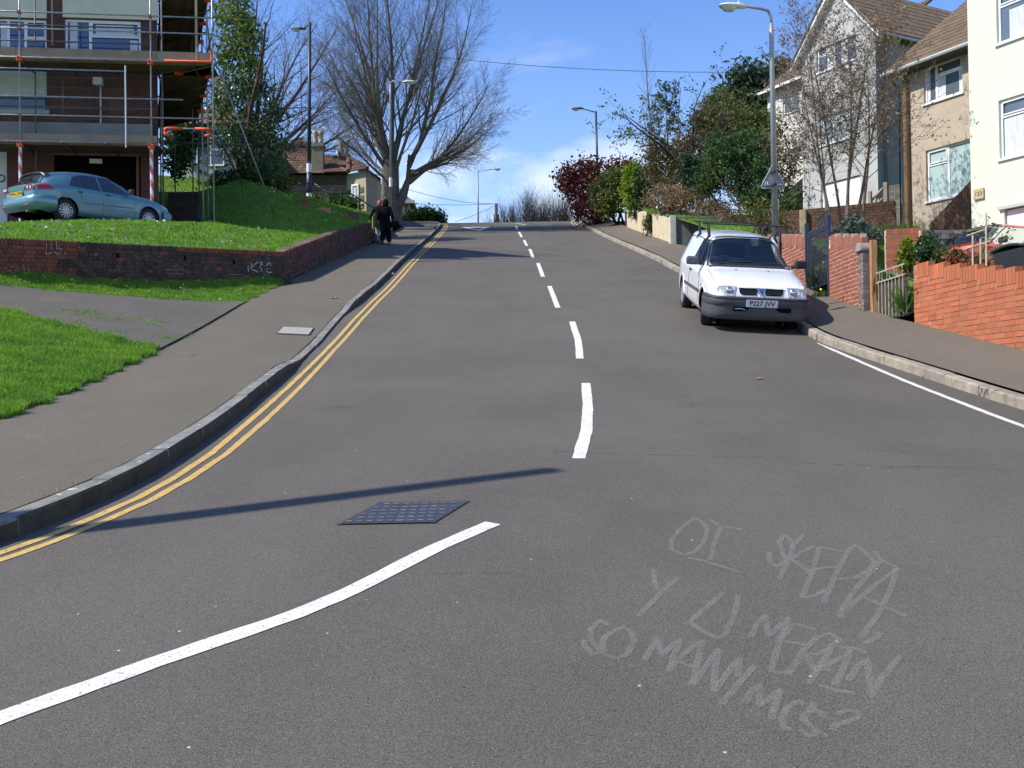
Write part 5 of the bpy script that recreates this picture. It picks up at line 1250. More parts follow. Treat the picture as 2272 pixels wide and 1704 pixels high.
# ---- the white van
vp_ = dict(cat='van', L=4.22, wheels=(.82, 3.34), wr=.292, wz=.285, gap=.055, seat=2.15, dash=1.15, dz=.93, sw=-1, steer=-14,
  top=([0, .05, .3, .7, 1.05, 1.12, 1.5, 1.85, 1.98, 2.3, 3.2, 3.95, 4.12, 4.22], [.70, .745, .82, .895, .95, .985, 1.215, 1.405, 1.43, 1.455, 1.47, 1.45, 1.40, 1.20]),
  belt=([0, .3, 1.0, 1.3, 2.5, 4.22], [.66, .74, .86, .90, .93, .95]), hw=([0, .08, .25, .7, 1.4, 2.6, 3.6, 4.1, 4.22], [.735, .785, .822, .842, .848, .848, .840, .80, .76]),
  rw=([0, 1.1, 1.5, 2.0, 3.0, 4.0, 4.22], [.66, .70, .625, .575, .585, .575, .55]), bot=([0, .4, 2, 4.22], [.26, .21, .20, .28]),
  shear=lambda u, z: .13 * max(0.0, z - .58) / .14 * math.exp(-u / .18) * .6 if z > .58 and u < .8 else 0.0,
  holes=[lambda u, x, z: 1.13 < u < 1.83 and z > .985 and x < (.70 - (u - 1.13) * .16), lambda u, x, z: 1.42 < u < 2.42 and .955 < z < 1.345 and x > .6 and z < .955 + (u - 1.28) * .75, lambda u, x, z: u > 4.1 and 1.02 < z < 1.30])
Pv = P(1672, 700, 16.55)
yv0 = 16.75; slope = math.atan2(float(zr(19.6) - zr(17.1)), 2.5); rollv = R(4.3)
xv = 3.93; zv0 = float(Zroad(3.9, 17.5))
VM = mat
van_paint = paint('white van paint', (0.80, 0.81, 0.82), dirt=0.05)
Rv = Matrix.Rotation(R(-2.0), 3, 'Z') @ Matrix.Rotation(slope, 3, 'X') @ Matrix.Rotation(rollv, 3, 'Y')
# stand the wheels on the road: heights at the four contact points
def stand(x0, y0, yaw, wys, hwx, zf):
    c, s = math.cos(yaw), math.sin(yaw); P4 = []
    for wy_ in wys:
        for sx in (-hwx, hwx): X = x0 + c * sx - s * wy_; Y = y0 + s * sx + c * wy_; P4.append((sx, wy_, float(zf(X, Y))))
    A = np.array([[1, a, b_] for a, b_, _ in P4]); z = np.array([q[2] for q in P4]); co = np.linalg.lstsq(A, z, rcond=None)[0]
    fwd = Vector((-s, c, co[2])).normalized(); rt = Vector((c, s, co[1])); up = rt.cross(fwd).normalized(); rt = fwd.cross(up)
    m = Matrix((rt, fwd, up)).transposed(); return Vector((x0, y0, co[0])), m.to_euler()
lv, rv = stand(4.04, 16.45, R(-1.9), (.82, 3.34), .74, Zroad)
van = make_car('parked_van', 'white panel van with roof bars and grey bumper parked nose downhill by the right kerb', vp_, van_paint, lv, rv)
vr = van['root']; vr.scale = (0.975, 1, 1.03)
van['top']('windscreen', M_WIN, 1.12, 1.85, .735, .60, off=.008, sh=.05)
# rubber surround of the windscreen
def edge_of(car, u0, u1, w0, w1, sh, off=.009, r=.012, nm='windscreen_seal', m=M_TRIM):
    pts = []
    for t in np.linspace(0, 1, 9): u = u0 + (u1 - u0) * t + sh; w = w0 + (w1 - w0) * t; pts.append((-w, car['yp'](u, 1), car['zs'](u, w) + off))
    for s in np.linspace(-1, 1, 11)[1:-1]: u = u1 + sh * s * s; pts.append((s * w1, car['yp'](u, 1), car['zs'](u, s * w1) + off))
    for t in np.linspace(1, 0, 9): u = u0 + (u1 - u0) * t + sh; w = w0 + (w1 - w0) * t; pts.append((w, car['yp'](u, 1), car['zs'](u, w) + off))
    for s in np.linspace(1, -1, 11)[1:]: u = u0 + sh * s * s; pts.append((s * w0, car['yp'](u, 1), car['zs'](u, s * w0) + off))
    return MB().tube(pts, r, 6, caps=False).build(nm, m, car['root'], smooth=True)
edge_of(van, 1.12, 1.85, .735, .60, .05)
for s in (-1, 1):
    zl = lambda u: .955 - .0; zh = lambda u: min(.96 + (u - 1.24) * .72, 1.345)
    van['side']('door_window', M_WIN, s, 1.36, 2.42, zl, zh, off=.006)
    pts = [(s * (van['xs'](u, z) + .008), u, z) for u, z in [(1.36, .955), (1.9, .955), (2.42, .955), (2.42, 1.15), (2.42, 1.345), (2.1, 1.345), (1.78, 1.345), (1.6, 1.215), (1.45, 1.105), (1.36, 1.045), (1.36, .955)]]
    MB().tube(pts, .011, 6).build('window_seal', M_TRIM, vr, smooth=True)
    # door shut lines, rubbing strip, handle
    for u_, nm in ((1.28, 'shut_line'), (2.48, 'shut_line')):
        MB().tube([(s * (van['xs'](u_, z) + .001), u_, z) for z in np.linspace(.26, .93, 8)], .005, 5).build(nm, M_TRIM, vr)
    van['side']('rubbing_strip', M_GREYP, s, 1.16, 2.98, .50, .555, off=.014)
    MB().box(s * (van['xs'](2.3, .8) + .012) - .012, s * (van['xs'](2.3, .8) + .012) + .012, 2.24, 2.38, .79, .82).build('door_handle', M_TRIM, vr)
    MB().box(s * .845 - .01, s * .845 + .01, 1.02, 1.06, .62, .66).build('side_repeater', M_AMB, vr)
    # mirror
    mm = MB().tube([(s * .80, 1.38, .97), (s * .90, 1.36, .99)], .03, 8); mm.build('mirror_arm', M_TRIM, vr)
    mo = MB().box(-.115, .115, -.055, .055, -.07, .07, M=Matrix.Translation((s * .965, 1.37, 1.02)) @ Matrix.Rotation(s * R(12), 4, 'Z')).build('door_mirror', M_GREYP if s < 0 else M_TRIM, vr, bevel=.035)
van['top']('bonnet_edge_shadow', M_TRIM, 1.075, 1.115, .69, .69, off=.012, nu=3) if False else None
# scuttle grille and wipers
van['top']('scuttle', M_TRIM, 1.035, 1.13, .72, .725, off=.006, nu=4, sh=.05)
for x0 in (-.55, .02):
    MB().tube([(x0, 1.12, van['zs'](1.10, x0) + .03), (x0 + .30, 1.16, van['zs'](1.15, x0 + .3) + .03), (x0 + .58, 1.17, van['zs'](1.16, x0 + .5) + .028)], .009, 6).build('wiper', M_TRIM, vr)
# bonnet lines
for s in (-1, 1):
    MB().tube([(s * (.745 - .0 * u), van['yp'](u, .8), van['zs'](u, .745) + .001) for u in np.linspace(.12, 1.02, 10)], .0045, 5).build('bonnet_gap', M_GREYP, vr)
    MB().box(s * .28 - .012, s * .28 + .012, .84, .87, van['zs'](.85, .28) + .0, van['zs'](.85, .28) + .012).build('washer_jet', M_TRIM, vr)
yf = lambda x, z: van['yp'](0.0, z) - .03 * (1 - (x / .735) ** 2) + .035 * max(0, abs(x) - .45) / .29
# front face: grille openings with V shaped badge, lamps
for s in (-1, 1):
    g_ = front_panel(van, 'grille', M_HOLE, [(s * .045, .70), (s * .37, .705), (s * .355, .625), (s * .315, .600), (s * .085, .60)], lambda x, z: yf(x, z) - .004, depth=.008)
    for k in range(3): front_panel(van, 'grille_bar', M_TRIM, [(s * .075, .618 + k * .024), (s * .345, .618 + k * .024), (s * .345, .626 + k * .024), (s * .075, .626 + k * .024)], lambda x, z: yf(x, z) - .010, parent=g_, depth=.006)
    front_panel(van, 'grille_surround', van_paint, [(s * .045, .708), (s * .385, .713), (s * .385, .722), (s * .045, .722)], lambda x, z: yf(x, z) - .008, depth=.012)
    hl = front_panel(van, 'headlamp', M_LENS, [(s * .425, .735), (s * .62, .728), (s * .715, .715), (s * .735, .655), (s * .715, .605), (s * .60, .585), (s * .455, .578)], lambda x, z: yf(x, z) - .004, depth=.014)
    front_panel(van, 'indicator', M_AMB if s > 0 else M_LENS, [(s * .635, .722), (s * .70, .715), (s * .73, .655), (s * .71, .61), (s * .645, .60)], lambda x, z: yf(x, z) - .010, parent=hl, depth=.012)
    MB().lathe([(.065, 0), (.055, .02), (.02, .035)], 16, Matrix.Translation((s * .53, yf(.53, .66) - .022, .655)) @ Matrix.Rotation(R(90), 4, 'X')).build('reflector', M_CHR, hl, smooth=True)
    front_panel(van, 'badge', M_CHR, [(s * .048, .712), (s * .085, .712), (s * .020, .580), (0, .565), (0, .592)] if s > 0 else [(0, .592), (0, .565), (-.020, .580), (-.085, .712), (-.048, .712)], lambda x, z: yf(x, z) - .014, depth=.012)
front_panel(van, 'badge_shield', M_TRIM, [(-.045, .708), (.045, .708), (.0, .612)], lambda x, z: yf(x, z) - .010, depth=.010)
front_panel(van, 'badge_emblem', M_CHR, [(-.022, .700), (.010, .700), (.024, .682), (.004, .664), (-.012, .672), (-.004, .686)], lambda x, z: yf(x, z) - .016, depth=.008)
bp = wrap_band(van, 'front_bumper', M_GREYP, [.575, .570, .545, .50, .44, .43, .405, .30, .215, .20], [-.03, .035, .065, .072, .072, .055, .055, .06, .045, -.03], -.0, .52)
wrap_band(van, 'bumper_strip', M_TRIM, [.566, .560, .535, .528], [.03, .068, .075, .05], -.0, .50)
front_panel(van, 'air_intake', M_HOLE, [(-.46, .415), (.50, .415), (.50, .345), (-.46, .345)], lambda x, z: -.098 + .035 * (x / .6) ** 2, depth=.006)
MB().tube([(-.44, -.11, .385), (-.33, -.115, .39), (-.27, -.115, .375)], .010, 6).build('towing_eye', M_CHR, vr)
pl = front_panel(van, 'number_plate', mat('silver grey number plate', (0.62, 0.63, 0.62), 0.5), [(-.26, .535), (.26, .535), (.26, .423), (-.26, .423)], lambda x, z: -.122, depth=.006)
bpy.context.view_layer.update()
def vmat(car_root, x, y, z, nrm=(0, -1, 0), right=(1, 0, 0), up=(0, 0, 1)):
    M = mw(car_root); r3 = M.to_3x3(); return text_mat(M @ Vector((x, y, z)), r3 @ Vector(right), r3 @ Vector(up), r3 @ Vector(nrm))
text('P227 JVV', .108, mat('plate lettering', (0.012, 0.012, 0.012), 0.6), pl, vmat(vr, 0, -.1305, .479), wide=.98)
# roof bars
for u in (1.98, 3.05):
    rr = MB(); zb_ = van['zs'](u, .5)
    rr.box(-.74, .74, u - .02, u + .02, 1.615, 1.64)
    rr.build('roof_bar', M_TRIM, vr, bevel=.004)
    for s in (-1, 1):
        MB().tube([(s * .635, u, 1.62), (s * .62, u, 1.52), (s * .60, u - .01, 1.42), (s * .665, u - .03, 1.33)], [.022, .028, .03, .012], 8).build('roof_bar_foot', M_TRIM, vr, smooth=True)
for s in (-1, 1):     # gutter strip along the roof edge
    MB().tube([(s * .60, u, van['zs'](u, .60) + .002) for u in np.linspace(1.75, 4.0, 14)], .009, 5).build('roof_gutter', M_GREYP, vr)
MB().tube([(.30, 2.35, 1.47), (.30, 2.6, 1.50), (.30, 2.62, 1.50)], .02, 6).build('aerial_base', M_TRIM, vr) if False else None
MB().box(-.60, .60, 2.62, 2.66, .45, 1.02).build('bulkhead', mat('grey bulkhead', (0.30, 0.31, 0.31), 0.8), vr)

# ---- the pale blue hatchback
bp_ = dict(cat='car', L=4.29, wheels=(.88, 3.48), wr=.312, wz=.31, gap=.05, seat=2.15, dash=1.25, dz=.95, sw=-1,
  top=([0, .04, .2, .5, .9, 1.15, 1.28, 1.6, 2.0, 2.25, 2.6, 3.1, 3.55, 3.80, 3.92, 4.05, 4.16, 4.24, 4.29], [.60, .68, .77, .86, .935, .975, 1.03, 1.225, 1.395, 1.43, 1.445, 1.42, 1.355, 1.30, 1.20, 1.065, .985, .96, .90]),
  belt=([0, .3, 1.0, 1.5, 2.5, 3.4, 4.29], [.56, .70, .84, .875, .925, .97, .90]), hw=([0, .05, .15, .4, .88, 1.6, 2.8, 3.5, 4.0, 4.17, 4.25, 4.29], [.60, .69, .77, .83, .858, .855, .858, .855, .81, .75, .70, .64]),
  rw=([0, 1.1, 1.6, 2.1, 3.0, 3.7, 4.0, 4.29], [.60, .72, .63, .57, .56, .54, .55, .56]), bot=([0, .3, 2, 4.0, 4.29], [.28, .20, .19, .24, .34]),
  holes=[lambda u, x, z: 1.27 < u < 1.98 and z > 1.02 and x < .66 - (u - 1.27) * .14, lambda u, x, z: False])
car_paint = paint('pale blue metallic paint', (0.125, 0.265, 0.305), metal=0.35, dirt=0.06)
hd = Vector((.54, .8416)); yaw = math.atan2(hd.x, -hd.y)
ctr = Vector((-11.12, 26.68)); nose = ctr + hd * 2.04
lb, rbt = stand(nose.x, nose.y, yaw, (.88, 3.48), .75, lambda x, y: float(Zup(x, y)) + .03)
blue = make_car('parked_car', 'pale metallic blue hatchback parked tail towards the daisy lawn under the scaffold', bp_, car_paint, lb, rbt, 'alloy')
br = blue['root']; br.scale = (.95, .95, .95)
M_WIN2 = pane_mat('dark tinted car glass', (0.018, 0.024, 0.032), 0.04)
blue['top']('windscreen', M_WIN2, 1.27, 2.0, .69, .57, off=.007, sh=.06)
for s in (-1, 1):
    lo = lambda u: .905 + (u - 1.5) * .038
    hi1 = lambda u: min(.93 + (u - 1.42) * .66, 1.345 - .02 * max(0, u - 2.0))
    hi2 = lambda u: 1.35 - .03 * (u - 2.3) - max(0, u - 2.75) ** 2 * .55
    blue['side']('front_door_window', M_WIN2, s, 1.50, 2.34, lo, hi1, off=.007); blue['side']('rear_door_window', M_WIN2, s, 2.40, 3.34, lo, lambda u: max(lo(u) + .01, hi2(u) if u < 3.15 else hi2(u) - (u - 3.15) * .9), off=.007)
    for u_ in (1.36, 2.37, 3.02):
        MB().tube([(s * (blue['xs'](u_, z) + .001), u_, z) for z in np.linspace(.26 if u_ < 3 else .62, .90, 8)], .0035, 5).build('shut_line', M_TRIM, br)
    blue['side']('side_moulding', mat('moulding blue', (0.10, 0.17, 0.19), 0.5), s, 1.42, 3.0, .545, .575, off=.006)
    blue['side']('sill_strip', M_CHR if False else car_paint, s, 1.3, 3.05, .235, .26, off=.012)
    for u_ in (2.20, 3.05): MB().box(s * (blue['xs'](u_, .84) + .015) - .012, s * (blue['xs'](u_, .84) + .015) + .012, u_ - .075, u_ + .075, .825, .85).build('door_handle', M_TRIM, br, bevel=.008)
    MB().box(-.10, .10, -.06, .05, -.065, .065, M=Matrix.Translation((s * .93, 1.52, 1.0)) @ Matrix.Rotation(s * R(10), 4, 'Z')).build('door_mirror', M_TRIM if s < 0 else car_paint, br, bevel=.03)
    blue['side']('rear_lamp', M_REDL, s, 3.78, 4.19, lambda u: .80 + (4.19 - u) * .10, lambda u: .80 + (4.19 - u) * .10 + .03 + .15 * min(1, (u - 3.78) / .22), off=.008)
    blue['side']('headlamp', M_LENS, s, .10, .40, lambda u: .60 + u * .1, lambda u: .70 + u * .12, off=.008)
yr = lambda x, z: 4.29 + .03 * (1 - (x / .64) ** 2)
blue['top']('rear_window', M_WIN2, 3.84, 4.13, .49, .60, off=.010, shc=.02)
sp = MB(); rows = []
for t in np.linspace(-1, 1, 15): x = t * .55; z0 = blue['zs'](3.70, x); rows.append([(x, 3.66, z0 + .004), (x, 3.80, z0 + .010), (x, 3.90, z0 - .005 - .02 * t * t), (x, 3.895, z0 - .03 - .02 * t * t), (x, 3.78, z0 - .05)])
sp.grid(rows).build('spoiler', car_paint, br, smooth=True)
# tailgate, lamps and plate on the tail
for s in (-1, 1):
    rl = front_panel(blue, 'rear_lamp', M_REDL, [(s * .37, .785), (s * .44, .93), (s * .60, .925), (s * .70, .88), (s * .66, .80)], lambda x, z: yr(x, z) + .012 - .10 * max(0, abs(x) - .5), depth=.012)
    for x_ in (.49, .59): MB().lathe([(.038, 0), (.034, .008), (.012, .010)], 14, Matrix.Translation((s * x_, yr(x_, .86) + .026 - .10 * max(0, x_ - .5), .865)) @ Matrix.Rotation(R(-90), 4, 'X')).build('reflector', M_CHR, rl)
tg_ = front_panel(blue, 'tailgate_handle', car_paint, [(-.36, .905), (.36, .905), (.36, .80), (-.36, .80)], lambda x, z: yr(x, z) + .01 + (z - .80) * .12, depth=.012)
rp = front_panel(blue, 'number_plate', mat('yellow number plate', (0.72, 0.47, 0.03), 0.5), [(-.27, .775), (.27, .775), (.27, .66), (-.27, .66)], lambda x, z: 4.345, depth=.006)
text('WP54 ZHW', .108, mat('plate lettering', (0.012, 0.012, 0.012), 0.6), rp, vmat(br, 0, 4.3535, .717, nrm=(0, 1, 0), right=(-1, 0, 0)), wide=.92)
wrap_band(blue, 'rear_bumper', car_paint, [.66, .655, .62, .54, .44, .40, .33, .27], [-.03, .05, .095, .115, .115, .095, .07, -.02], 4.27, .50, front=False, Lc=4.29)
wrap_band(blue, 'front_bumper', car_paint, [.58, .54, .45, .36, .27, .22], [-.01, .05, .075, .075, .05, -.02], .02, .40, Lc=4.29)
for s in (-1, 1): MB().box(s * .52 - .085, s * .52 + .085, 4.372, 4.392, .395, .425, ).build('rear_reflector', M_REDL, br, bevel=.01)
MB().tube([(-.45, 4.1, .26), (-.45, 4.36, .25)], .03, 10).build('exhaust', mat('dull steel', (.3, .3, .3), .5, metal=.8), br)
MB().tube([(.0, 3.9, 1.22), (.05, 4.02, 1.14), (.3, 4.10, 1.06)], .008, 5).build('wiper', M_TRIM, br)

# ---- the red car on the drive
rp_ = dict(cat='car', L=3.65, wheels=(.70, 3.02), wr=.285, wz=.28, gap=.05, seat=1.85, dash=1.0, dz=.88, sw=-1,
  top=([0, .05, .3, .6, .95, 1.05, 1.4, 1.75, 2.0, 2.8, 3.3, 3.5, 3.65], [.62, .68, .79, .85, .91, .94, 1.17, 1.35, 1.385, 1.39, 1.34, 1.15, .85]),
  belt=([0, .3, 1.0, 2.2, 3.65], [.60, .70, .82, .86, .84]), hw=([0, .08, .3, .7, 1.4, 2.6, 3.4, 3.65], [.66, .74, .79, .81, .815, .815, .78, .70]),
  rw=([0, 1.0, 1.5, 2.0, 3.0, 3.65], [.62, .66, .59, .545, .54, .52]), bot=([0, .4, 2, 3.65], [.28, .21, .20, .30]),
  holes=[lambda u, x, z: 1.07 < u < 1.74 and z > .95 and x < .66 - (u - 1.07) * .15, lambda u, x, z: 1.28 < u < 2.32 and .885 < z < 1.29 and x > .5 and z < .90 + (u - 1.14) * .72, lambda u, x, z: 2.42 < u < 3.12 and .885 < z < 1.27 and x > .5])
red_paint = paint('red car paint', (0.62, 0.028, 0.02), dirt=0.05)
hr = Vector((-.90, -.436)); ctr = Vector((9.72, 20.62)); nose = ctr + hr * 1.82
red_z = 3.62
lr, rr_ = stand(nose.x, nose.y, math.atan2(hr.x, -hr.y), (.70, 3.02), .7, lambda x, y: red_z)
redc = make_car('parked_car', 'red hatchback on the drive of the pale green house, half hidden by shrubs', rp_, red_paint, lr, rr_, 'disc')
redc['top']('windscreen', glass('light car glass', (0.55, 0.62, 0.62), 0.8), 1.06, 1.76, .70, .56, off=.007, sh=.05); edge_of(redc, 1.06, 1.76, .70, .56, .05)
for s in (-1, 1):
    redc['side']('door_window', MATS['light car glass'], s, 1.26, 2.34, .885, lambda u: min(.895 + (u - 1.12) * .72, 1.285), off=.006); redc['side']('rear_side_window', MATS['light car glass'], s, 2.42, 3.12, .885, lambda u: 1.28 - max(0, u - 2.9) * .9, off=.006)
    MB().box(-.09, .09, -.05, .05, -.06, .06, M=Matrix.Translation((s * .90, 1.28, .95))).build('door_mirror', M_TRIM, redc['root'], bevel=.03)
    redc['side']('headlamp', M_LENS, s, .06, .24, .62, .70, off=.006)
wrap_band(redc, 'front_bumper', M_TRIM, [.56, .52, .40, .28, .22], [-.01, .05, .06, .05, -.02], 0, .4, Lc=3.65)
# ------------------------------------------------------------------ brick flats behind the scaffold
M_FLAT = bpy.data.materials.new('flats brick')
nt, b_ = nodes_of(M_FLAT); N = nt.nodes.new; L = nt.links.new
uvn = N('ShaderNodeTexCoord'); mp = N('ShaderNodeMapping'); L(uvn.outputs['UV'], mp.inputs[0]); br_ = N('ShaderNodeTexBrick'); L(mp.outputs[0], br_.inputs['Vector'])
br_.inputs['Scale'].default_value = 1; br_.inputs['Brick Width'].default_value = .225; br_.inputs['Row Height'].default_value = .075; br_.inputs['Mortar Size'].default_value = .006; br_.inputs['Mortar Smooth'].default_value = .3
br_.inputs['Color1'].default_value = (.135, .050, .034, 1); br_.inputs['Color2'].default_value = (.095, .037, .028, 1); br_.inputs['Mortar'].default_value = (.11, .08, .065, 1)
nz = N('ShaderNodeTexNoise'); nz.inputs['Scale'].default_value = 1.3; nz.inputs['Detail'].default_value = 7; L(mp.outputs[0], nz.inputs['Vector']); mx = N('ShaderNodeMix'); mx.data_type = 'RGBA'; mx.blend_type = 'MULTIPLY'; mx.inputs[0].default_value = .7
rm = N('ShaderNodeValToRGB'); rm.color_ramp.elements[0].position = .3; rm.color_ramp.elements[0].color = (.45, .43, .42, 1); rm.color_ramp.elements[1].position = .65; rm.color_ramp.elements[1].color = (1, 1, 1, 1); L(nz.outputs['Fac'], rm.inputs[0])
L(br_.outputs[0], mx.inputs[6]); L(rm.outputs[0], mx.inputs[7]); L(mx.outputs[2], b_.inputs['Base Color']); b_.inputs['Roughness'].default_value = .92
bmp = N('ShaderNodeBump'); bmp.inputs['Strength'].default_value = .8; bmp.inputs['Distance'].default_value = .012; bmp.invert = True; L(br_.outputs['Fac'], bmp.inputs['Height']); L(bmp.outputs[0], b_.inputs['Normal'])
def uv_planar(o, fx):
    me = o.data; uv = me.uv_layers.new(name='UVMap')
    for l in me.loops:
        v = me.vertices[l.vertex_index].co; uv.data[l.index].uv = fx(v)
fl = empty('block_of_flats', (-12, 34, 6.9), label='dark brick block of flats behind scaffolding with garages at ground level', cat='building')
F0 = P(352, 400, 30.4)
FP = Plane((F0.x, F0.y, 0), 97.5, fl)
zb, zt_ = 6.26, 15.9; aL_ = -15.0
def rect(px0, px1, y0, y1, pl=None):
    pl = pl or FP; a0, z1 = pl.az(px0, y0); a1, _ = pl.az(px1, y0); _, z0 = pl.az(px0, y1); return (a0, a1, z0, z1)
wA = rect(-70, 103, 38, 130); wB = rect(143, 312, 41, 134); wS = rect(-70, 103, 150, 242); gB = rect(118, 312, 336, 500); gB = (gB[0], gB[1], zb, gB[3]); gA = rect(-140, 15, 333, 500); gA = (gA[0], gA[1], zb, gA[3])
w_ = face_with_holes(FP, aL_, 0, zb, zt_, [wA, wB, wS, gB, gA], M_FLAT, rev=.14)
uv_planar(w_, lambda v: ((Vector(v) - Vector((F0.x, F0.y, 0))).dot(FP.r), v.z))
sw_ = MB(); bd = Vector((-.405, .914, 0)); pA = FP.at(0, zb); pB = pA + bd * 9; pC = FP.at(aL_, zb) + bd * 9; pD = FP.at(aL_, zb); H_ = EZ * (zt_ - zb)
sw_.add([pA, pB, pC, pD, pA + H_, pB + H_, pC + H_, pD + H_], [(0, 1, 5, 4), (1, 2, 6, 5), (2, 3, 7, 6)]); sw_ = sw_.build('side_wall', M_FLAT, fl); sw_.matrix_parent_inverse = mw(fl).inverted(); uv_planar(sw_, lambda v: (v.x * .9 + v.y, v.z))
rf_ = MB(); up3 = EZ * .0; q = [FP.at(.5, zt_, .6), FP.at(aL_ - .5, zt_, .6), FP.at(aL_ - .5, zt_) + bd * 9.5, FP.at(.5, zt_) + bd * 9.5]; rf_.add(q + [v + EZ * .3 for v in q], [(0, 1, 2, 3), (7, 6, 5, 4), (0, 4, 5, 1), (1, 5, 6, 2), (2, 6, 7, 3), (3, 7, 4, 0)])
o = rf_.build('flat_roof', mat('roof edge grey', (.2, .2, .2), .8), fl); o.matrix_parent_inverse = mw(fl).inverted()
window(FP, *wA, [(.50, []), (.72, []), (1, [.55])], M_GL_BLUE, curtain=[(.4, .49, .02, .9)], fw=.06, name='window')
window(FP, *wB, [(.33, []), (1, [.62])], M_GL_BLUE, curtain=[(.06, .16, .02, .95), (.85, .95, .02, .55), (.4, .9, .66, .9)], fw=.07)
# rolled shutter
b = MB(); z = wS[2] + .45
FP.put(MB().box(wS[0], wS[1], -.15, -.13, wS[2], wS[2] + .45), 'pane', M_GL_DARK)
rows = []
k = 0
while z < wS[3]:
    rows += [[(wS[0], -.05, z), (wS[1], -.05, z)], [(wS[0], -.035, z + .03), (wS[1], -.035, z + .03)], [(wS[0], -.05, z + .06), (wS[1], -.05, z + .06)]]; z += .075
b.grid(rows); FP.put(b, 'roller_shutter', mat('pale grey shutter', (.52, .54, .52), .6, var=.1))
FP.put(MB().box(wS[0] - .1, wS[1] + .1, -.02, .12, wS[2] - .12, wS[2]), 'sill', M_GUT)
M_CRP = mat('cream facade panel', (.66, .59, .44), .8, var=.12, scale=1.5); M_CBAND = mat('concrete band', (.27, .26, .245), .9, col2=(.20, .19, .18), scale=1.5, bump=.3, detail=8)
c1_ = rect(140, 350, -40, 41); FP.put(MB().box(c1_[0], c1_[1], .01, .07, wB[3] + .02, wB[3] + 1.0), 'panel', M_CRP)
FP.put(MB().box(aL_, wA[1] + .02, .01, .07, wA[3] + .02, wA[3] + 1.0), 'panel', M_CRP)
cb = rect(0, 345, 272, 306); FP.put(MB().box(aL_, -.15, .01, .16, cb[2], cb[3]), 'concrete_band', M_CBAND)
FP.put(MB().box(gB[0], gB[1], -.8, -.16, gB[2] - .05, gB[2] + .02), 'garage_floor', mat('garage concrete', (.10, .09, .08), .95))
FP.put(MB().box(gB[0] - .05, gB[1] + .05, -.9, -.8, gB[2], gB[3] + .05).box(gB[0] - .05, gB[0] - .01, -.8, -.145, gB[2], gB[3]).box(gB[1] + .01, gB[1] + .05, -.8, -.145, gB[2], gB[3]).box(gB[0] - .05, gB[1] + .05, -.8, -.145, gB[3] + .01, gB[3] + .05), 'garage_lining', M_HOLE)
FP.put(MB().box(gB[0], gB[1], -.10, -.02, gB[3] - .10, gB[3] - .03).box(gB[1] - .14, gB[1] - .06, -.10, -.02, gB[2], gB[3] - .1), 'garage_frame', mat('dark red timber', (.16, .045, .03), .8))
FP.put(MB().box(gB[0] + (gB[1] - gB[0]) * .41, gB[0] + (gB[1] - gB[0]) * .55, -.09, -.01, gB[3] - .33, gB[3] - .2), 'garage_sign', mat('pale sign board', (.55, .53, .47), .8))
FP.put(MB().box(gA[0], gA[1], -.12, -.06, gA[2], gA[3]), 'garage_door', mat('pale grey garage door', (.55, .56, .56), .6))
b = MB()
p_ = FP.az(0, 395)
pts = [(p_[0] + .12 * math.cos(t) * (1 + .3 * t / 6), -.045, p_[1] + .10 * math.sin(t)) for t in np.linspace(-2.4, 2.0, 14)]; b.tube(pts, .018, 6); FP.put(b, 'scribble', M_TRIM)
fld = FP.az(225, 190)
FP.put(MB().box(fld[0] - .13, fld[0] + .13, .25, .45, fld[1] - .10, fld[1] + .12).tube([(fld[0], .1, fld[1] - 1.25), (fld[0], .1, fld[1] - .1), (fld[0], .3, fld[1])], .025, 8), 'floodlight', mat('grey floodlight', (.45, .47, .47), .5))

# ------------------------------------------------------------------ scaffold
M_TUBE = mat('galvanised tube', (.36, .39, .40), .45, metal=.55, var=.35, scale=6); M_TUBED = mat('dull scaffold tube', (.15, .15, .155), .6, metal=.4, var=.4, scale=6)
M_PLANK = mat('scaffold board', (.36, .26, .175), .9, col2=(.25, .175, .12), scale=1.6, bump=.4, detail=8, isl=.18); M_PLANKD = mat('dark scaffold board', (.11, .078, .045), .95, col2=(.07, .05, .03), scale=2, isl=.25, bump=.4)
M_ORG = mat('orange safety foam', (.78, .085, .015), .6, var=.1); M_RED = mat('red tape', (.60, .022, .015), .5); M_WT = mat('white tape', (.75, .76, .80), .5)
sc = empty('scaffold', tuple(FP.at(0, zb, 1.3)), label='tube scaffold with timber walkways and orange fittings wrapped round the brick flats', cat='scaffold')
S0_ = FP.at(0, 0, 1.3); SP = Plane((S0_.x, S0_.y, 0), 97.5, sc); SP.n = FP.n; SP.r = FP.r
gz = lambda p: float(Zup(p.x, p.y)) - .05
def stube(pts, nm='tube', m=M_TUBE, r=.0242, par=sc, n=8): o = MB().tube(pts, r, n).build(nm, m, par, smooth=True); o.matrix_parent_inverse = mw(par).inverted(); return o
A_ = lambda px, py=200: SP.az(px, py)[0]
ZZ = lambda px, py: SP.az(px, py)[1]
TOPZ = 16.6
stand_a = [A_(44), A_(335)] ; stand_a = [stand_a[0] - (stand_a[1] - stand_a[0])] + stand_a
aR = A_(472)
for a in stand_a:
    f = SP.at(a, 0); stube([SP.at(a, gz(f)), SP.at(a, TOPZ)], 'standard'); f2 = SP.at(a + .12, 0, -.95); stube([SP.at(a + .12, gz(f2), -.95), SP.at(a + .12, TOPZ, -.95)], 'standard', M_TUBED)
stube([SP.at(A_(117), ZZ(117, 100)), SP.at(A_(117), TOPZ)], 'standard'); stube([SP.at(A_(118), ZZ(118, 240), -.9), SP.at(A_(118), ZZ(118, 145), -.9)], 'standard', M_TUBED)
o = MB().box(A_(437) - .035, A_(437) + .03, -.03, .03, ZZ(437, 136), ZZ(437, -30)); SP.put(o, 'timber_post', mat('pale timber', (.38, .27, .17), .9))
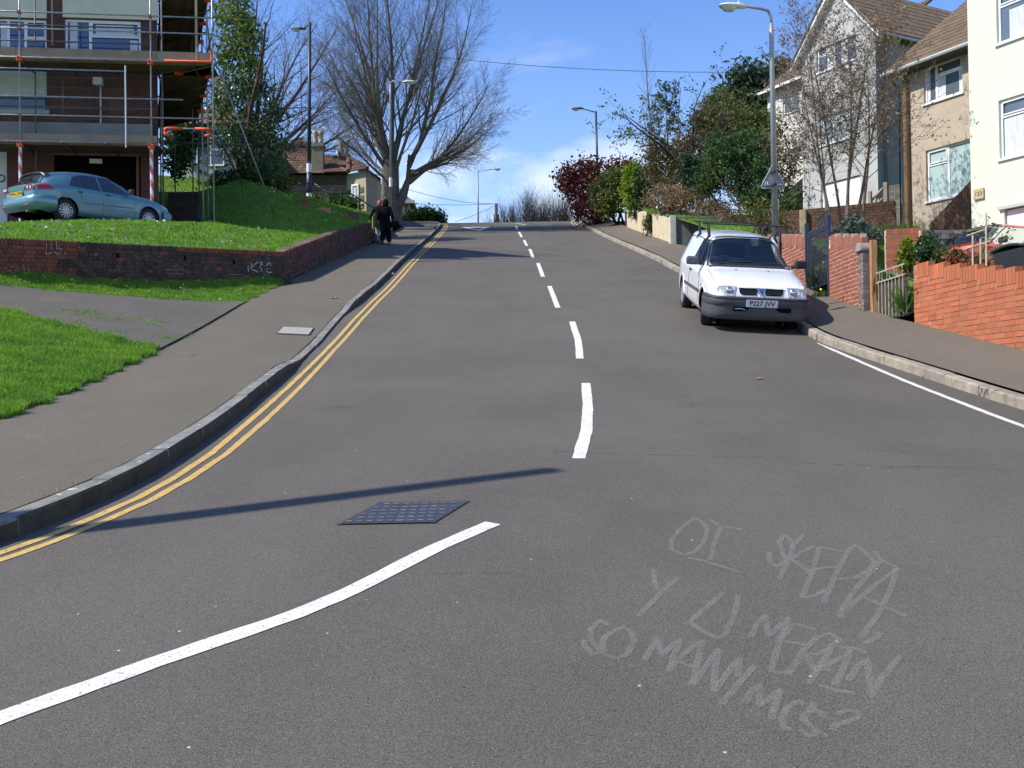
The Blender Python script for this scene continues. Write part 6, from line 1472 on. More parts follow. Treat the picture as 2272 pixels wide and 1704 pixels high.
led = [(334, 37, 470), (334, 73, 472), (334, 136, 472), (334, 161, 282), (334, 221, 407), (334, 262, 452), (334, 319, 281)]
for px_, py_, pr in led:
    a0 = stand_a[0] - .5; z = ZZ(px_, py_); stube([SP.at(a0, z, .05), SP.at(A_(pr, py_), z, .05)], 'ledger')
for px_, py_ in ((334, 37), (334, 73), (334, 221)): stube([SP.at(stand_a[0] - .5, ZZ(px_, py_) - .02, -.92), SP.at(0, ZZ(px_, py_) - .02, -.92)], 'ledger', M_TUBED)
zB1a, zB1b = ZZ(334, 133), ZZ(334, 113); zB0a, zB0b = ZZ(334, 317), ZZ(334, 301)
for z0, z1, pr in ((zB1a, zB1b, 471), (zB0a, zB0b, 353)):
    a = stand_a[0] - .4; aend = A_(pr)
    while a < aend - .1:
        a2 = min(a + 3.9, aend); SP.put(MB().box(a + .004, a2 - .004, -.045, -.008, z0, z1), 'toe_board', M_PLANK); a = a2
    for k in range(5):
        a = stand_a[0] - .4
        while a < aend - .1:
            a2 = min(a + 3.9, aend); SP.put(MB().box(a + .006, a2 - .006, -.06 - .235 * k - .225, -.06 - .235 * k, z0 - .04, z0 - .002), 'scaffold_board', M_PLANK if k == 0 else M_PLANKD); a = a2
    a = stand_a[0]
    while a < aend: stube([SP.at(a, z0 - .07, .16), SP.at(a, z0 - .07, -1.3)], 'transom', M_TUBED); a += 1.2
    SP.put(MB().box(stand_a[0] - .4, aend - .02, -.03, -.012, z0 - .09, z0 - .05), 'board_clip', M_TRIM) if False else None
# return scaffold along the flank
Sd = Vector((-.36, .933, 0)).normalized(); c_out = SP.at(aR, 0, -.02); c_in = SP.at(.12, 0, -1.25)
def flank(s, t, z): return c_in.lerp(c_out, s) + Sd * t + EZ * z
for z in (zB1a, zB1a + 2.35, zB1a + 4.7):
    for k in range(9):
        s0, s1 = k / 9 + .0012, (k + 1) / 9 - .0012
        q = [flank(s0, .05, z), flank(s1, .05, z), flank(s1, 6.2, z), flank(s0, 6.2, z)]
        o = MB().add([v - EZ * .04 for v in q] + [v for v in q], [(3, 2, 1, 0), (4, 5, 6, 7), (0, 1, 5, 4), (1, 2, 6, 5), (2, 3, 7, 6), (3, 0, 4, 7)]).build('scaffold_board', M_PLANKD, sc); o.matrix_parent_inverse = mw(sc).inverted()
    for t in (.1, 2.1, 4.1, 6.1):
        stube([flank(-.05, t, z - .08), flank(1.08, t, z - .08)], 'transom', M_TUBED)
    stube([flank(1.02, -.1, z + .5), flank(1.02, 6.3, z + .5)], 'ledger', M_TUBED); stube([flank(1.02, -.1, z + 1.0), flank(1.02, 6.3, z + 1.0)], 'ledger', M_TUBED)
    for k, (s, t) in enumerate(((1.0, 1.2), (.98, 3.2), (.35, .1), (1.0, 5.0))):
        o = MB().box(-.12, .12, -.05, .05, -.06, .05, M=Matrix.Translation(flank(s, t, z - .06))).build('orange_cap', M_ORG, sc); o.matrix_parent_inverse = mw(sc).inverted()
for s, t in ((1.0, 0), (1.0, 2.1), (1.0, 4.1), (1.0, 6.1), (.02, .1), (.02, 2.1), (.45, 6.1), (.80, 4.6)):
    f = flank(s, t, 0); zf_ = float(Zup(f.x, f.y)) - .05; stube([f + EZ * zf_, f + EZ * TOPZ], 'standard', M_TUBE if (s, t) in ((1.0, 0), (1.0, 2.1)) else M_TUBED)
for (x0, y0, x1, y1, d0, d1, m_) in ((484, 150, 611, 479, 30.9, None, M_TUBE), (478, 290, 539, 411, 33, None, M_TUBED)):
    ft = gray(x1, y1, Zup, 20, 60); stube([P(x0, y0, d0), ft], 'raking_tube', m_)
stube([P(365, 316, 31.8), P(560, 321, 32.5)], 'ledger', M_TUBED); stube([P(447, 230, 31.2), P(452, 487, 30.6)], 'standard', M_TUBE); stube([P(463, 440, 30), gray(471, 487, Zup, 25, 60)], 'standard')
# low orange ended rail over the passage
zr_ = ZZ(410, 287); a0, a1 = A_(366), A_(466)
stube([SP.at(a0, zr_, .08), SP.at(a1, zr_, .08)], 'ledger')
for s, aa, ab in ((1, a0, a0 + .5), (-1, a1, a1 - .42)):
    stube([SP.at(ab, zr_, .08), SP.at(aa + s * .06, zr_, .08), SP.at(aa, zr_ - .03, .08), SP.at(aa - s * .02, zr_ - .12, .08), SP.at(aa + s * .04, zr_ - .19, .08), SP.at(aa + s * .15, zr_ - .20, .08)], 'orange_foam', M_ORG, .045)
stube([SP.at(A_(367), zB1a - .03, .06), SP.at(A_(468), zB1a - .03, .06), SP.at(A_(470.5), zB1a + .0, .06), SP.at(A_(470.5), zB1b + .02, .06)], 'orange_foam', M_ORG, .035)
for a in stand_a[1:]:
    for z in (zB1a - .08, zB0a - .12): SP.put(MB().box(a - .075, a + .075, -.07, .09, z - .08, z + .07), 'coupler_cover', M_ORG, bevel=.02)
    for px_, py_ in ((334, 37), (334, 73), (334, 262)): SP.put(MB().box(a - .045, a + .045, -.04, .08, ZZ(px_, py_) - .04, ZZ(px_, py_) + .04), 'coupler', mat('rusty coupler', (.32, .12, .05), .8, metal=.2))
    # warning sleeve with spiral tape
    f = SP.at(a, 0); z0 = gz(f); z1 = zB0a - .16; sl_ = SP.put(MB().tube([(a, 0, z0), (a, 0, z1)], .048, 12), 'warning_sleeve', M_WT)
    rows = []
    for k in range(int((z1 - z0) / .02)):
        z = z0 + k * .02; an = z * 2 * math.pi / .42; rows.append([(a + .050 * math.cos(an + t), .050 * math.sin(an + t), z) for t in np.linspace(0, math.pi, 7)])
    SP.put(MB().grid(rows), 'red_tape', M_RED, parent=sl_)
# loose mesh panel leaning on the rails
zt1, zb1 = ZZ(281, 149), ZZ(281, 330); aM_ = A_(281)
mp_ = empty('mesh_fence_panel', tuple(SP.at(aM_, zb1, .15)), label='wire mesh fence panel tied to the scaffold rails in front of the flats', cat='fence panel')
def mput(mb, nm, m, **kw): M = SP.M(); mb.v = [tuple(M @ Vector(v)) for v in mb.v]; o = mb.build(nm, m, mp_, **kw); o.matrix_parent_inverse = mw(mp_).inverted(); return o
mput(MB().tube([(aM_, .13, zb1), (aM_, .13, zt1)], .024, 8), 'frame_tube', mat('bright galvanised tube', (.5, .53, .53), .4, metal=.5))
b = MB(); a = aM_ - .05
while a > stand_a[0]: b.tube([(a, .13, ZZ(281, 315)), (a, .13, ZZ(281, 162))], .0022, 3, caps=False); a -= .075
z = ZZ(281, 315)
while z < ZZ(281, 162): b.tube([(stand_a[0], .13, z), (aM_, .13, z)], .0022, 3, caps=False); z += .3
mput(b, 'wire_mesh', M_TUBED, kind='stuff')
# brown steps in the passage beside the flats
st_ = empty('garden_steps', (-10.6, 33.6, 6.9), label='dark brown steps climbing the passage between flats and grass bank', cat='steps')
for k in range(15):
    y = 30.9 + k * .36; x0 = P(372, 400, y).x; x1 = P(438, 400, y).x; z = 6.35 + k * .19
    o = MB().box(x0, x1, y, y + .38, z - .5, z + .19).build('step', mat('brown step', (.075, .055, .042), .95, var=.4, scale=4, isl=.2), st_, bevel=.01); o.matrix_parent_inverse = mw(st_).inverted()
# ------------------------------------------------------------------ street furniture
M_COLG = mat('grey lamp column', (.33, .34, .36), .5, metal=.3, var=.2, scale=5); M_COLD = mat('dark blue lamp column', (.018, .03, .055), .45); M_LHEAD = mat('pale lamp head', (.50, .51, .46), .5); M_LHD = mat('dark lamp head', (.07, .075, .06), .6); M_LENSL = mat('lamp lens', (.45, .46, .42), .2, coat=.5)
def lamp(name, label, base, top, d_head, col, head, style, group=None, r=(.075, .05), stripes=None, door=True):
    """column from base to top, bracket to the head centre"""
    root = empty(name, base, label=label, cat='street lamp', group='street lamps along the hill')
    base = Vector(base); top = Vector(top); hd_ = Vector(d_head); K = lambda mb, nm, m, par=root, **kw: (lambda o: (setattr(o, 'matrix_parent_inverse', mw(par).inverted()), o)[1])(mb.build(nm, m, par, **kw))
    lo = base.lerp(top, .16)
    K(MB().tube([base - EZ * .1, lo], r[0] * 1.25, 12), 'column_base', col, smooth=True)
    v = (hd_ - top); h = Vector((v.x, v.y, 0)); 
    if style == 'swan':
        pts = [lo, base.lerp(top, .93), top - EZ * .12]; rad = [r[0], r[1], r[1] * .9]
        K(MB().tube(pts, rad, 12), 'column', col, smooth=True)
        K(MB().tube([top - EZ * .18, top + EZ * .02, top + h * .08 + EZ * .16, top + h * .3 + EZ * .20, hd_ - h.normalized() * .1 + EZ * .03], r[1] * .62, 10), 'bracket', col, smooth=True)
    elif style == 'elbow':
        K(MB().tube([lo, base.lerp(top, .9), top - EZ * .14], [r[0] * .9, r[1], r[1]], 12), 'column', col, smooth=True)
        K(MB().tube([top - EZ * .16, top - EZ * .03, top + h.normalized() * .1, hd_ - h.normalized() * .2], r[1] * .7, 10), 'bracket', col, smooth=True)
    else:
        K(MB().tube([lo, top], [r[0] * .9, r[1]], 12), 'column', col, smooth=True); K(MB().tube([top - EZ * .06, hd_ - h.normalized() * .2], r[1] * .5, 8), 'bracket', col, smooth=True)
    n = h.normalized(); s = Vector((-n.y, n.x, 0)); M = fr_mat(hd_, n, s, EZ, 1, 1, 1)
    hm = MB(); rows = []
    for x, w, t, bt in ((-.30, .03, .02, -.02), (-.27, .08, .05, -.03), (-.05, .12, .075, -.04), (.18, .13, .07, -.04), (.33, .09, .04, -.03), (.38, .02, .0, -.01)):
        rows.append([M @ Vector((x, w * math.cos(a), (t if math.sin(a) > 0 else -bt) * math.sin(a))) for a in np.linspace(0, 2 * math.pi, 13)])
    hm.grid(rows); hh = K(hm, 'lamp_head', head, smooth=True)
    ln = MB(); rows = []
    for x, w, bt in ((-.02, .05, -.05), (.05, .10, -.11), (.22, .11, -.11), (.31, .05, -.05)): rows.append([M @ Vector((x, w * math.cos(a), bt * abs(math.sin(a)) - .02)) for a in np.linspace(0, math.pi, 9)])
    K(ln.grid(rows), 'lamp_lens', M_LENSL, par=hh, smooth=True)
    K(MB().tube([M @ Vector((-.1, 0, .07)), M @ Vector((-.1, 0, .12))], .03, 8), 'photocell', head, par=hh)
    if stripes:
        for z0, z1 in stripes:
            q0 = base + (top - base) * z0; q1 = base + (top - base) * z1; K(MB().tube([q0, q1], r[0] * 1.3, 12), 'white_band', M_WT)
    return root
# grey column behind the white van, carrying the back of a warning sign
bF = P(1722, 600, 22.4); bF.z = float(Zpr(bF.x, bF.y)); tF = P(1711, 40, 22.35); hF = P(1630, 14, 22.2)
lamp('street_lamp', 'tall grey street lamp column beside the white van with a triangular sign back on it', bF, tF, hF, M_COLG, mat('lamp head shell', (.62, .64, .62), .45), 'swan', r=(.078, .052))
cS = P(1717, 392, 22.25)
sg = empty('warning_sign', cS, label='grey back of a triangular road sign clamped to the grey lamp column', cat='road sign')
px2 = 22.25 / F_PX
tri_ = [(-28 * px2, 14 * px2 - .30 + .02), (28 * px2, -.28 + .12), (0, .38)]
tri_ = [(-.29, -.24), (.29, -.24), (0, .30)]
def rtri(pts, rr, n=4):
    out = []
    for i in range(3):
        a, b, c = Vector(pts[i - 1]), Vector(pts[i]), Vector(pts[(i + 1) % 3]); u = (a - b).normalized(); v = (c - b).normalized()
        for t in np.linspace(0, 1, n): out.append(b + u * rr * (1 - t) * 1.3 + v * rr * t * 1.3)
    return [(p.x, p.y) for p in out]
MB().prism(rtri(tri_, .035), .085, .089).build('sign_plate', mat('grey sign back', (.21, .225, .24), .55, metal=.3, var=.1, scale=6), sg, fix=True)
ed = [(x, .083, z) for x, z in rtri(tri_, .035)]; MB().tube(ed + [ed[0]], .009, 6, caps=False).build('sign_rim', M_GUT, sg)
for z in (-.17, .12): MB().box(-.21 + (.13 if z > 0 else 0), .21 - (.13 if z > 0 else 0), .055, .083, z - .015, z + .015).build('clamp_rail', M_COLG, sg); MB().lathe([(.062, -.02), (.062, .02)], 14, Matrix.Translation((0, 0, z))).build('clamp', M_TRIM, sg)
for x in (-.17, -.13): MB().box(x, x + .016, .078, .083, -.15, -.09).build('sticker', M_WT, sg)
# others up the hill
lamp('street_lamp', 'dark blue street lamp with boxy head standing on the left bank by the handrail', P(686, 437, 46), P(687, 50, 46), P(664, 64, 46), M_COLD, M_LHD, 'bar', r=(.10, .075), stripes=((.14, .19), (.0, .02)))
b2_ = P(867, 490, 46.6); b2_.z = float(Zpl(b2_.x, b2_.y)); lamp('street_lamp', 'slim grey street lamp rising in front of the big bare tree', b2_, P(866, 180, 46.6), P(906, 182, 46.6), M_COLG, mat('lamp head shell', (.62, .64, .62), .45), 'elbow', r=(.06, .045), stripes=((.30, .36),))
b3_ = P(1329, 497, 55); lamp('street_lamp', 'dark blue street lamp at the crest in front of the purple leaved tree', b3_, P(1322, 247, 55), P(1283, 241, 55), M_COLD, M_LHD, 'bar', r=(.075, .06), stripes=((.02, .07), (.09, .125)))
b4_ = P(1061, 500, 74); b4_.z = float(zr(74)); lamp('street_lamp', 'distant grey street lamp rising beyond the brow of the road', b4_, P(1060, 379, 74), P(1100, 375, 74), M_COLG, M_LHEAD, 'bar', r=(.07, .055))
# telegraph pole and wires beyond the brow
tpb = P(1101, 520, 88); tpb.z = float(zr(88)); tpt = P(1101, 452, 88)
tp_ = empty('telegraph_pole', tpb, label='short dark telegraph pole showing above the brow of the road', cat='telegraph pole')
K2 = lambda mb, nm, m, par: (lambda o: (setattr(o, 'matrix_parent_inverse', mw(par).inverted()), o)[1])(mb.build(nm, m, par, smooth=True))
K2(MB().tube([tpb, tpt], [.17, .14], 10), 'pole', mat('dark timber pole', (.06, .05, .045), .9), tp_); K2(MB().lathe([(.25, -.5), (.25, .45), (.1, .5)], 10, Matrix.Translation(tpt - EZ * 1.4)), 'transformer_can', M_TRIM, tp_)
def wire(label, a, b, sag, r=.012):
    pts = [a.lerp(b, t) - EZ * sag * 4 * t * (1 - t) for t in np.linspace(0, 1, 13)]; o = MB().tube(pts, r, 4).build('overhead_wire', mat('wire', (.04, .045, .06), .6)); tag(o, label, 'wire', 'overhead wires')
wire('thin overhead wire crossing the sky from the bare tree to the houses', P(975, 126, 55), P(1660, 160, 46), .25, .014)
wire('faint wire running from the far telegraph pole up to the left', tpt, P(905, 420, 75), .3, .018)
wire('faint wire from the far telegraph pole level to the left', tpt, P(915, 452, 75), .1, .018)
wire('faint wire dropping from the far telegraph pole to the left', tpt - EZ * .1, P(1010, 492, 80), .1, .018)
# tall pole out of view on the left whose shadow lies over the near road
tip = GR(1222, 1043); h_ = 7.6
base_ = tip - Vector((LD.x, LD.y, 0)).normalized() * (h_ / math.tan(R(SUN_EL))); 
for _ in range(6): zb_ = float(Zlow(base_.x, base_.y)) if base_.x < xe(base_.y) else float(zr(base_.y)); L_ = (zb_ + h_ - tip.z) / math.tan(R(SUN_EL)); base_ = tip - Vector((LD.x, LD.y, 0)).normalized() * L_
base_.z = zb_; base_.y -= 1.5
tl_ = empty('telegraph_pole', base_, label='unseen timber telegraph pole at the left verge whose long shadow crosses the near road', cat='telegraph pole')
MB().tube([(0, 0, -.3), (0, 1.5, h_)], [.12, .085], 12).build('pole', mat('unseen timber pole', (.12, .09, .07), .9, var=.3), tl_, smooth=True)

# ------------------------------------------------------------------ gates
gx = lambda y: float(xw(y)) + .02
bg = empty('metal_gate', (gx(20.6), 20.6, float(Zpr(gx(20.6), 20.6))), label='dark blue ironwork garden gate between two red brick walls behind the van', cat='gate')
M_BLUE = mat('dark blue iron paint', (.018, .03, .085), .45); M_BLKI = mat('black blue iron', (.016, .022, .035), .5)
ys = np.linspace(19.2, 20.56, 17); b = MB()
def gzt(y): base = float(Zpr(gx(19.9), 19.9)); return base + (1.42 if y < 19.85 else 1.22) + (.12 * (19.85 - y) if y < 19.85 else .02)
zb_ = float(Zpr(gx(20.0), 20.0)) + .06
for k, y in enumerate(ys): o = MB().tube([(gx(y), y, zb_), (gx(y), y, gzt(y))], .009 if 0 < k < 16 else .02, 6).build('bar', M_BLKI, bg); o.matrix_parent_inverse = mw(bg).inverted()
for zz in (.0, .55, 1.05):
    o = MB().tube([(gx(19.2), 19.2, zb_ + zz + .02), (gx(20.56), 20.56, zb_ + zz + .02)], .013, 6).build('rail', M_BLKI, bg); o.matrix_parent_inverse = mw(bg).inverted()
b = MB()
for k in range(8):
    y = 19.28 + k * .16; b.tube([(gx(y) - .01, y + .05 * math.cos(t) * (1 - t / 14), zb_ + 1.15 + .06 * math.sin(t) * (1 - t / 14)) for t in np.linspace(0, 9, 20)], .005, 4)
o = b.build('scrollwork', M_BLKI, bg, kind='stuff'); o.matrix_parent_inverse = mw(bg).inverted()
o = MB().tube([(gx(19.2), 19.2, gzt(19.2)), (gx(19.84), 19.84, gzt(19.84))], .012, 6).tube([(gx(19.88), 19.88, gzt(19.88)), (gx(20.56), 20.56, gzt(20.56))], .012, 6).build('top_rail', M_BLUE, bg); o.matrix_parent_inverse = mw(bg).inverted()
for y, h in ((19.14, 1.55), (20.62, 1.32)):
    z = float(Zpr(gx(y), y)); o = MB().box(gx(y) - .035, gx(y) + .035, y - .035, y + .035, z - .1, z + h).build('gate_post', M_BLUE, bg, bevel=.006); o.matrix_parent_inverse = mw(bg).inverted()
# stone capped pillar
py_ = 17.12; pxx = float(xw(py_)) - .01; pz = float(Zpr(pxx, py_)); PL_ = empty('gate_pillar', (pxx, py_, pz), label='worn grey brick pillar with rounded stone cap beside the rusty gate post', cat='pillar')
fr = []; g = random.Random(8); z = pz - .05; j = 0
M_PIL = mat('worn grey purple brick', (.25, .175, .145), .95, col2=(.17, .12, .10), scale=8, bump=.7, isl=.35, spots=((.5, .42, .28), 4, .66)); M_MG = mat('pale worn mortar', (.48, .46, .44), .95, var=.3)
while z < pz + .98:
    for s in (-1, 1):
        fr.append((fr_mat(Vector((pxx + .02, py_ + s * .062, z + .034)), Vector((1, 0, 0)), Vector((0, 1, 0)), EZ, .215 + g.uniform(-.01, .01), .118, .064), 0))
    z += .0765
pieces('brick', [M_PIL], PL_, fr); o = MB().box(pxx - .08, pxx + .12, py_ - .115, py_ + .115, pz - .1, pz + 1.0).build('core', M_MG, PL_); o.matrix_parent_inverse = mw(PL_).inverted()
cap = MB(); cap.prism([(-.14, 0), (-.14, .06), (-.10, .12), (0, .15), (.10, .12), (.14, .06), (.14, 0)], -.15, .15, M=Matrix.Translation((pxx + .02, py_, pz + .99)) @ Matrix.Rotation(R(90), 4, 'Z')); o = cap.build('cap_stone', mat('grey cap stone', (.30, .27, .24), .95, var=.35, bump=.6, scale=8), PL_, bevel=.015); o.matrix_parent_inverse = mw(PL_).inverted()
# rusty post and boarded gate
ry = 16.80; rx = float(xw(ry)); rz = float(Zpr(rx, ry)); gt = empty('garden_gate', (rx, ry, rz), label='old dark boarded gate with pale iron bars hung from a rusty orange post', cat='gate')
def GK(mb, nm, m, **kw): o = mb.build(nm, m, gt, **kw); o.matrix_parent_inverse = mw(gt).inverted(); return o
M_RPOST = mat('flaking rusty paint', (.34, .10, .025), .9, col2=(.50, .34, .15), scale=9, bump=.6, streak=True, detail=8, spots=((.10, .035, .015), 12, .58))
GK(MB().box(rx - .05, rx + .05, ry - .05, ry + .05, rz - .05, rz + 1.20), 'gate_post', M_RPOST, bevel=.006)
gy0, gy1 = 15.48, 16.68; gzb = float(Zpr(rx, 15.9)) + .02; gzt_ = gzb + .80
M_BAR = mat('pale gate iron', (.46, .43, .33), .7, col2=(.25, .20, .13), scale=14); M_BOARD = mat('dark gate board', (.085, .068, .055), .9, var=.3, scale=5, isl=.2, bump=.4)
for k in range(9):
    ya = gy0 + k * (gy1 - gy0) / 9; GK(MB().box(rx + .025, rx + .045, ya + .004, ya + (gy1 - gy0) / 9 - .004, gzb, gzt_ - .15), 'board', M_BOARD)
for k in range(8):
    y = gy0 + .08 + k * .148; GK(MB().tube([(rx, y, gzb), (rx, y, gzt_ - .16)], .008, 6), 'bar', M_BAR)
for z in (gzb + .03, gzt_ - .16, gzt_): GK(MB().box(rx - .01, rx + .012, gy0, gy1, z - .011, z + .011), 'rail', M_BAR if z > gzb + .5 else M_BOARD)
b = MB()
for k in range(7):
    y = gy0 + .12 + k * .16; sg_ = 1 if k % 2 else -1; b.tube([(rx, y + sg_ * .035 * math.cos(t), gzt_ - .08 + .062 * math.sin(t)) for t in np.linspace(-1.6, 1.6, 9)], .007, 5)
GK(b, 'scrollwork', M_BAR, kind='stuff')
# black wheelie bin behind the orange wall
bz = 3.0; wb = empty('wheelie_bin', (6.98, 13.6, bz), rz=R(8), label='black wheelie bin standing behind the orange brick wall', cat='bin')
bp0 = P(2222, 560, 14.3); wb.location = (bp0.x + .36, 14.3, 2.66)
rows = []
b = MB(); b.add([(-.22, -.26, 0), (.22, -.26, 0), (.22, .26, 0), (-.22, .26, 0), (-.29, -.33, .95), (.29, -.33, .95), (.29, .36, .95), (-.29, .36, .95)], [(3, 2, 1, 0), (0, 1, 5, 4), (1, 2, 6, 5), (2, 3, 7, 6), (3, 0, 4, 7)])
M_BIN = mat('black bin plastic', (.022, .027, .033), .5, bump=.2); b.build('bin_body', M_BIN, wb, bevel=.02)
rows = [[(x, y, 1.0 + .05 * (1 - (y / .36) ** 2) - .02 * abs(x)) for x in np.linspace(-.31, .31, 7)] for y in np.linspace(-.36, .38, 7)]; l_ = MB().grid(rows); l_.build('lid', M_BIN, wb, smooth=True).modifiers.new('s', 'SOLIDIFY').thickness = .04
MB().tube([(-.24, .42, .97), (.24, .42, .97)], .018, 8).build('handle', M_BIN, wb)
for s in (-1, 1): MB().lathe([(.10, -.02), (.10, .02)], 14, Matrix.Translation((s * .24, .26, .08)) @ Matrix.Rotation(R(90), 4, 'Y')).build('wheel', M_TYRE, wb)
MB().tube([(.0, -.335, .90), (.30, -.38, 1.08)], .004, 4)
# broken trellis on top of the orange wall
tr = empty('trellis', (float(xw(14.0)) + .12, 14.0, 3.2), label='weathered timber trellis scrap above the orange wall in front of the red car', cat='trellis')
tx = float(xw(14)) + .16
for (ya, za, yb, zb2) in ((14.25, 3.62, 13.45, 3.62), (14.1, 3.80, 13.55, 3.80), (13.95, 3.3, 13.95, 3.82), (13.72, 3.25, 13.72, 3.70), (13.55, 3.3, 13.55, 4.02)):
    o = MB().tube([(tx, ya, za), (tx + .01, yb, zb2)], .014, 4).build('lath', mat('weathered lath', (.50, .43, .30), .9, var=.3, scale=10), tr); o.matrix_parent_inverse = mw(tr).inverted()
# thin cream post and rail by the planter
o = MB().tube([P(2042, 512, 19.3), P(2042, 580, 19.3)], .035, 8).build('cream_post', mat('cream flaking paint', (.60, .45, .25), .8, var=.3)); tag(o, 'slim cream flaking post in front of the grey rockery wall', 'post')
# handrail on the left bank
hr_ = empty('handrail', P(725, 440, 43), label='thin dark handrail stepping down the grass bank before the stone bungalow', cat='handrail')
for (x0, y0, x1, y1, d0, d1) in ((663, 407, 669, 408, 46, 43), (669, 408, 697, 407, 43, 43.5), (697, 407, 734, 431, 43.5, 42.5), (734, 431, 776, 428, 42.5, 42.5), (776, 428, 830, 462, 42.5, 41.2)):
    o = MB().tube([P(x0, y0, d0), P(x1, y1, d1)], .03, 6).build('rail', M_COLD, hr_); o.matrix_parent_inverse = mw(hr_).inverted()
for x0, y0, y1, d in ((669, 408, 455, 43), (732.5, 430, 478, 42.5)):
    q = P(x0, y0, d); o = MB().tube([q, Vector((q.x, q.y, float(Zup(q.x, q.y)) - .1))], .03, 6).build('post', M_COLD, hr_); o.matrix_parent_inverse = mw(hr_).inverted()
# pale stake on the verge edge beside the walkers
q = gray(827, 513, Zup, 20, 60); q = P(827, 512, 40.5); o = MB().tube([q - EZ * .1, q + EZ * .62], .022, 6).build('marker_stake', mat('pale timber stake', (.42, .38, .17), .9)); tag(o, 'pale wooden marker stake at the end of the dark brick wall', 'stake')
# brick ends of the steps on the bank
for i, (px_, py_, d, lb_) in enumerate(((670, 449, 42.6, 'small red brick step end low on the grass bank below the handrail post'), (718, 467, 41.5, 'pale orange brick block lying at the handrail foot on the bank'))):
    q = gray(px_, py_ + 4, Zup, 25, 60); o = MB().box(-.25, .25, -.12, .12, -.1, .14, M=Matrix.Translation(q)).build('brick_block', M_BR_SM if i == 0 else mat('pale brick', (.48, .24, .13), .9), bevel=.01); tag(o, lb_, 'brick block')
q = gray(765, 483, Zup, 25, 60)
o = MB().box(-.55, .55, -.12, .12, -.2, .16, M=Matrix.Translation(q)).build('brick_block', M_BR_DARK, bevel=.01); tag(o, 'long dark brick kerb on the bank just above the wall end', 'brick block')
# estate sign at the far end of the cream wall
q = P(1394, 470, 46.5); es = empty('sign_board', q, label='small tilted pale sign on a stump at the far end of the cream wall', cat='sign')
MB().box(-.2, .2, -.02, .02, 0, .35).build('board', mat('grey sign board', (.55, .56, .52), .7), es); MB().tube([(-.12, 0, -1), (-.12, 0, .05)], .05, 6).build('leg', M_TRIM, es); MB().tube([(.12, 0, -1), (.12, 0, .05)], .05, 6).build('leg', M_TRIM, es)
# slanting rendered garden wall by the grey house
q0, q1 = P(1728, 440, 30.5), P(1781, 394, 31.5); o = MB().add([q0 - EZ * 1.4, q1 - EZ * 2.0, q1, q0, q0 - EZ * 1.4 + Vector((.05, .3, 0)), q1 - EZ * 2 + Vector((.05, .3, 0)), q1 + Vector((.05, .3, 0)), q0 + Vector((.05, .3, 0))], [(0, 1, 2, 3), (5, 4, 7, 6), (3, 2, 6, 7), (0, 3, 7, 4), (1, 5, 6, 2)]).build('sloping_wall', mat('brown grey render', (.20, .17, .12), .95, var=.3)); tag(o, 'sloping brown rendered wall rising to the grey house corner', 'wall')
# timber field gate by the grey house
fg = empty('timber_gate', P(1948, 440, 29), label='small weathered timber gate with cross braces beside the grey house flank', cat='gate')
for (x0, y0, x1, y1, r_) in ((1925, 455, 1958, 418, .04), (1926, 470, 1958, 440, .035), (1928, 440, 1955, 478, .03), (1932, 478, 1950, 430, .03), (1965, 405, 1966, 475, .09), (1930, 425, 1931, 478, .06)):
    o = MB().tube([P(x0, y0, 29), P(x1, y1, 29)], r_, 5).build('bar' if r_ < .05 else 'gate_post', mat('grey timber', (.33, .28, .21), .95, var=.3), fg); o.matrix_parent_inverse = mw(fg).inverted()
flat_wall('stone_pier_wall', 'narrow rubble stone wall beside the timber gate and black down pipe', (P(1972, 400, 29.4).x, 29.4), (P(2000, 400, 29.2).x, 29.2), P(1980, 410, 29.3).z, 5.8, M_STONE, M_MG, cop=False, bl=.26)
# litter
o = MB().grid([[(x, y, .01 + .02 * math.sin(x * 30)) for x in (-.05, 0, .05)] for y in (-.03, 0, .03)]).build('dead_leaf', mat('orange dead leaf', (.42, .17, .05), .9)); o.location = GR(1680, 842); tag(o, 'single orange dead leaf on the tarmac below the white van', 'leaf')
o = MB().grid([[(x, y, .012 + .012 * math.sin(x * 60 + y * 40)) for x in (-.07, -.02, .03, .07)] for y in (-.05, 0, .04)]).build('paper_scrap', M_WT); o.location = gray(743, 662, Zpl); tag(o, 'crumpled white paper scrap on the left pavement', 'litter')
o = MB().grid([[(x, y, .02 + .03 * math.sin(x * 50 + y * 60)) for x in np.linspace(-.12, .12, 6)] for y in np.linspace(-.08, .08, 4)]).build('paper_scrap', mat('pinkish paper', (.55, .35, .38), .8)); o.location = GR(864, 610); tag(o, 'pinkish crumpled packet in the gutter on the left', 'litter')

# ------------------------------------------------------------------ two people walking up the left pavement
def chain(name, pts, rads, m, parent, sub=2, edges=None, root=0):
    me = bpy.data.meshes.new(name); ed = edges or [(i, i + 1) for i in range(len(pts) - 1)]; me.from_pydata([tuple(p) for p in pts], ed, []); me.materials.append(m)
    o = bpy.data.objects.new(name, me); COL.objects.link(o); o.parent = parent
    sk = o.modifiers.new('skin', 'SKIN'); sk.use_smooth_shade = True; lay = me.skin_vertices.new() if not me.skin_vertices else me.skin_vertices[0]
    for i, r_ in enumerate(rads): lay.data[i].radius = (r_, r_) if not hasattr(r_, '__len__') else r_
    lay.data[root].use_root = True
    sb_ = o.modifiers.new('sub', 'SUBSURF'); sb_.levels = sub; sb_.render_levels = sub; return o
def loft(name, secs, m, parent, n=18, **kw):
    """stacked ellipses (x, y, z, rx, ry)"""
    rows = [[(x + rx * math.cos(a), y + ry * math.sin(a), z + .012 * math.sin(3 * a + z * 9)) for a in np.linspace(0, 2 * math.pi, n + 1)] for x, y, z, rx, ry in secs]
    return MB().grid(rows).build(name, m, parent, smooth=True, **kw)
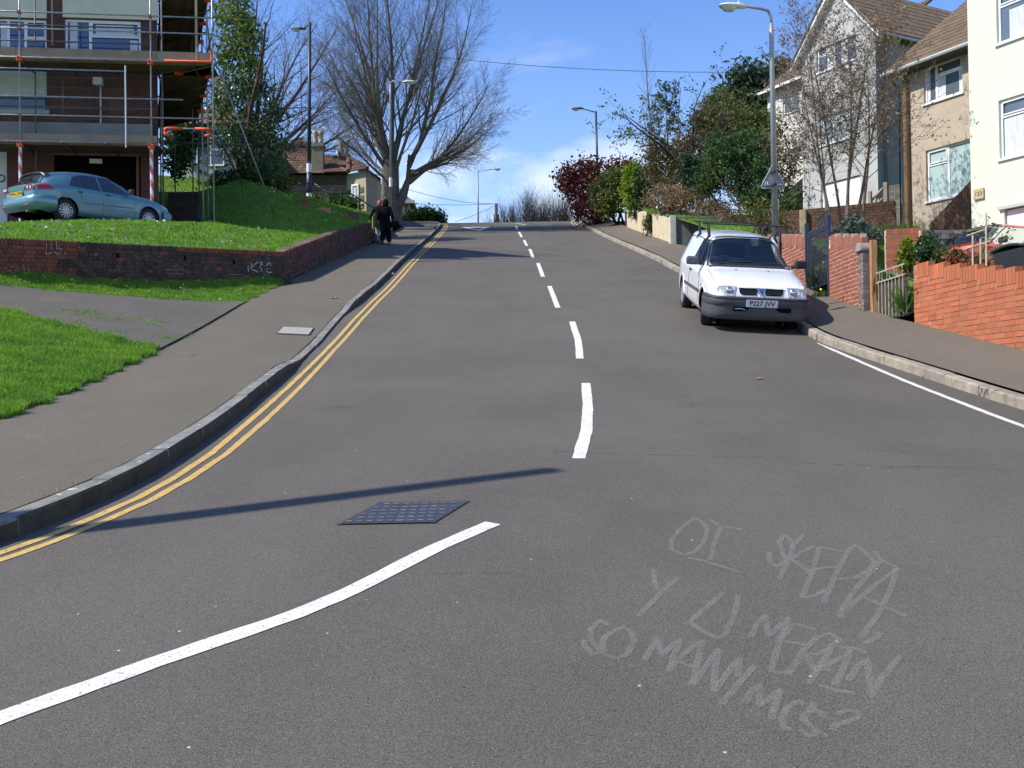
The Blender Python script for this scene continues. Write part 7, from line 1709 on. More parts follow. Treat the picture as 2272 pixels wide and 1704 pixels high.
M_SKIN = mat('skin', (.50, .27, .19), .6); M_BLK = mat('black cloth', (.008, .008, .009), .95, spec=.08, var=.3, scale=5); M_BLK2 = mat('black coat cloth', (.012, .011, .012), .95, spec=.08, var=.4, scale=4); M_JEAN = mat('faded pale jeans', (.36, .42, .50), .9, var=.25, scale=8)
M_HAIRR = mat('ginger hair', (.40, .085, .025), .6, var=.4, scale=25, bump=.6); M_HAIRD = mat('dark hair', (.015, .012, .012), .5, var=.3, scale=25, bump=.6)
def person(label, loc, H, hair, coat, trouser, hem, step, arm_out, hood=False, collar=False):
    """figure seen from behind, walking up the slope (faces +Y)"""
    root = empty('person', loc, label=label, cat='person'); k = H / 1.75
    s = step
    J = dict(pel=(0, 0, .95), ch=(0, .04, 1.25), nk=(0, .05, 1.47), hd=(0, .07, 1.58), top=(0, .08, 1.68),
             hl=(-.09, 0, .90), kl=(-.10, .16 * s, .50), al=(-.10, .06 * s + (.10 if s > 0 else -.16), .09), tl=(-.11, .18 * s + .12, .04), hr=(.09, 0, .90), kr=(.10, .02 * -s, .49), ar=(.10, -.24 * s, .12), tr=(.10, -.14 * s, .03),
             sl=(-.18, .04, 1.40), el=(-.26 - arm_out, .0, 1.14), wl=(-.33 - arm_out * 1.6, .06, .92), sr=(.18, .04, 1.40), er=(.24, -.03, 1.13), wr=(.27, .02, .89))
    names = list(J); pts = [Vector(J[n]) * k for n in names]; ix = {n: i for i, n in enumerate(names)}
    ed = [('pel', 'ch'), ('ch', 'nk'), ('nk', 'hd'), ('hd', 'top'), ('pel', 'hl'), ('hl', 'kl'), ('kl', 'al'), ('al', 'tl'), ('pel', 'hr'), ('hr', 'kr'), ('kr', 'ar'), ('ar', 'tr'), ('ch', 'sl'), ('sl', 'el'), ('el', 'wl'), ('ch', 'sr'), ('sr', 'er'), ('er', 'wr')]
    rd = dict(pel=(.13, .10), ch=(.14, .10), nk=.05, hd=(.078, .095), top=(.06, .07), hl=.075, kl=.052, al=.036, tl=.028, hr=.075, kr=.052, ar=.036, tr=.028, sl=.05, el=.038, wl=.025, sr=.05, er=.038, wr=.025)
    chain('body', pts, [tuple(v * k for v in rd[n]) if hasattr(rd[n], '__len__') else rd[n] * k for n in names], M_SKIN, root, edges=[(ix[a], ix[b]) for a, b in ed])
    g = lambda n: Vector(J[n]) * k
    # face
    MB().lathe([(.0, .022), (.012, .0), (.0, -.012)], 8, Matrix.Translation(g('hd') + Vector((0, .10, .0)) * k)).build('nose', M_SKIN, root)
    for sx in (-1, 1):
        MB().lathe([(.0, .012), (.010, 0), (.0, -.012)], 8, Matrix.Translation(g('hd') + Vector((sx * .032, .088, .02)) * k)).build('eye', mat('eye', (.6, .6, .6), .3), root)
        MB().lathe([(.0, .03), (.014, .02), (.018, 0), (.010, -.03)], 8, Matrix.Translation(g('hd') + Vector((sx * .085, -.005, -.005)) * k)).build('ear', M_SKIN, root)
    MB().box(-.022, .022, .0, .008, -.004, .004, M=Matrix.Translation(g('hd') + Vector((0, .092, -.045)) * k)).build('mouth', mat('lips', (.35, .12, .10), .6), root)
    # hair cap, a little lower at the back
    rows = []
    for t in np.linspace(0, 1, 10):
        ph = t * 2.15; rows.append([tuple(g('hd') + Vector(((.094 + .006 * math.sin(a * 5)) * math.sin(ph) * math.cos(a), (.108 * math.sin(ph) * math.sin(a)) * (1 if math.sin(a) < 0 or ph < 1.1 else .86) - .004, .03 + .118 * math.cos(ph) - (.05 * t if math.sin(a) < 0 else -.05 * t))) * k) for a in np.linspace(0, 2 * math.pi, 21)])
    MB().grid(rows).build('hair', hair, root, smooth=True)
    if hood: loft('hood', [(0, .06, 1.40, .10, .10), (0, .03, 1.46, .115, .115), (0, .045, 1.55, .118, .13), (0, .055, 1.64, .112, .125), (0, .06, 1.70, .075, .085), (0, .065, 1.73, .01, .01)], coat, root)
    if collar: loft('collar', [(0, .045, 1.42, .105, .085), (0, .05, 1.46, .085, .078), (0, .052, 1.50, .078, .075)], M_WT, root)
    # clothes
    loft('coat', [(0, .02 - .02, hem, .205, .145), (0, 0, hem + .25, .185, .135), (0, .01, 1.02, .175, .13), (0, .02, 1.16, .178, .13), (0, .035, 1.32, .205, .135), (0, .04, 1.41, .19, .115), (0, .05, 1.455, .10, .085), (0, .05, 1.475, .075, .07)], coat, root)
    for a_, b_, c_ in (('sl', 'el', 'wl'), ('sr', 'er', 'wr')):
        chain('sleeve', [g(a_) - Vector((g(a_).x * .25, 0, .0)), g(a_), g(b_), g(c_) + (g(b_) - g(c_)) * .06], [.06 * k, .070 * k, .058 * k, .045 * k], coat, root)
    for a_, b_, c_, ms in (('hl', 'kl', 'al', trouser[0]), ('hr', 'kr', 'ar', trouser[1])):
        chain('trouser_leg', [g('pel') + Vector((g(a_).x * .6, 0, 0)), g(a_), g(b_), g(c_) + EZ * .0], [.11 * k, .12 * k, .10 * k, .105 * k], ms, root)
    for a_, t_ in (('al', 'tl'), ('ar', 'tr')):
        A = g(a_) - EZ * .045; T = g(t_); chain('shoe', [A - Vector((0, .05, .0)), A + (T - A) * .5, T + Vector((0, .02, .01))], [.045, .045, .035], M_BLK, root)
    # hands with separate fingers
    for n, sx in (('wl', -1), ('wr', 1)):
        w = g(n); pp = [w, w + Vector((0, .01, -.05)), w + Vector((0, .015, -.09))]; chain('hand', pp, [.024, (.018, .036), (.014, .034)], M_SKIN, root, sub=1)
        for q, (dy, ln) in enumerate(((-.024, .055), (-.008, .068), (.009, .072), (.024, .066))):
            f = w + Vector((0, .015 + dy, -.088)); chain('finger', [f, f + Vector((sx * -.008, .006, -ln * .5)), f + Vector((sx * -.022, .014, -ln))], [.009, .008, .007], M_SKIN, root, sub=1)
        th = w + Vector((0, .035, -.035)); chain('thumb', [th, th + Vector((sx * -.006, .026, -.026)), th + Vector((sx * -.01, .034, -.055))], [.011, .009, .008], M_SKIN, root, sub=1)
    return root, g
pa = P(843, 524, 38.6); pa.z = float(Zpl(pa.x, pa.y)); pb = P(856, 529, 37.6); pb.z = float(Zpl(pb.x, pb.y))
person('ginger haired person in a black jacket and pale jeans walking up the left pavement', pa, 1.70, M_HAIRR, M_BLK2, (M_JEAN, M_JEAN), .62, 1, .06, collar=True)
ra, gb_ = person('person in a black hooded coat carrying a black bag up the left pavement', pb, 1.74, M_HAIRD, M_BLK, (M_BLK, M_BLK), .55, -1, -.02, hood=True)
bag = empty('shoulder_bag', pb + Vector((.33, .0, .0)), label='bulky black bag hanging at the right side of the hooded walker', cat='bag')
loft('bag_body', [(.0, 0, .62, .02, .02), (.0, 0, .64, .13, .10), (.02, 0, .72, .17, .12), (.01, 0, .84, .15, .11), (0, 0, .90, .10, .06), (0, 0, .91, .01, .01)], M_BLK2, bag)
MB().tube([(-.05, -.02, .88), (-.16, -.06, 1.15), (-.18, .02, 1.42), (-.10, .08, 1.2), (.06, .03, .88)], .014, 6).build('strap', M_BLK, bag)
# ------------------------------------------------------------------ foliage helpers
def leafmat(name, col, col2=None, tr=.35, rough=.6, isl=.35, scale=1.2):
    return mat(name, col, rough, col2=col2 or tuple(c * .6 for c in col), scale=scale, isl=isl, trans=tr, spec=.3)
RNG = np.random.default_rng(12)
def leaf_mesh(name, pts, size, m, parent, up=0.0, asp=1.7, smin=.6, kind=None, **kw):
    n = len(pts)
    a = RNG.normal(size=(n, 3)); a[:, 2] += up; a /= np.linalg.norm(a, axis=1)[:, None]
    b = RNG.normal(size=(n, 3)); b -= (b * a).sum(1)[:, None] * a; b /= np.linalg.norm(b, axis=1)[:, None]
    c = np.cross(a, b); s = size * RNG.uniform(smin, 1.25, n)[:, None]
    V = np.stack([pts - b * s * asp * .5, pts + c * s * .42, pts + b * s * asp * .5, pts - c * s * .42], 1).reshape(-1, 3)
    F = np.arange(n * 4).reshape(-1, 4)
    return np_mesh(name, V, F, m, parent, kind=kind, **kw)
def blob_points(blobs, dens, clump, per, shell=.55):
    """blobs: (centre, (rx,ry,rz)); points gathered in clumps, more of them near the surface"""
    out = []
    for c, r in blobs:
        c = np.array(c, float); r = np.array(r, float); nc = max(4, int(dens * (r[0] * r[1] + r[1] * r[2] + r[0] * r[2])))
        d = RNG.normal(size=(nc, 3)); d /= np.linalg.norm(d, axis=1)[:, None]; rad = (shell + (1 - shell) * RNG.uniform(0, 1, nc)) ** .7 * RNG.uniform(.82, 1.08, nc)
        cc = c + d * rad[:, None] * r
        p = cc[:, None, :] + RNG.normal(size=(nc, per, 3)) * clump; out.append(p.reshape(-1, 3))
    return np.concatenate(out)
class Branches:
    def __init__(s, seed): s.V = []; s.F = []; s.n = 0; s.g = np.random.default_rng(seed); s.tips = []; s.big = ([], []); s.nb = 0
    def tube(s, pts, r0, r1):
        k = 6 if r0 > .05 else (4 if r0 > .015 else 3)
        pts = np.array(pts); n = len(pts); t = np.gradient(pts, axis=0); t /= np.linalg.norm(t, axis=1)[:, None] + 1e-9
        ref = np.array([0.3, 0.2, 1.0]); a = np.cross(t, ref); a /= np.linalg.norm(a, axis=1)[:, None] + 1e-9; b = np.cross(t, a)
        r = np.linspace(r0, r1, n)[:, None, None]; an = np.linspace(0, 2 * np.pi, k, endpoint=False)
        v = pts[:, None, :] + r * (a[:, None, :] * np.cos(an)[None, :, None] + b[:, None, :] * np.sin(an)[None, :, None])
        i = np.arange(n - 1)[:, None] * k; j = np.arange(k)[None, :]; j2 = (j + 1) % k
        f = np.stack([i + j, i + j2, i + k + j2, i + k + j], -1).reshape(-1, 4)
        s.V.append(v.reshape(-1, 3)); s.F.append(f + s.n); s.n += n * k
    def grow(s, p, d, L, r, lvl, P_):
        """one limb with its side branches; P_ gives the parameters per level"""
        q = P_[lvl]; n = q.get('seg', 6); pts = [p]; dd = d / np.linalg.norm(d); cur = p
        for i in range(n):
            dd = dd + s.g.normal(size=3) * q['wob'] + np.array([0, 0, q['up']]); dd /= np.linalg.norm(dd); cur = cur + dd * L / n; pts.append(cur)
        s.tube(pts, r, r * q['tap'])
        s.tips.append(cur)
        if lvl + 1 >= len(P_): s.tips.extend(pts[2:]); return
        kids = q['kids']; ph = s.g.uniform(0, 6.28)
        for k in range(kids):
            t = q['t0'] + (1 - q['t0']) * (k + s.g.uniform(0, .8)) / kids; f = t * n; i = min(n - 1, int(f)); b = pts[i] + (pts[i + 1] - pts[i]) * (f - i); ax = pts[i + 1] - pts[i]; ax = ax / np.linalg.norm(ax)
            ph += 2.4 + s.g.normal() * .3; u = np.cross(ax, [0.13, .21, .97]); u /= np.linalg.norm(u) + 1e-9; w = np.cross(ax, u); an = q['ang'] * s.g.uniform(.75, 1.2)
            nd = ax * math.cos(an) + (u * math.cos(ph) * q.get('flat', 1) + w * math.sin(ph)) * math.sin(an)
            rr = r * (1 - t * (1 - q['tap'])) * q['rk']; s.grow(b, nd, L * q['lk'] * (1.15 - .6 * t) * s.g.uniform(.7, 1.15), max(rr, q.get('rmin', .003)), lvl + 1, P_)
    def build(s, name, m, parent, **kw): return np_mesh(name, np.concatenate(s.V), np.concatenate(s.F), m, parent, smooth=True, **kw)
M_BARK = mat('grey bark', (.155, .135, .105), .95, col2=(.085, .075, .058), scale=3, bump=.8, bscale=25); M_TWIG = mat('brown grey twigs', (.085, .066, .055), .9, var=.3, scale=2); M_BARKB = mat('brown bark', (.085, .055, .035), .95, var=.4, bump=.6)
M_TWIGR = mat('reddish twigs', (.115, .075, .060), .9, var=.3, scale=2)
def plant_root(name, p, label, cat, group=None): return empty(name, p, label=label, cat=cat, group=group)
def B3(px, py, d, rpx, rpy, rd=None):
    """blob from a picture ellipse at a distance"""
    c = P(px, py, d); rx = rpx / F_PX * d; rz = rpy / F_PX * d; return (tuple(c), (rx, rd if rd else rx * .9, rz))
def bush(name, label, cat, blobs, m, size, dens, clump, per, base=None, trunk=None, up=.2, group=None, part='foliage', extra=None, asp=1.7, stems=0):
    c = Vector(blobs[0][0]); lo = min(Vector(b[0]).z - b[1][2] for b in blobs); bp = Vector((c.x, c.y, lo)) if base is None else Vector(base)
    root = plant_root(name, bp, label, cat, group); pts = blob_points(blobs, dens, clump, per)
    leaf_mesh(part, pts, size, m, root, up=up, asp=asp)
    B = Branches(int(abs(c.x * 31 + c.y * 7)) + 1); k = stems or 5
    for i in range(k):
        b = blobs[i % len(blobs)]; tgt = np.array(b[0]) + RNG.normal(size=3) * np.array(b[1]) * .4; p0 = np.array([bp.x, bp.y, bp.z - .1]) + np.array([RNG.normal() * .12, RNG.normal() * .12, 0])
        L_ = np.linalg.norm(tgt - p0); B.grow(p0, tgt - p0, L_, trunk or .05, 0, [dict(wob=.08, up=.02, tap=.3, kids=6, t0=.3, ang=.7, rk=.5, lk=.35, seg=6), dict(wob=.12, up=.03, tap=.3, seg=3)])
    B.build('stems', M_BARKB, root)
    return root

# ------------------------------------------------------------------ the big bare tree
bt = P(868, 476, 49.5); bz_ = float(Zup(bt.x, bt.y)) - .1; bt = Vector((bt.x, bt.y, bz_))
T = plant_root('bare_tree', bt, 'large bare many limbed tree with a fan shaped crown on the left of the brow', 'tree')
B = Branches(5); b0 = np.array([bt.x, bt.y, bt.z]); 
B.tube([b0 + [0, 0, -.2], b0 + [.0, 0, .5], b0 + [-.05, 0, 1.1], b0 + [-.02, 0, 2.0], b0 + [.0, 0, 3.0]], .52, .40)
B.tube([b0 + [.20, 0, .4], b0 + [.60, .05, 1.3], b0 + [.86, .06, 2.1], b0 + [.92, .05, 3.3]], .30, .06)
prm = [dict(wob=.05, up=.035, tap=.10, kids=19, t0=.14, ang=.58, rk=.38, lk=.42, seg=10), dict(wob=.08, up=.035, tap=.12, kids=11, t0=.12, ang=.62, rk=.38, lk=.46, seg=6, flat=.8), dict(wob=.09, up=.02, tap=.25, kids=8, t0=.1, ang=.6, rk=.5, lk=.48, seg=4, rmin=.0045), dict(wob=.12, up=.015, tap=.5, seg=2)]
limbs = [(-72, 36, 4.6, .075), (-66, 44, 6.0, .105), (-52, 54, 7.2, .12), (-40, 62, 8.6, .13), (-28, 69, 9.6, .14), (-18, 76, 10.6, .15), (-6, 82, 11.0, .15), (4, 83, 11.4, .16), (12, 78, 11.2, .15), (20, 71, 10.8, .14), (30, 64, 9.9, .14), (42, 54, 8.8, .13), (54, 42, 7.6, .12), (66, 31, 6.8, .105), (78, 20, 6.3, .09), (86, 10, 5.4, .075), (0, 70, 8.4, .12), (-20, 60, 7.4, .1), (22, 58, 7.6, .1)]
for i, (side, el, L_, r_) in enumerate(limbs):
    e = R(el); depth = [-.5, .55, -.3, .35, -.6, .2, .5][i % 7]; sx = math.sin(R(side)) if abs(side) > 14 else side / 90
    d = np.array([math.cos(e) * (1 if side > 0 else -1), math.cos(e) * depth + depth * .35, math.sin(e)]); st = b0 + np.array([(.9 if side > 25 else 0) * 1.0, .05, 1.9 + .2 * (i % 6)])
    B.grow(st, d, L_ * .93, r_, 0, prm)
B.build('branches', M_BARK, T)

# bare tree behind the holly
b2 = P(520, 400, 56); T2 = plant_root('bare_tree', Vector((b2.x, b2.y, 11.2)), 'bare brown tree spreading its twigs behind the tall holly', 'tree'); B = Branches(9); b0 = np.array([b2.x, b2.y, 11.2])
B.tube([b0, b0 + [.1, 0, 2], b0 + [.3, 0, 4]], .4, .3)
prm2 = [dict(wob=.05, up=.03, tap=.10, kids=14, t0=.2, ang=.6, rk=.42, lk=.44, seg=9), dict(wob=.08, up=.0, tap=.12, kids=11, t0=.12, ang=.65, rk=.4, lk=.5, seg=6), dict(wob=.1, up=-.01, tap=.3, kids=6, t0=.1, ang=.65, rk=.5, lk=.5, seg=4, rmin=.0045), dict(wob=.12, up=-.01, tap=.5, seg=2)]
for i, (dx, dz, L_) in enumerate(((.25, 1, 11), (.5, 1, 11.5), (.8, 1, 10.5), (1.1, .8, 9.5), (1.4, .55, 8.2), (1.5, .3, 7.0), (-.2, 1, 10), (.35, .8, 9), (1.0, .5, 7.5))):
    B.grow(b0 + [.2, 0, 2.6 + .25 * (i % 4)], np.array([dx, [-.4, .3, 0, .5][i % 4], dz]), L_, .17, 0, prm2)
B.build('branches', M_TWIGR, T2)

# ------------------------------------------------------------------ left side trees and bushes
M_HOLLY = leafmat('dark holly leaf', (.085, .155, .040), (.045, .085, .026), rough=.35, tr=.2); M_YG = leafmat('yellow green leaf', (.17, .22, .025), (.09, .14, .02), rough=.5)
H = bush('holly_tree', 'tall dark green holly tree with yellowish top growing between the flats and the bungalow', 'tree', [B3(530, 120, 41, 48, 130), B3(520, 30, 42, 42, 70), B3(560, 250, 41, 70, 90), B3(570, 340, 40.5, 75, 60), B3(606, 285, 41, 26, 50), B3(500, 260, 42, 45, 100), B3(590, 388, 40, 52, 30)], M_HOLLY, .105, 12.5, .22, 34, base=P(560, 425, 41), trunk=.14, asp=1.5)
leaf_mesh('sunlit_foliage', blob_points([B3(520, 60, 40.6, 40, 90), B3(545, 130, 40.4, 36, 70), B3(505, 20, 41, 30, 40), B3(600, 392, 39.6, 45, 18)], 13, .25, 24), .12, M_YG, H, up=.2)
bush('shrub', 'low dark scrub at the foot of the holly tree on the bank', 'shrub', [B3(615, 408, 42, 22, 18), B3(585, 412, 40.5, 50, 20), B3(520, 405, 40, 50, 22)], leafmat('scrub leaf', (.085, .105, .028), (.045, .06, .018)), .10, 40, .18, 30)
bush('shrub', 'leafy green shrub against the stone bungalow wall', 'shrub', [B3(745, 446, 48.5, 22, 16), B3(775, 452, 48.3, 20, 14), B3(700, 446, 49, 18, 9)], leafmat('garden green leaf', (.06, .125, .025)), .10, 60, .13, 26)
bush('shrub', 'dark green bush in the gap between the scaffold and the steps', 'shrub', [B3(392, 350, 39, 28, 36), B3(420, 300, 40, 32, 40), B3(385, 290, 41, 20, 40)], leafmat('garden green leaf', (.06, .125, .025)), .13, 30, .2, 30)
bush('hedge', 'rounded dark green hedge beyond the brow on the left', 'hedge', [B3(948, 482, 62, 28, 9), B3(972, 484, 62, 12, 7), B3(915, 487, 62, 16, 7), B3(935, 478, 62, 14, 8)], leafmat('laurel leaf', (.035, .095, .022), rough=.4), .14, 60, .2, 40)
bush('shrub', 'small ragged tuft growing at the wall corner beside the pavement', 'weed', [B3(640, 634, 23.6, 12, 9)], leafmat('garden green leaf', (.06, .125, .025)), .035, 500, .05, 20, trunk=.008)

# ------------------------------------------------------------------ bare trees beyond the brow
prm3 = [dict(wob=.05, up=.06, tap=.12, kids=16, t0=.35, ang=.42, rk=.5, lk=.52, seg=7), dict(wob=.08, up=.05, tap=.2, kids=9, t0=.15, ang=.45, rk=.5, lk=.5, seg=5), dict(wob=.1, up=.03, tap=.4, seg=3)]
for i, (px_, h, lab) in enumerate(((1130, 52, 'leftmost small bare tree beyond the brow next to the telegraph pole'), (1165, 66, 'bare upright tree beyond the brow, second from the telegraph pole'), (1200, 78, 'tallest of the bare upright trees beyond the brow'), (1235, 70, 'bare spreading tree beyond the brow left of the purple tree'), (1265, 45, 'small bare tree partly behind the purple leaved tree'))):
    q = P(px_, 505, 76); T = plant_root('bare_tree', Vector((q.x, q.y, float(zr(76)) - .2)), lab, 'tree', 'bare trees beyond the brow'); B = Branches(40 + i); b0 = np.array([q.x, q.y, float(zr(76)) - .2]); hh = (P(px_, 490 - h, 76).z - float(zr(76))) * .92
    for k in range(12): B.grow(b0 + [B.g.uniform(-.5, .5), B.g.uniform(-.5, .5), 0], np.array([B.g.normal() * .28, B.g.normal() * .3, 1.0]), hh * B.g.uniform(.75, 1.05), .075, 0, prm3)
    B.build('branches', M_TWIG, T)

# ------------------------------------------------------------------ right side, from the brow down
M_PURP = leafmat('purple leaf', (.23, .060, .040), (.13, .034, .027), tr=.3); M_OLIVE = leafmat('olive leaf', (.125, .155, .030), (.075, .095, .022)); M_LIME = leafmat('lime leaf', (.24, .34, .02), (.14, .24, .02), tr=.45)
M_IVY = leafmat('ivy leaf', (.045, .085, .025), (.022, .045, .016), rough=.4); M_BRSC = leafmat('brown green scrub', (.15, .13, .05), (.09, .075, .032)); M_YEW = leafmat('yew leaf', (.070, .135, .036), (.035, .070, .022)); M_PINE = leafmat('pine needle', (.055, .100, .045), (.028, .055, .030))
M_TAN = leafmat('dead straw', (.30, .22, .12), (.18, .13, .075)); M_SILV = leafmat('lavender leaf', (.13, .15, .12), (.08, .095, .08), tr=.2)
bush('purple_leaved_tree', 'purple leaved tree behind the dark lamp post at the brow', 'tree', [B3(1290, 415, 52, 48, 50), B3(1335, 385, 53, 45, 32), B3(1262, 400, 52, 26, 30), B3(1380, 380, 53, 26, 28), B3(1310, 460, 51, 44, 32), B3(1290, 375, 52, 28, 20)], M_PURP, .15, 20, .22, 26, base=P(1330, 500, 52), trunk=.1, asp=1.2)
bush('small_tree', 'olive green small tree in front of the purple leaved tree', 'tree', [B3(1355, 420, 48, 34, 40), B3(1345, 452, 47.5, 30, 26), B3(1372, 400, 48.5, 20, 28), B3(1330, 430, 48, 18, 20)], M_OLIVE, .10, 40, .18, 36, base=P(1372, 497, 48), trunk=.07)
bush('golden_bush', 'bright lime green bush at the end of the cream wall', 'shrub', [B3(1400, 400, 44, 18, 34), B3(1402, 440, 43.6, 18, 34), B3(1412, 378, 44, 14, 16)], M_LIME, .10, 70, .14, 26, base=P(1402, 478, 44))
bush('shrub', 'dark ivy covered bush right of the lime green bush', 'shrub', [B3(1428, 430, 43, 18, 40), B3(1440, 395, 43, 20, 28), B3(1424, 468, 42, 16, 16)], M_IVY, .10, 60, .16, 30)
bush('ivy_clump', 'ivy clump hanging over the cream wall', 'climber', [B3(1441, 494, 37.5, 9, 24)], M_OLIVE, .06, 260, .08, 22, trunk=.02)
# wiry ornamental tree with few buds
def wire_tree(name, label, base, limbs, prm, m, r, leaves=None, seed=3, lsize=.06, lm=None):
    T = plant_root(name, base, label, 'tree'); B = Branches(seed); b0 = np.array(tuple(base))
    for (dx, dy, dz, L_, z0) in limbs: B.grow(b0 + [0, 0, z0], np.array([dx, dy, dz]), L_, r, 0, prm)
    B.build('branches', m, T)
    if leaves:
        t = np.array(B.tips); k = RNG.integers(0, len(t), leaves); leaf_mesh('buds', t[k] + RNG.normal(size=(leaves, 3)) * .05, lsize, lm, T)
    return T
wp = [dict(wob=.12, up=.03, tap=.2, kids=8, t0=.25, ang=.8, rk=.5, lk=.5, seg=8), dict(wob=.16, up=-.01, tap=.25, kids=6, t0=.2, ang=.7, rk=.5, lk=.5, seg=6), dict(wob=.2, up=-.02, tap=.4, seg=4)]
wb_ = P(1545, 440, 38.5)
wire_tree('wiry_tree', 'wiry dark branched tree with sparse young leaves reaching left over the pavement', wb_, [(-.7, 0, 1, 3.4, .2), (-1.3, .1, .75, 4.2, .8), (-.3, .2, 1.2, 4.4, .3), (.1, -.1, 1.2, 4.2, .5), (-1.6, 0, .5, 3.4, 1.4), (.5, .2, 1, 3.4, .6)], wp, mat('near black bark', (.035, .025, .018), .9), .06, 1600, 8, .075, M_OLIVE)
B = Branches(77); q = P(1452, 470, 41); T = plant_root('sapling', q, 'very tall thin bare sapling rising above the scrub', 'tree'); b0 = np.array(tuple(q))
B.grow(b0, np.array([.0, 0, 1]), 7.4, .055, 0, [dict(wob=.012, up=.02, tap=.08, kids=70, t0=.2, ang=.55, rk=.3, lk=.14, seg=14, rmin=.006), dict(wob=.1, up=.08, tap=.4, kids=3, t0=.2, ang=.4, rk=.6, lk=.5, seg=4, rmin=.004), dict(wob=.1, up=.05, tap=.5, seg=2)]); B.build('branches', M_BARK, T)
# slim spruce
B = Branches(78); q = P(1484, 400, 42); T = plant_root('spruce', q, 'slim spiky young spruce top between the wiry branches', 'tree'); b0 = np.array(tuple(q)); B.grow(b0, np.array([0, 0, 1]), 3.9, .05, 0, [dict(wob=.01, up=0, tap=.1, kids=60, t0=.1, ang=1.25, rk=.4, lk=.22, seg=10), dict(wob=.05, up=.05, tap=.4, seg=3)]); B.build('branches', M_BARKB, T)
t = np.array(B.tips); t = np.repeat(t, 9, 0) + RNG.normal(size=(len(t) * 9, 3)) * .07; leaf_mesh('needles', t, .07, M_PINE, T, asp=3)
bush('scrub', 'tangled brown green scrub above the concrete end wall', 'shrub', [B3(1480, 380, 38.5, 40, 50), B3(1540, 350, 40, 50, 60), B3(1450, 350, 40, 22, 50), B3(1590, 300, 42, 46, 60), B3(1510, 420, 37.5, 55, 35), B3(1560, 270, 42, 30, 36)], M_BRSC, .085, 30, .2, 40, trunk=.04, stems=14)
bush('scrub', 'olive green tree mass left of the grey column', 'tree', [B3(1640, 280, 43, 60, 50), B3(1600, 240, 44, 40, 36), B3(1690, 300, 42, 40, 50), B3(1660, 340, 40, 60, 40)], M_OLIVE, .10, 24, .24, 40, trunk=.08)
bush('pine_tree', 'dark pine with ragged top behind the lamp column', 'tree', [B3(1640, 200, 50, 26, 40), B3(1665, 165, 50, 22, 26), B3(1615, 235, 50, 34, 34), B3(1700, 180, 51, 30, 34), B3(1735, 160, 52, 26, 22), B3(1690, 235, 50, 50, 40), B3(1585, 290, 50, 24, 26)], M_PINE, .16, 12, .3, 44, base=P(1670, 400, 50), trunk=.16, asp=2.6)
bush('pine_tree', 'small dark conifer leaning beside the straw coloured shrub', 'tree', [B3(1535, 385, 35.5, 22, 34), B3(1552, 405, 35.3, 20, 24), B3(1525, 362, 35.6, 12, 18)], M_PINE, .08, 60, .12, 44, base=P(1610, 480, 35), trunk=.05, asp=2.6)
YW = bush('juniper', 'large dark green juniper fanning out behind the van roof', 'tree', [B3(1620, 370, 33, 60, 60), B3(1670, 400, 32.5, 42, 70), B3(1600, 330, 33.5, 34, 36), B3(1660, 330, 33, 38, 36), B3(1690, 450, 31.5, 34, 46), B3(1575, 400, 33.5, 30, 34)], M_YEW, .060, 50, .13, 60, base=P(1680, 510, 31.5), trunk=.07, up=.6, asp=2.2, stems=9)
bush('dry_shrub', 'straw coloured bare shrub spilling over the grass above the cream wall', 'shrub', [B3(1480, 440, 36, 46, 26), B3(1530, 450, 35.6, 50, 24), B3(1580, 470, 34.5, 46, 22), B3(1630, 490, 32.5, 44, 16)], M_TAN, .06, 60, .16, 14, trunk=.03, stems=30, asp=3.5)
bush('flowering_shrub', 'small yellow flowering shrub left of the grey lamp column', 'shrub', [B3(1690, 470, 27.6, 22, 34), B3(1715, 490, 27.2, 26, 22), B3(1668, 450, 27.8, 10, 20)], leafmat('yellow spring leaf', (.26, .25, .04), (.10, .12, .03)), .055, 60, .12, 9, trunk=.025, stems=12)
bush('ivy_clump', 'bright green ivy on the sloping wall by the grey house', 'climber', [B3(1752, 455, 29.5, 16, 26), B3(1765, 435, 30, 10, 14)], leafmat('garden green leaf', (.06, .125, .025)), .09, 60, .12, 24, trunk=.02)
bush('shrub', 'pinkish brown shrub below the cottage windows', 'shrub', [B3(1740, 380, 34, 32, 50), B3(1700, 390, 33, 24, 30), B3(1755, 335, 35, 26, 26)], leafmat('pinkish brown leaf', (.16, .12, .07), (.08, .075, .035)), .085, 40, .16, 22, trunk=.04)
# multi stemmed blossom tree in front of the grey house
bb = P(1845, 540, 24.6); bb.z = float(Zrt(bb.x, bb.y)) - .05
T = plant_root('blossom_tree', bb, 'multi stemmed tree with sprouting buds in front of the grey house', 'tree'); B = Branches(15); b0 = np.array(tuple(bb))
sp_ = [dict(wob=.035, up=.03, tap=.16, kids=17, t0=.34, ang=.85, rk=.42, lk=.42, seg=11), dict(wob=.10, up=.02, tap=.2, kids=9, t0=.15, ang=.7, rk=.5, lk=.45, seg=6, rmin=.006), dict(wob=.15, up=.01, tap=.4, kids=4, t0=.1, ang=.7, rk=.6, lk=.5, seg=4, rmin=.004), dict(wob=.2, up=.0, tap=.6, seg=2)]
for (px_, tx, ty, L_) in ((1850, 1760, 40, 5.6), (1868, 1845, 60, 5.4), (1885, 1850, 110, 5.0), (1893, 1960, 150, 4.7), (1912, 1970, 140, 4.5), (1858, 1700, 230, 4.8), (1875, 1905, 20, 5.6), (1840, 1790, 200, 3.6)):
    s0 = P(px_, 540, 24.6); s0.z = bb.z; tg = P(tx, ty, 24.6 + RNG.uniform(-1, .6)); v = np.array(tuple(tg - s0)); v[0] *= .55; B.grow(np.array(tuple(s0)), v, L_, .045, 0, sp_)
B.build('branches', mat('pale brown bark', (.20, .15, .12), .9, col2=(.11, .08, .06), scale=8, bump=.5), T)
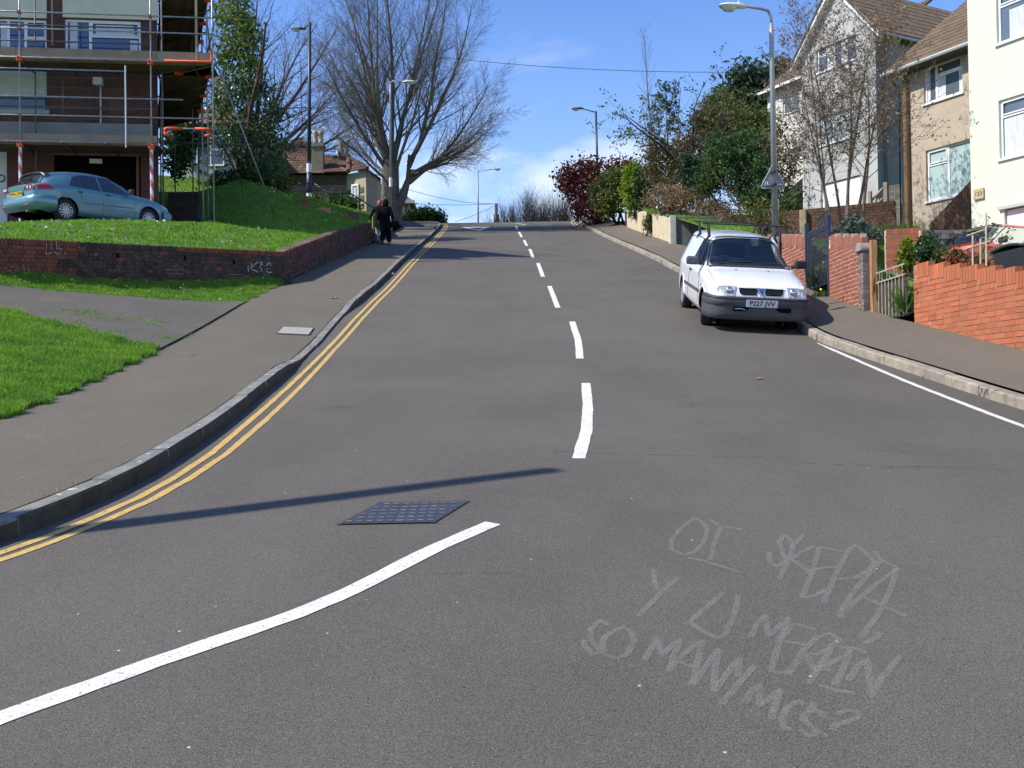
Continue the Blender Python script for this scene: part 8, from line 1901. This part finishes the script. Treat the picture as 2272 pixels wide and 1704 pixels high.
tt = np.array(B.tips); k = RNG.integers(0, len(tt), 7600); leaf_mesh('buds', tt[k] + RNG.normal(size=(7600, 3)) * .03, .044, leafmat('tan sprouting bud', (.34, .25, .15), (.16, .12, .06)), T, asp=1.5)
# planting in the gardens
def spray(name, label, cat, c, rx, rz, n, h, m, m2=None, n2=0, group=None, lean=.5, w=.012):
    """upright narrow leaves fanning from the ground"""
    root = plant_root(name, Vector(c), label, cat, group); g = RNG; c = np.array(c, float)
    b = c + np.stack([g.normal(size=n) * rx * .5, g.normal(size=n) * rx * .4, np.zeros(n)], 1); d = np.stack([g.normal(size=n) * lean, g.normal(size=n) * lean, np.ones(n)], 1); d /= np.linalg.norm(d, axis=1)[:, None]
    L_ = h * g.uniform(.5, 1.1, n)[:, None]; s = np.cross(d, g.normal(size=(n, 3))); s /= np.linalg.norm(s, axis=1)[:, None]
    V = np.stack([b - s * w, b + s * w, b + d * L_], 1).reshape(-1, 3); np_mesh('leaves', V, np.arange(3 * n).reshape(-1, 3), m, root)
    if n2: leaf_mesh('flowers', c + np.stack([g.normal(size=n2) * rx * .5, g.normal(size=n2) * rx * .4, np.full(n2, h * .9)], 1), .05, m2, root)
    return root
M_GRN = leafmat('fresh green blade', (.085, .19, .03), (.05, .12, .02)); M_DAF = mat('daffodil yellow', (.75, .52, .03), .7); M_DAISY = mat('daisy white', (.82, .82, .80), .8)
def gpt(px_, py_, zf=Zrt, d0=8, d1=60): return gray(px_, py_, zf, d0, d1)
def fix(c): return (c[0], c[1], float(Zrt(c[0], c[1])))
lv_ = P(1895, 525, 21.2); bush('lavender_bush', 'grey green lavender bush above the cream mortared wall', 'shrub', [(tuple(P(1892, 520, 21.2)), (.36, .36, .30)), (tuple(P(1925, 535, 20.6)), (.22, .25, .22)), (tuple(P(1868, 530, 21.4)), (.22, .25, .2))], M_SILV, .05, 360, .06, 26, up=.8, asp=3, stems=16, trunk=.012)
bush('lavender_bush', 'smaller grey lavender bush on the wall left of the blue gate', 'shrub', [(tuple(P(1758, 541, 22.4)), (.28, .3, .16)), (tuple(P(1735, 532, 22.8)), (.22, .3, .14))], M_SILV, .045, 360, .05, 24, up=.8, asp=3, stems=12, trunk=.012)
for i, (px_, py_, lb_) in enumerate(((1955, 512, 'fresh green daffodil leaves left of the orange planter wall'), (1990, 512, 'clump of tall green bulb leaves above the orange planter wall'), (2022, 508, 'low green leaves at the far corner of the planter'))):
    q = P(px_, py_, 20.9); spray('bulb_clump', lb_, 'plant', (q.x, q.y, q.z - .15), .25, .2, 260, .34, M_GRN, group='bulb clumps', w=.011)
cyp = bush('dwarf_cypress', 'small yellow green dwarf cypress behind the boarded gate', 'shrub', [(tuple(P(2013, 565, 17.6)), (.11, .11, .20)), (tuple(P(2013, 545, 17.6)), (.075, .08, .14)), (tuple(P(2013, 585, 17.6)), (.13, .12, .12))], leafmat('golden cypress leaf', (.26, .30, .02), (.15, .20, .02)), .035, 900, .035, 26, up=1.2, asp=2.5, trunk=.015)
bush('berry_shrub', 'green shrub with scarlet new leaves behind the orange brick wall', 'shrub', [(tuple(P(2065, 572, 15.9)), (.22, .2, .18)), (tuple(P(2105, 580, 15.4)), (.22, .2, .14)), (tuple(P(2060, 545, 16.2)), (.16, .2, .14))], leafmat('glossy green leaf', (.05, .11, .03), (.03, .06, .02), rough=.35), .045, 420, .05, 26, trunk=.015, stems=10)
bush('berry_shrub', 'scarlet and olive leaved shrub in front of the red car', 'shrub', [(tuple(P(2120, 580, 15.2)), (.20, .2, .09)), (tuple(P(2165, 586, 14.9)), (.22, .2, .07)), (tuple(P(2092, 570, 15.5)), (.12, .2, .09))], leafmat('scarlet tinged leaf', (.30, .05, .02), (.10, .10, .03)), .04, 360, .05, 18, trunk=.012, stems=12)
q = P(2040, 567, 16.0); o = leaf_mesh('rose_bloom', np.array([tuple(q + Vector((RNG.normal() * .02, RNG.normal() * .02, RNG.normal() * .02))) for _ in range(50)]), .05, mat('scarlet petal', (.75, .03, .02), .6), None); tag(o, 'single scarlet bloom just above the boarded gate', 'flower')
spray('weed_clump', 'green weeds growing through the old gate at the foot of the orange wall', 'plant', fix((float(xw(15.6)) - .03, 15.62, 0)), .12, .2, 140, .5, M_GRN, lean=.35, w=.014)
spray('weed_clump', 'weeds with a yellow flower at the foot of the blue gate', 'plant', (float(xw(19.3)) - .05, 19.3, float(Zpr(xw(19.3), 19.3))), .2, .1, 120, .14, M_GRN, M_DAF, 5, lean=.7)
spray('bin_bag_plants', 'dark plants crowding behind the blue gate', 'plant', (float(xw(20)) + .5, 20.0, float(Zpr(xw(20), 20)) + .1), .5, .3, 900, .55, M_IVY, M_DAISY, 30, lean=.6, w=.016)
M_TWP = mat('rose stem', (.22, .20, .10), .8); B = Branches(31); q = np.array(tuple(P(2180, 600, 15.0))); T = plant_root('rose_bush', Vector(tuple(q)), 'leggy rose stems arching above the stepped orange wall', 'shrub')
for k in range(9): B.grow(q + [RNG.uniform(-.5, .5), RNG.uniform(-.1, .3), -.3], np.array([RNG.normal() * .5, RNG.normal() * .3, 1]), RNG.uniform(.6, 1.15), .008, 0, [dict(wob=.12, up=-.03, tap=.5, kids=4, t0=.3, ang=.7, rk=.7, lk=.4, seg=7, rmin=.004), dict(wob=.2, up=0, tap=.5, seg=3)])
B.build('stems', M_TWP, T); t = np.array(B.tips); leaf_mesh('leaves', t[RNG.integers(0, len(t), 260)] + RNG.normal(size=(260, 3)) * .04, .04, M_BRSC, T)

# ------------------------------------------------------------------ turf: real blades, thicker near the camera
M_BLADE = mat('grass blade', (.215, .395, .032), .6, col2=(.125, .28, .030), scale=1.6, isl=.5, trans=.42, spec=.4); 
def inpoly(x, y, poly):
    ins = np.zeros(len(x), bool); n = len(poly)
    for i in range(n):
        (x1, y1), (x2, y2) = poly[i], poly[(i + 1) % n]; c = ((y1 > y) != (y2 > y)) & (x < (x2 - x1) * (y - y1) / (y2 - y1 + 1e-12) + x1); ins ^= c
    return ins
def turf(name, xs, ys, zf, hgt, wid, lean=.55, off=-.01, parent=None):
    n = len(xs); z = zf(xs, ys) + off; b = np.stack([xs, ys, z], 1); az = RNG.uniform(0, 6.28, n)
    cl = .5 + .5 * np.sin(xs * 5.1 + np.sin(ys * 3.7) * 2) * np.sin(ys * 4.3 + np.sin(xs * 2.9) * 2)
    h = hgt * RNG.uniform(.5, 1.2, n) * (.65 + .6 * cl); w = wid * RNG.uniform(.7, 1.3, n)
    s = np.stack([np.cos(az), np.sin(az), np.zeros(n)], 1) * w[:, None]; la = RNG.uniform(0, 6.28, n); ll = np.abs(RNG.normal(size=n)) * lean * h
    mid = b + np.stack([np.cos(la) * ll * .35, np.sin(la) * ll * .35, h * .6], 1); tip = b + np.stack([np.cos(la) * ll, np.sin(la) * ll, h * (1 - .25 * np.minimum(1, ll / h))], 1)
    V = np.stack([b - s, b + s, mid + s * .7, mid - s * .7, tip, tip], 1)[:, :5].reshape(-1, 3); i = np.arange(n)[:, None] * 5
    F = np.concatenate([i + [0, 1, 2], i + [0, 2, 3], i + [3, 2, 4]], 1).reshape(-1, 3)
    return np_mesh(name, V, F, M_BLADE, parent, kind='stuff')
def seen(x, y, z, m=80):
    v = (np.stack([x, y, z], 1) - np.array(EYE)) @ np.array(M3); px = W_PX / 2 + F_PX * v[:, 0] / -v[:, 2]; return (px > -m) & (px < W_PX + m) & (v[:, 2] < 0)
# near verge
n = 900000; x = RNG.uniform(-11, -4.4, n); y = RNG.uniform(7.5, 15.6, n); nearline = np.interp(-x, [4.88, 6.2, 7.65, 12], [13.9, 14.35, 14.95, 14.6])
edge = .05 * np.sin(y * 9) + .03 * np.sin(y * 23)
k = (x < xe(y) + .03 + edge) & (y < nearline + .02 + .05 * np.sin(x * 11)) & seen(x, y, zr(y) + .6, 60); x, y = x[k], y[k]; k = RNG.uniform(0, 1, len(x)) < np.clip((10.5 / y) ** 2, 0, 1); x, y = x[k][:125000], y[k][:125000]
turf('verge_grass', x, y, Zlow, .098, .0042)
k = RNG.uniform(0, 1, len(x)) < .02; turf('verge_tufts', x[k] + .01, y[k] + .01, Zlow, .15, .0045, lean=.8)
# strip below the wall
n = 500000; x = RNG.uniform(-12, -5.2, n); y = RNG.uniform(15.5, 24.4, n); farl = np.interp(-x, [5.28, 6.6, 8.5, 13], [19.9, 18.5, 16.75, 15.95]); wl = np.interp(x, [-15, -8.95, -5.42], [16.6, 17.2, 24.0])
k = (y > farl - .05 + .06 * np.sin(x * 9)) & (y < wl - .05) & (x < xe(y) + .05 * np.sin(y * 7)); x, y = x[k][:75000], y[k][:75000]
turf('wall_foot_grass', x, y, Zlow, .075, .006)
# upper lawn
n = 700000; x = RNG.uniform(-24, -5.3, n); y = 16.9 + RNG.uniform(0, 1, n) ** 1.5 * 35; lx = np.array([lawn_x(float(q)) for q in np.arange(16, 58, .1)]); lim = np.interp(y, np.arange(16, 58, .1), lx)
k = (x < lim - .12) & seen(x, y, np.full(len(x), 7.0), 40) & ~((y > 24.9 + .15 * np.sin(x * 3)) & (y < 31.2) & (x < -9.2)) & ~((x < -.308 * y) & (y > 30.5) & (y < 36.5) & (x > -.35 * y)); x, y = x[k][:250000], y[k][:250000]
turf('lawn_grass', x, y, Zup, .085, .0085)
# ragged tufts along the lip of the parking area
x = RNG.uniform(-15, -8.8, 9000); y = 24.8 + RNG.normal(size=9000) * .12; turf('lawn_tufts', x, y, Zup, .10, .010)
# gardens on the right, the parts that show
n = 160000; x = RNG.uniform(5.4, 11.5, n); y = RNG.uniform(19.5, 46, n); k = (x > xw(y) + .2) & ~((y > 19.2) & (y < 20.55) & (x < 7.3)) & ~((y > 26) & (y < 27.9) & (x > 6.8) & (x < 10.2)) & ~((x > 8.2) & (y < 22.8)); turf('garden_grass', x[k][:75000], y[k][:75000], Zrt, .08, .008)
# daisies and dandelions
def flowers(name, pts, r, m, zf, h):
    x, y = pts; n = len(x); z = zf(x, y) + h; an = np.linspace(0, 2 * np.pi, 6, endpoint=False); tl = RNG.normal(size=(n, 2)) * .35 + np.array([0, -.35])
    rr = r * RNG.uniform(.7, 1.2, n)
    ox = np.cos(an)[None] * rr[:, None]; oy = np.sin(an)[None] * rr[:, None]; oz = -(ox * tl[:, :1] + oy * tl[:, 1:]) * -1.0
    V = np.stack([x[:, None] + ox, y[:, None] + oy, z[:, None] + oz], -1).reshape(-1, 3); i = np.arange(n)[:, None] * 6
    return np_mesh(name, V, np.concatenate([i + [0, 1, 2, 3], i + [0, 3, 4, 5]], 1).reshape(-1, 4), m, kind='stuff')
def clumped(n, x0, x1, y0, y1, nc, s):
    cx_, cy_ = RNG.uniform(x0, x1, nc), RNG.uniform(y0, y1, nc); k = RNG.integers(0, nc, n); return cx_[k] + RNG.normal(size=n) * s, cy_[k] + RNG.normal(size=n) * s
def keep(p, f): k = f(*p); return p[0][k], p[1][k]
inl = lambda x, y: (x < np.interp(y, np.arange(16, 58, .1), lx) - .15) & ~((y > 24.9) & (y < 31.3) & (x < -9.1))
flowers('daisies', keep(clumped(480, -14, -6, 18.5, 24.9, 50, .42), inl), .030, M_DAISY, Zup, .075)
flowers('bank_daisies', keep(clumped(160, -11, -6, 27, 44, 30, .6), inl), .032, M_DAISY, Zup, .08)
flowers('dandelions', keep(clumped(75, -11, -5.8, 20, 30, 24, .7), inl), .040, M_DAF, Zup, .08)
flowers('bank_dandelions', keep(clumped(150, -10, -6, 40, 48, 20, .8), inl), .045, M_DAF, Zup, .09)
ins_ = lambda x, y: (y > np.interp(-x, [5.28, 6.6, 8.5, 13], [19.9, 18.5, 16.75, 15.95]) + .05) & (y < np.interp(x, [-15, -8.95, -5.42], [16.6, 17.2, 24.0]) - .3) & (x < xe(y) - .1)
x = RNG.uniform(-9.5, -5.3, 900); y = RNG.uniform(16.5, 24, 900); p_ = keep((x, y), ins_); flowers('verge_daisies', (p_[0][:75], p_[1][:75]), .022, M_DAISY, Zlow, .07); flowers('verge_dandelions', (p_[0][75:92], p_[1][75:92]), .028, M_DAF, Zlow, .07)
x = RNG.uniform(-9, -5, 60); y = RNG.uniform(9, 14, 60); p_ = keep((x, y), lambda x, y: (x < xe(y) - .2)); flowers('near_daisies', (p_[0][:14], p_[1][:14]), .014, M_DAISY, Zlow, .07)
x, y = clumped(90, 6.9, 8.4, 21.6, 25.5, 14, .3); flowers('garden_daisies', (x, y), .028, M_DAISY, Zrt, .08); x, y = clumped(16, 6.9, 8.4, 21.6, 24.5, 6, .3); flowers('garden_daffodils', (x, y), .045, M_DAF, Zrt, .14)
# moss and weeds creeping in the cracks of the side path
x, y = clumped(1500, -7.0, -5.0, 14.6, 16.2, 14, .10); k = inpoly(x, y, [(-4.9, 14.0), (-5.2, 17.0), (-6.4, 16.6), (-7.6, 15.6), (-7.5, 15.1)]); turf('path_moss', x[k], y[k], Zlow, .022, .006, off=.024)
x = float(0) + xe(np.linspace(14, 19.8, 1500)) + RNG.normal(size=1500) * .04; y = np.linspace(14, 19.8, 1500); k = np.sin(y * 5) + RNG.normal(size=1500) * .6 > .3; turf('joint_weeds', x[k], y[k], Zpl, .02, .005, off=.0)
x = np.concatenate([xl(np.linspace(5, 22, 500)) - .16 + RNG.normal(size=500) * .01]); y = np.linspace(5, 22, 500); k = (np.sin(y * 3.1) + RNG.normal(size=500) * .5) > 1.1; turf('kerb_weeds', x[k], y[k], Zpl, .03, .004, off=.0)
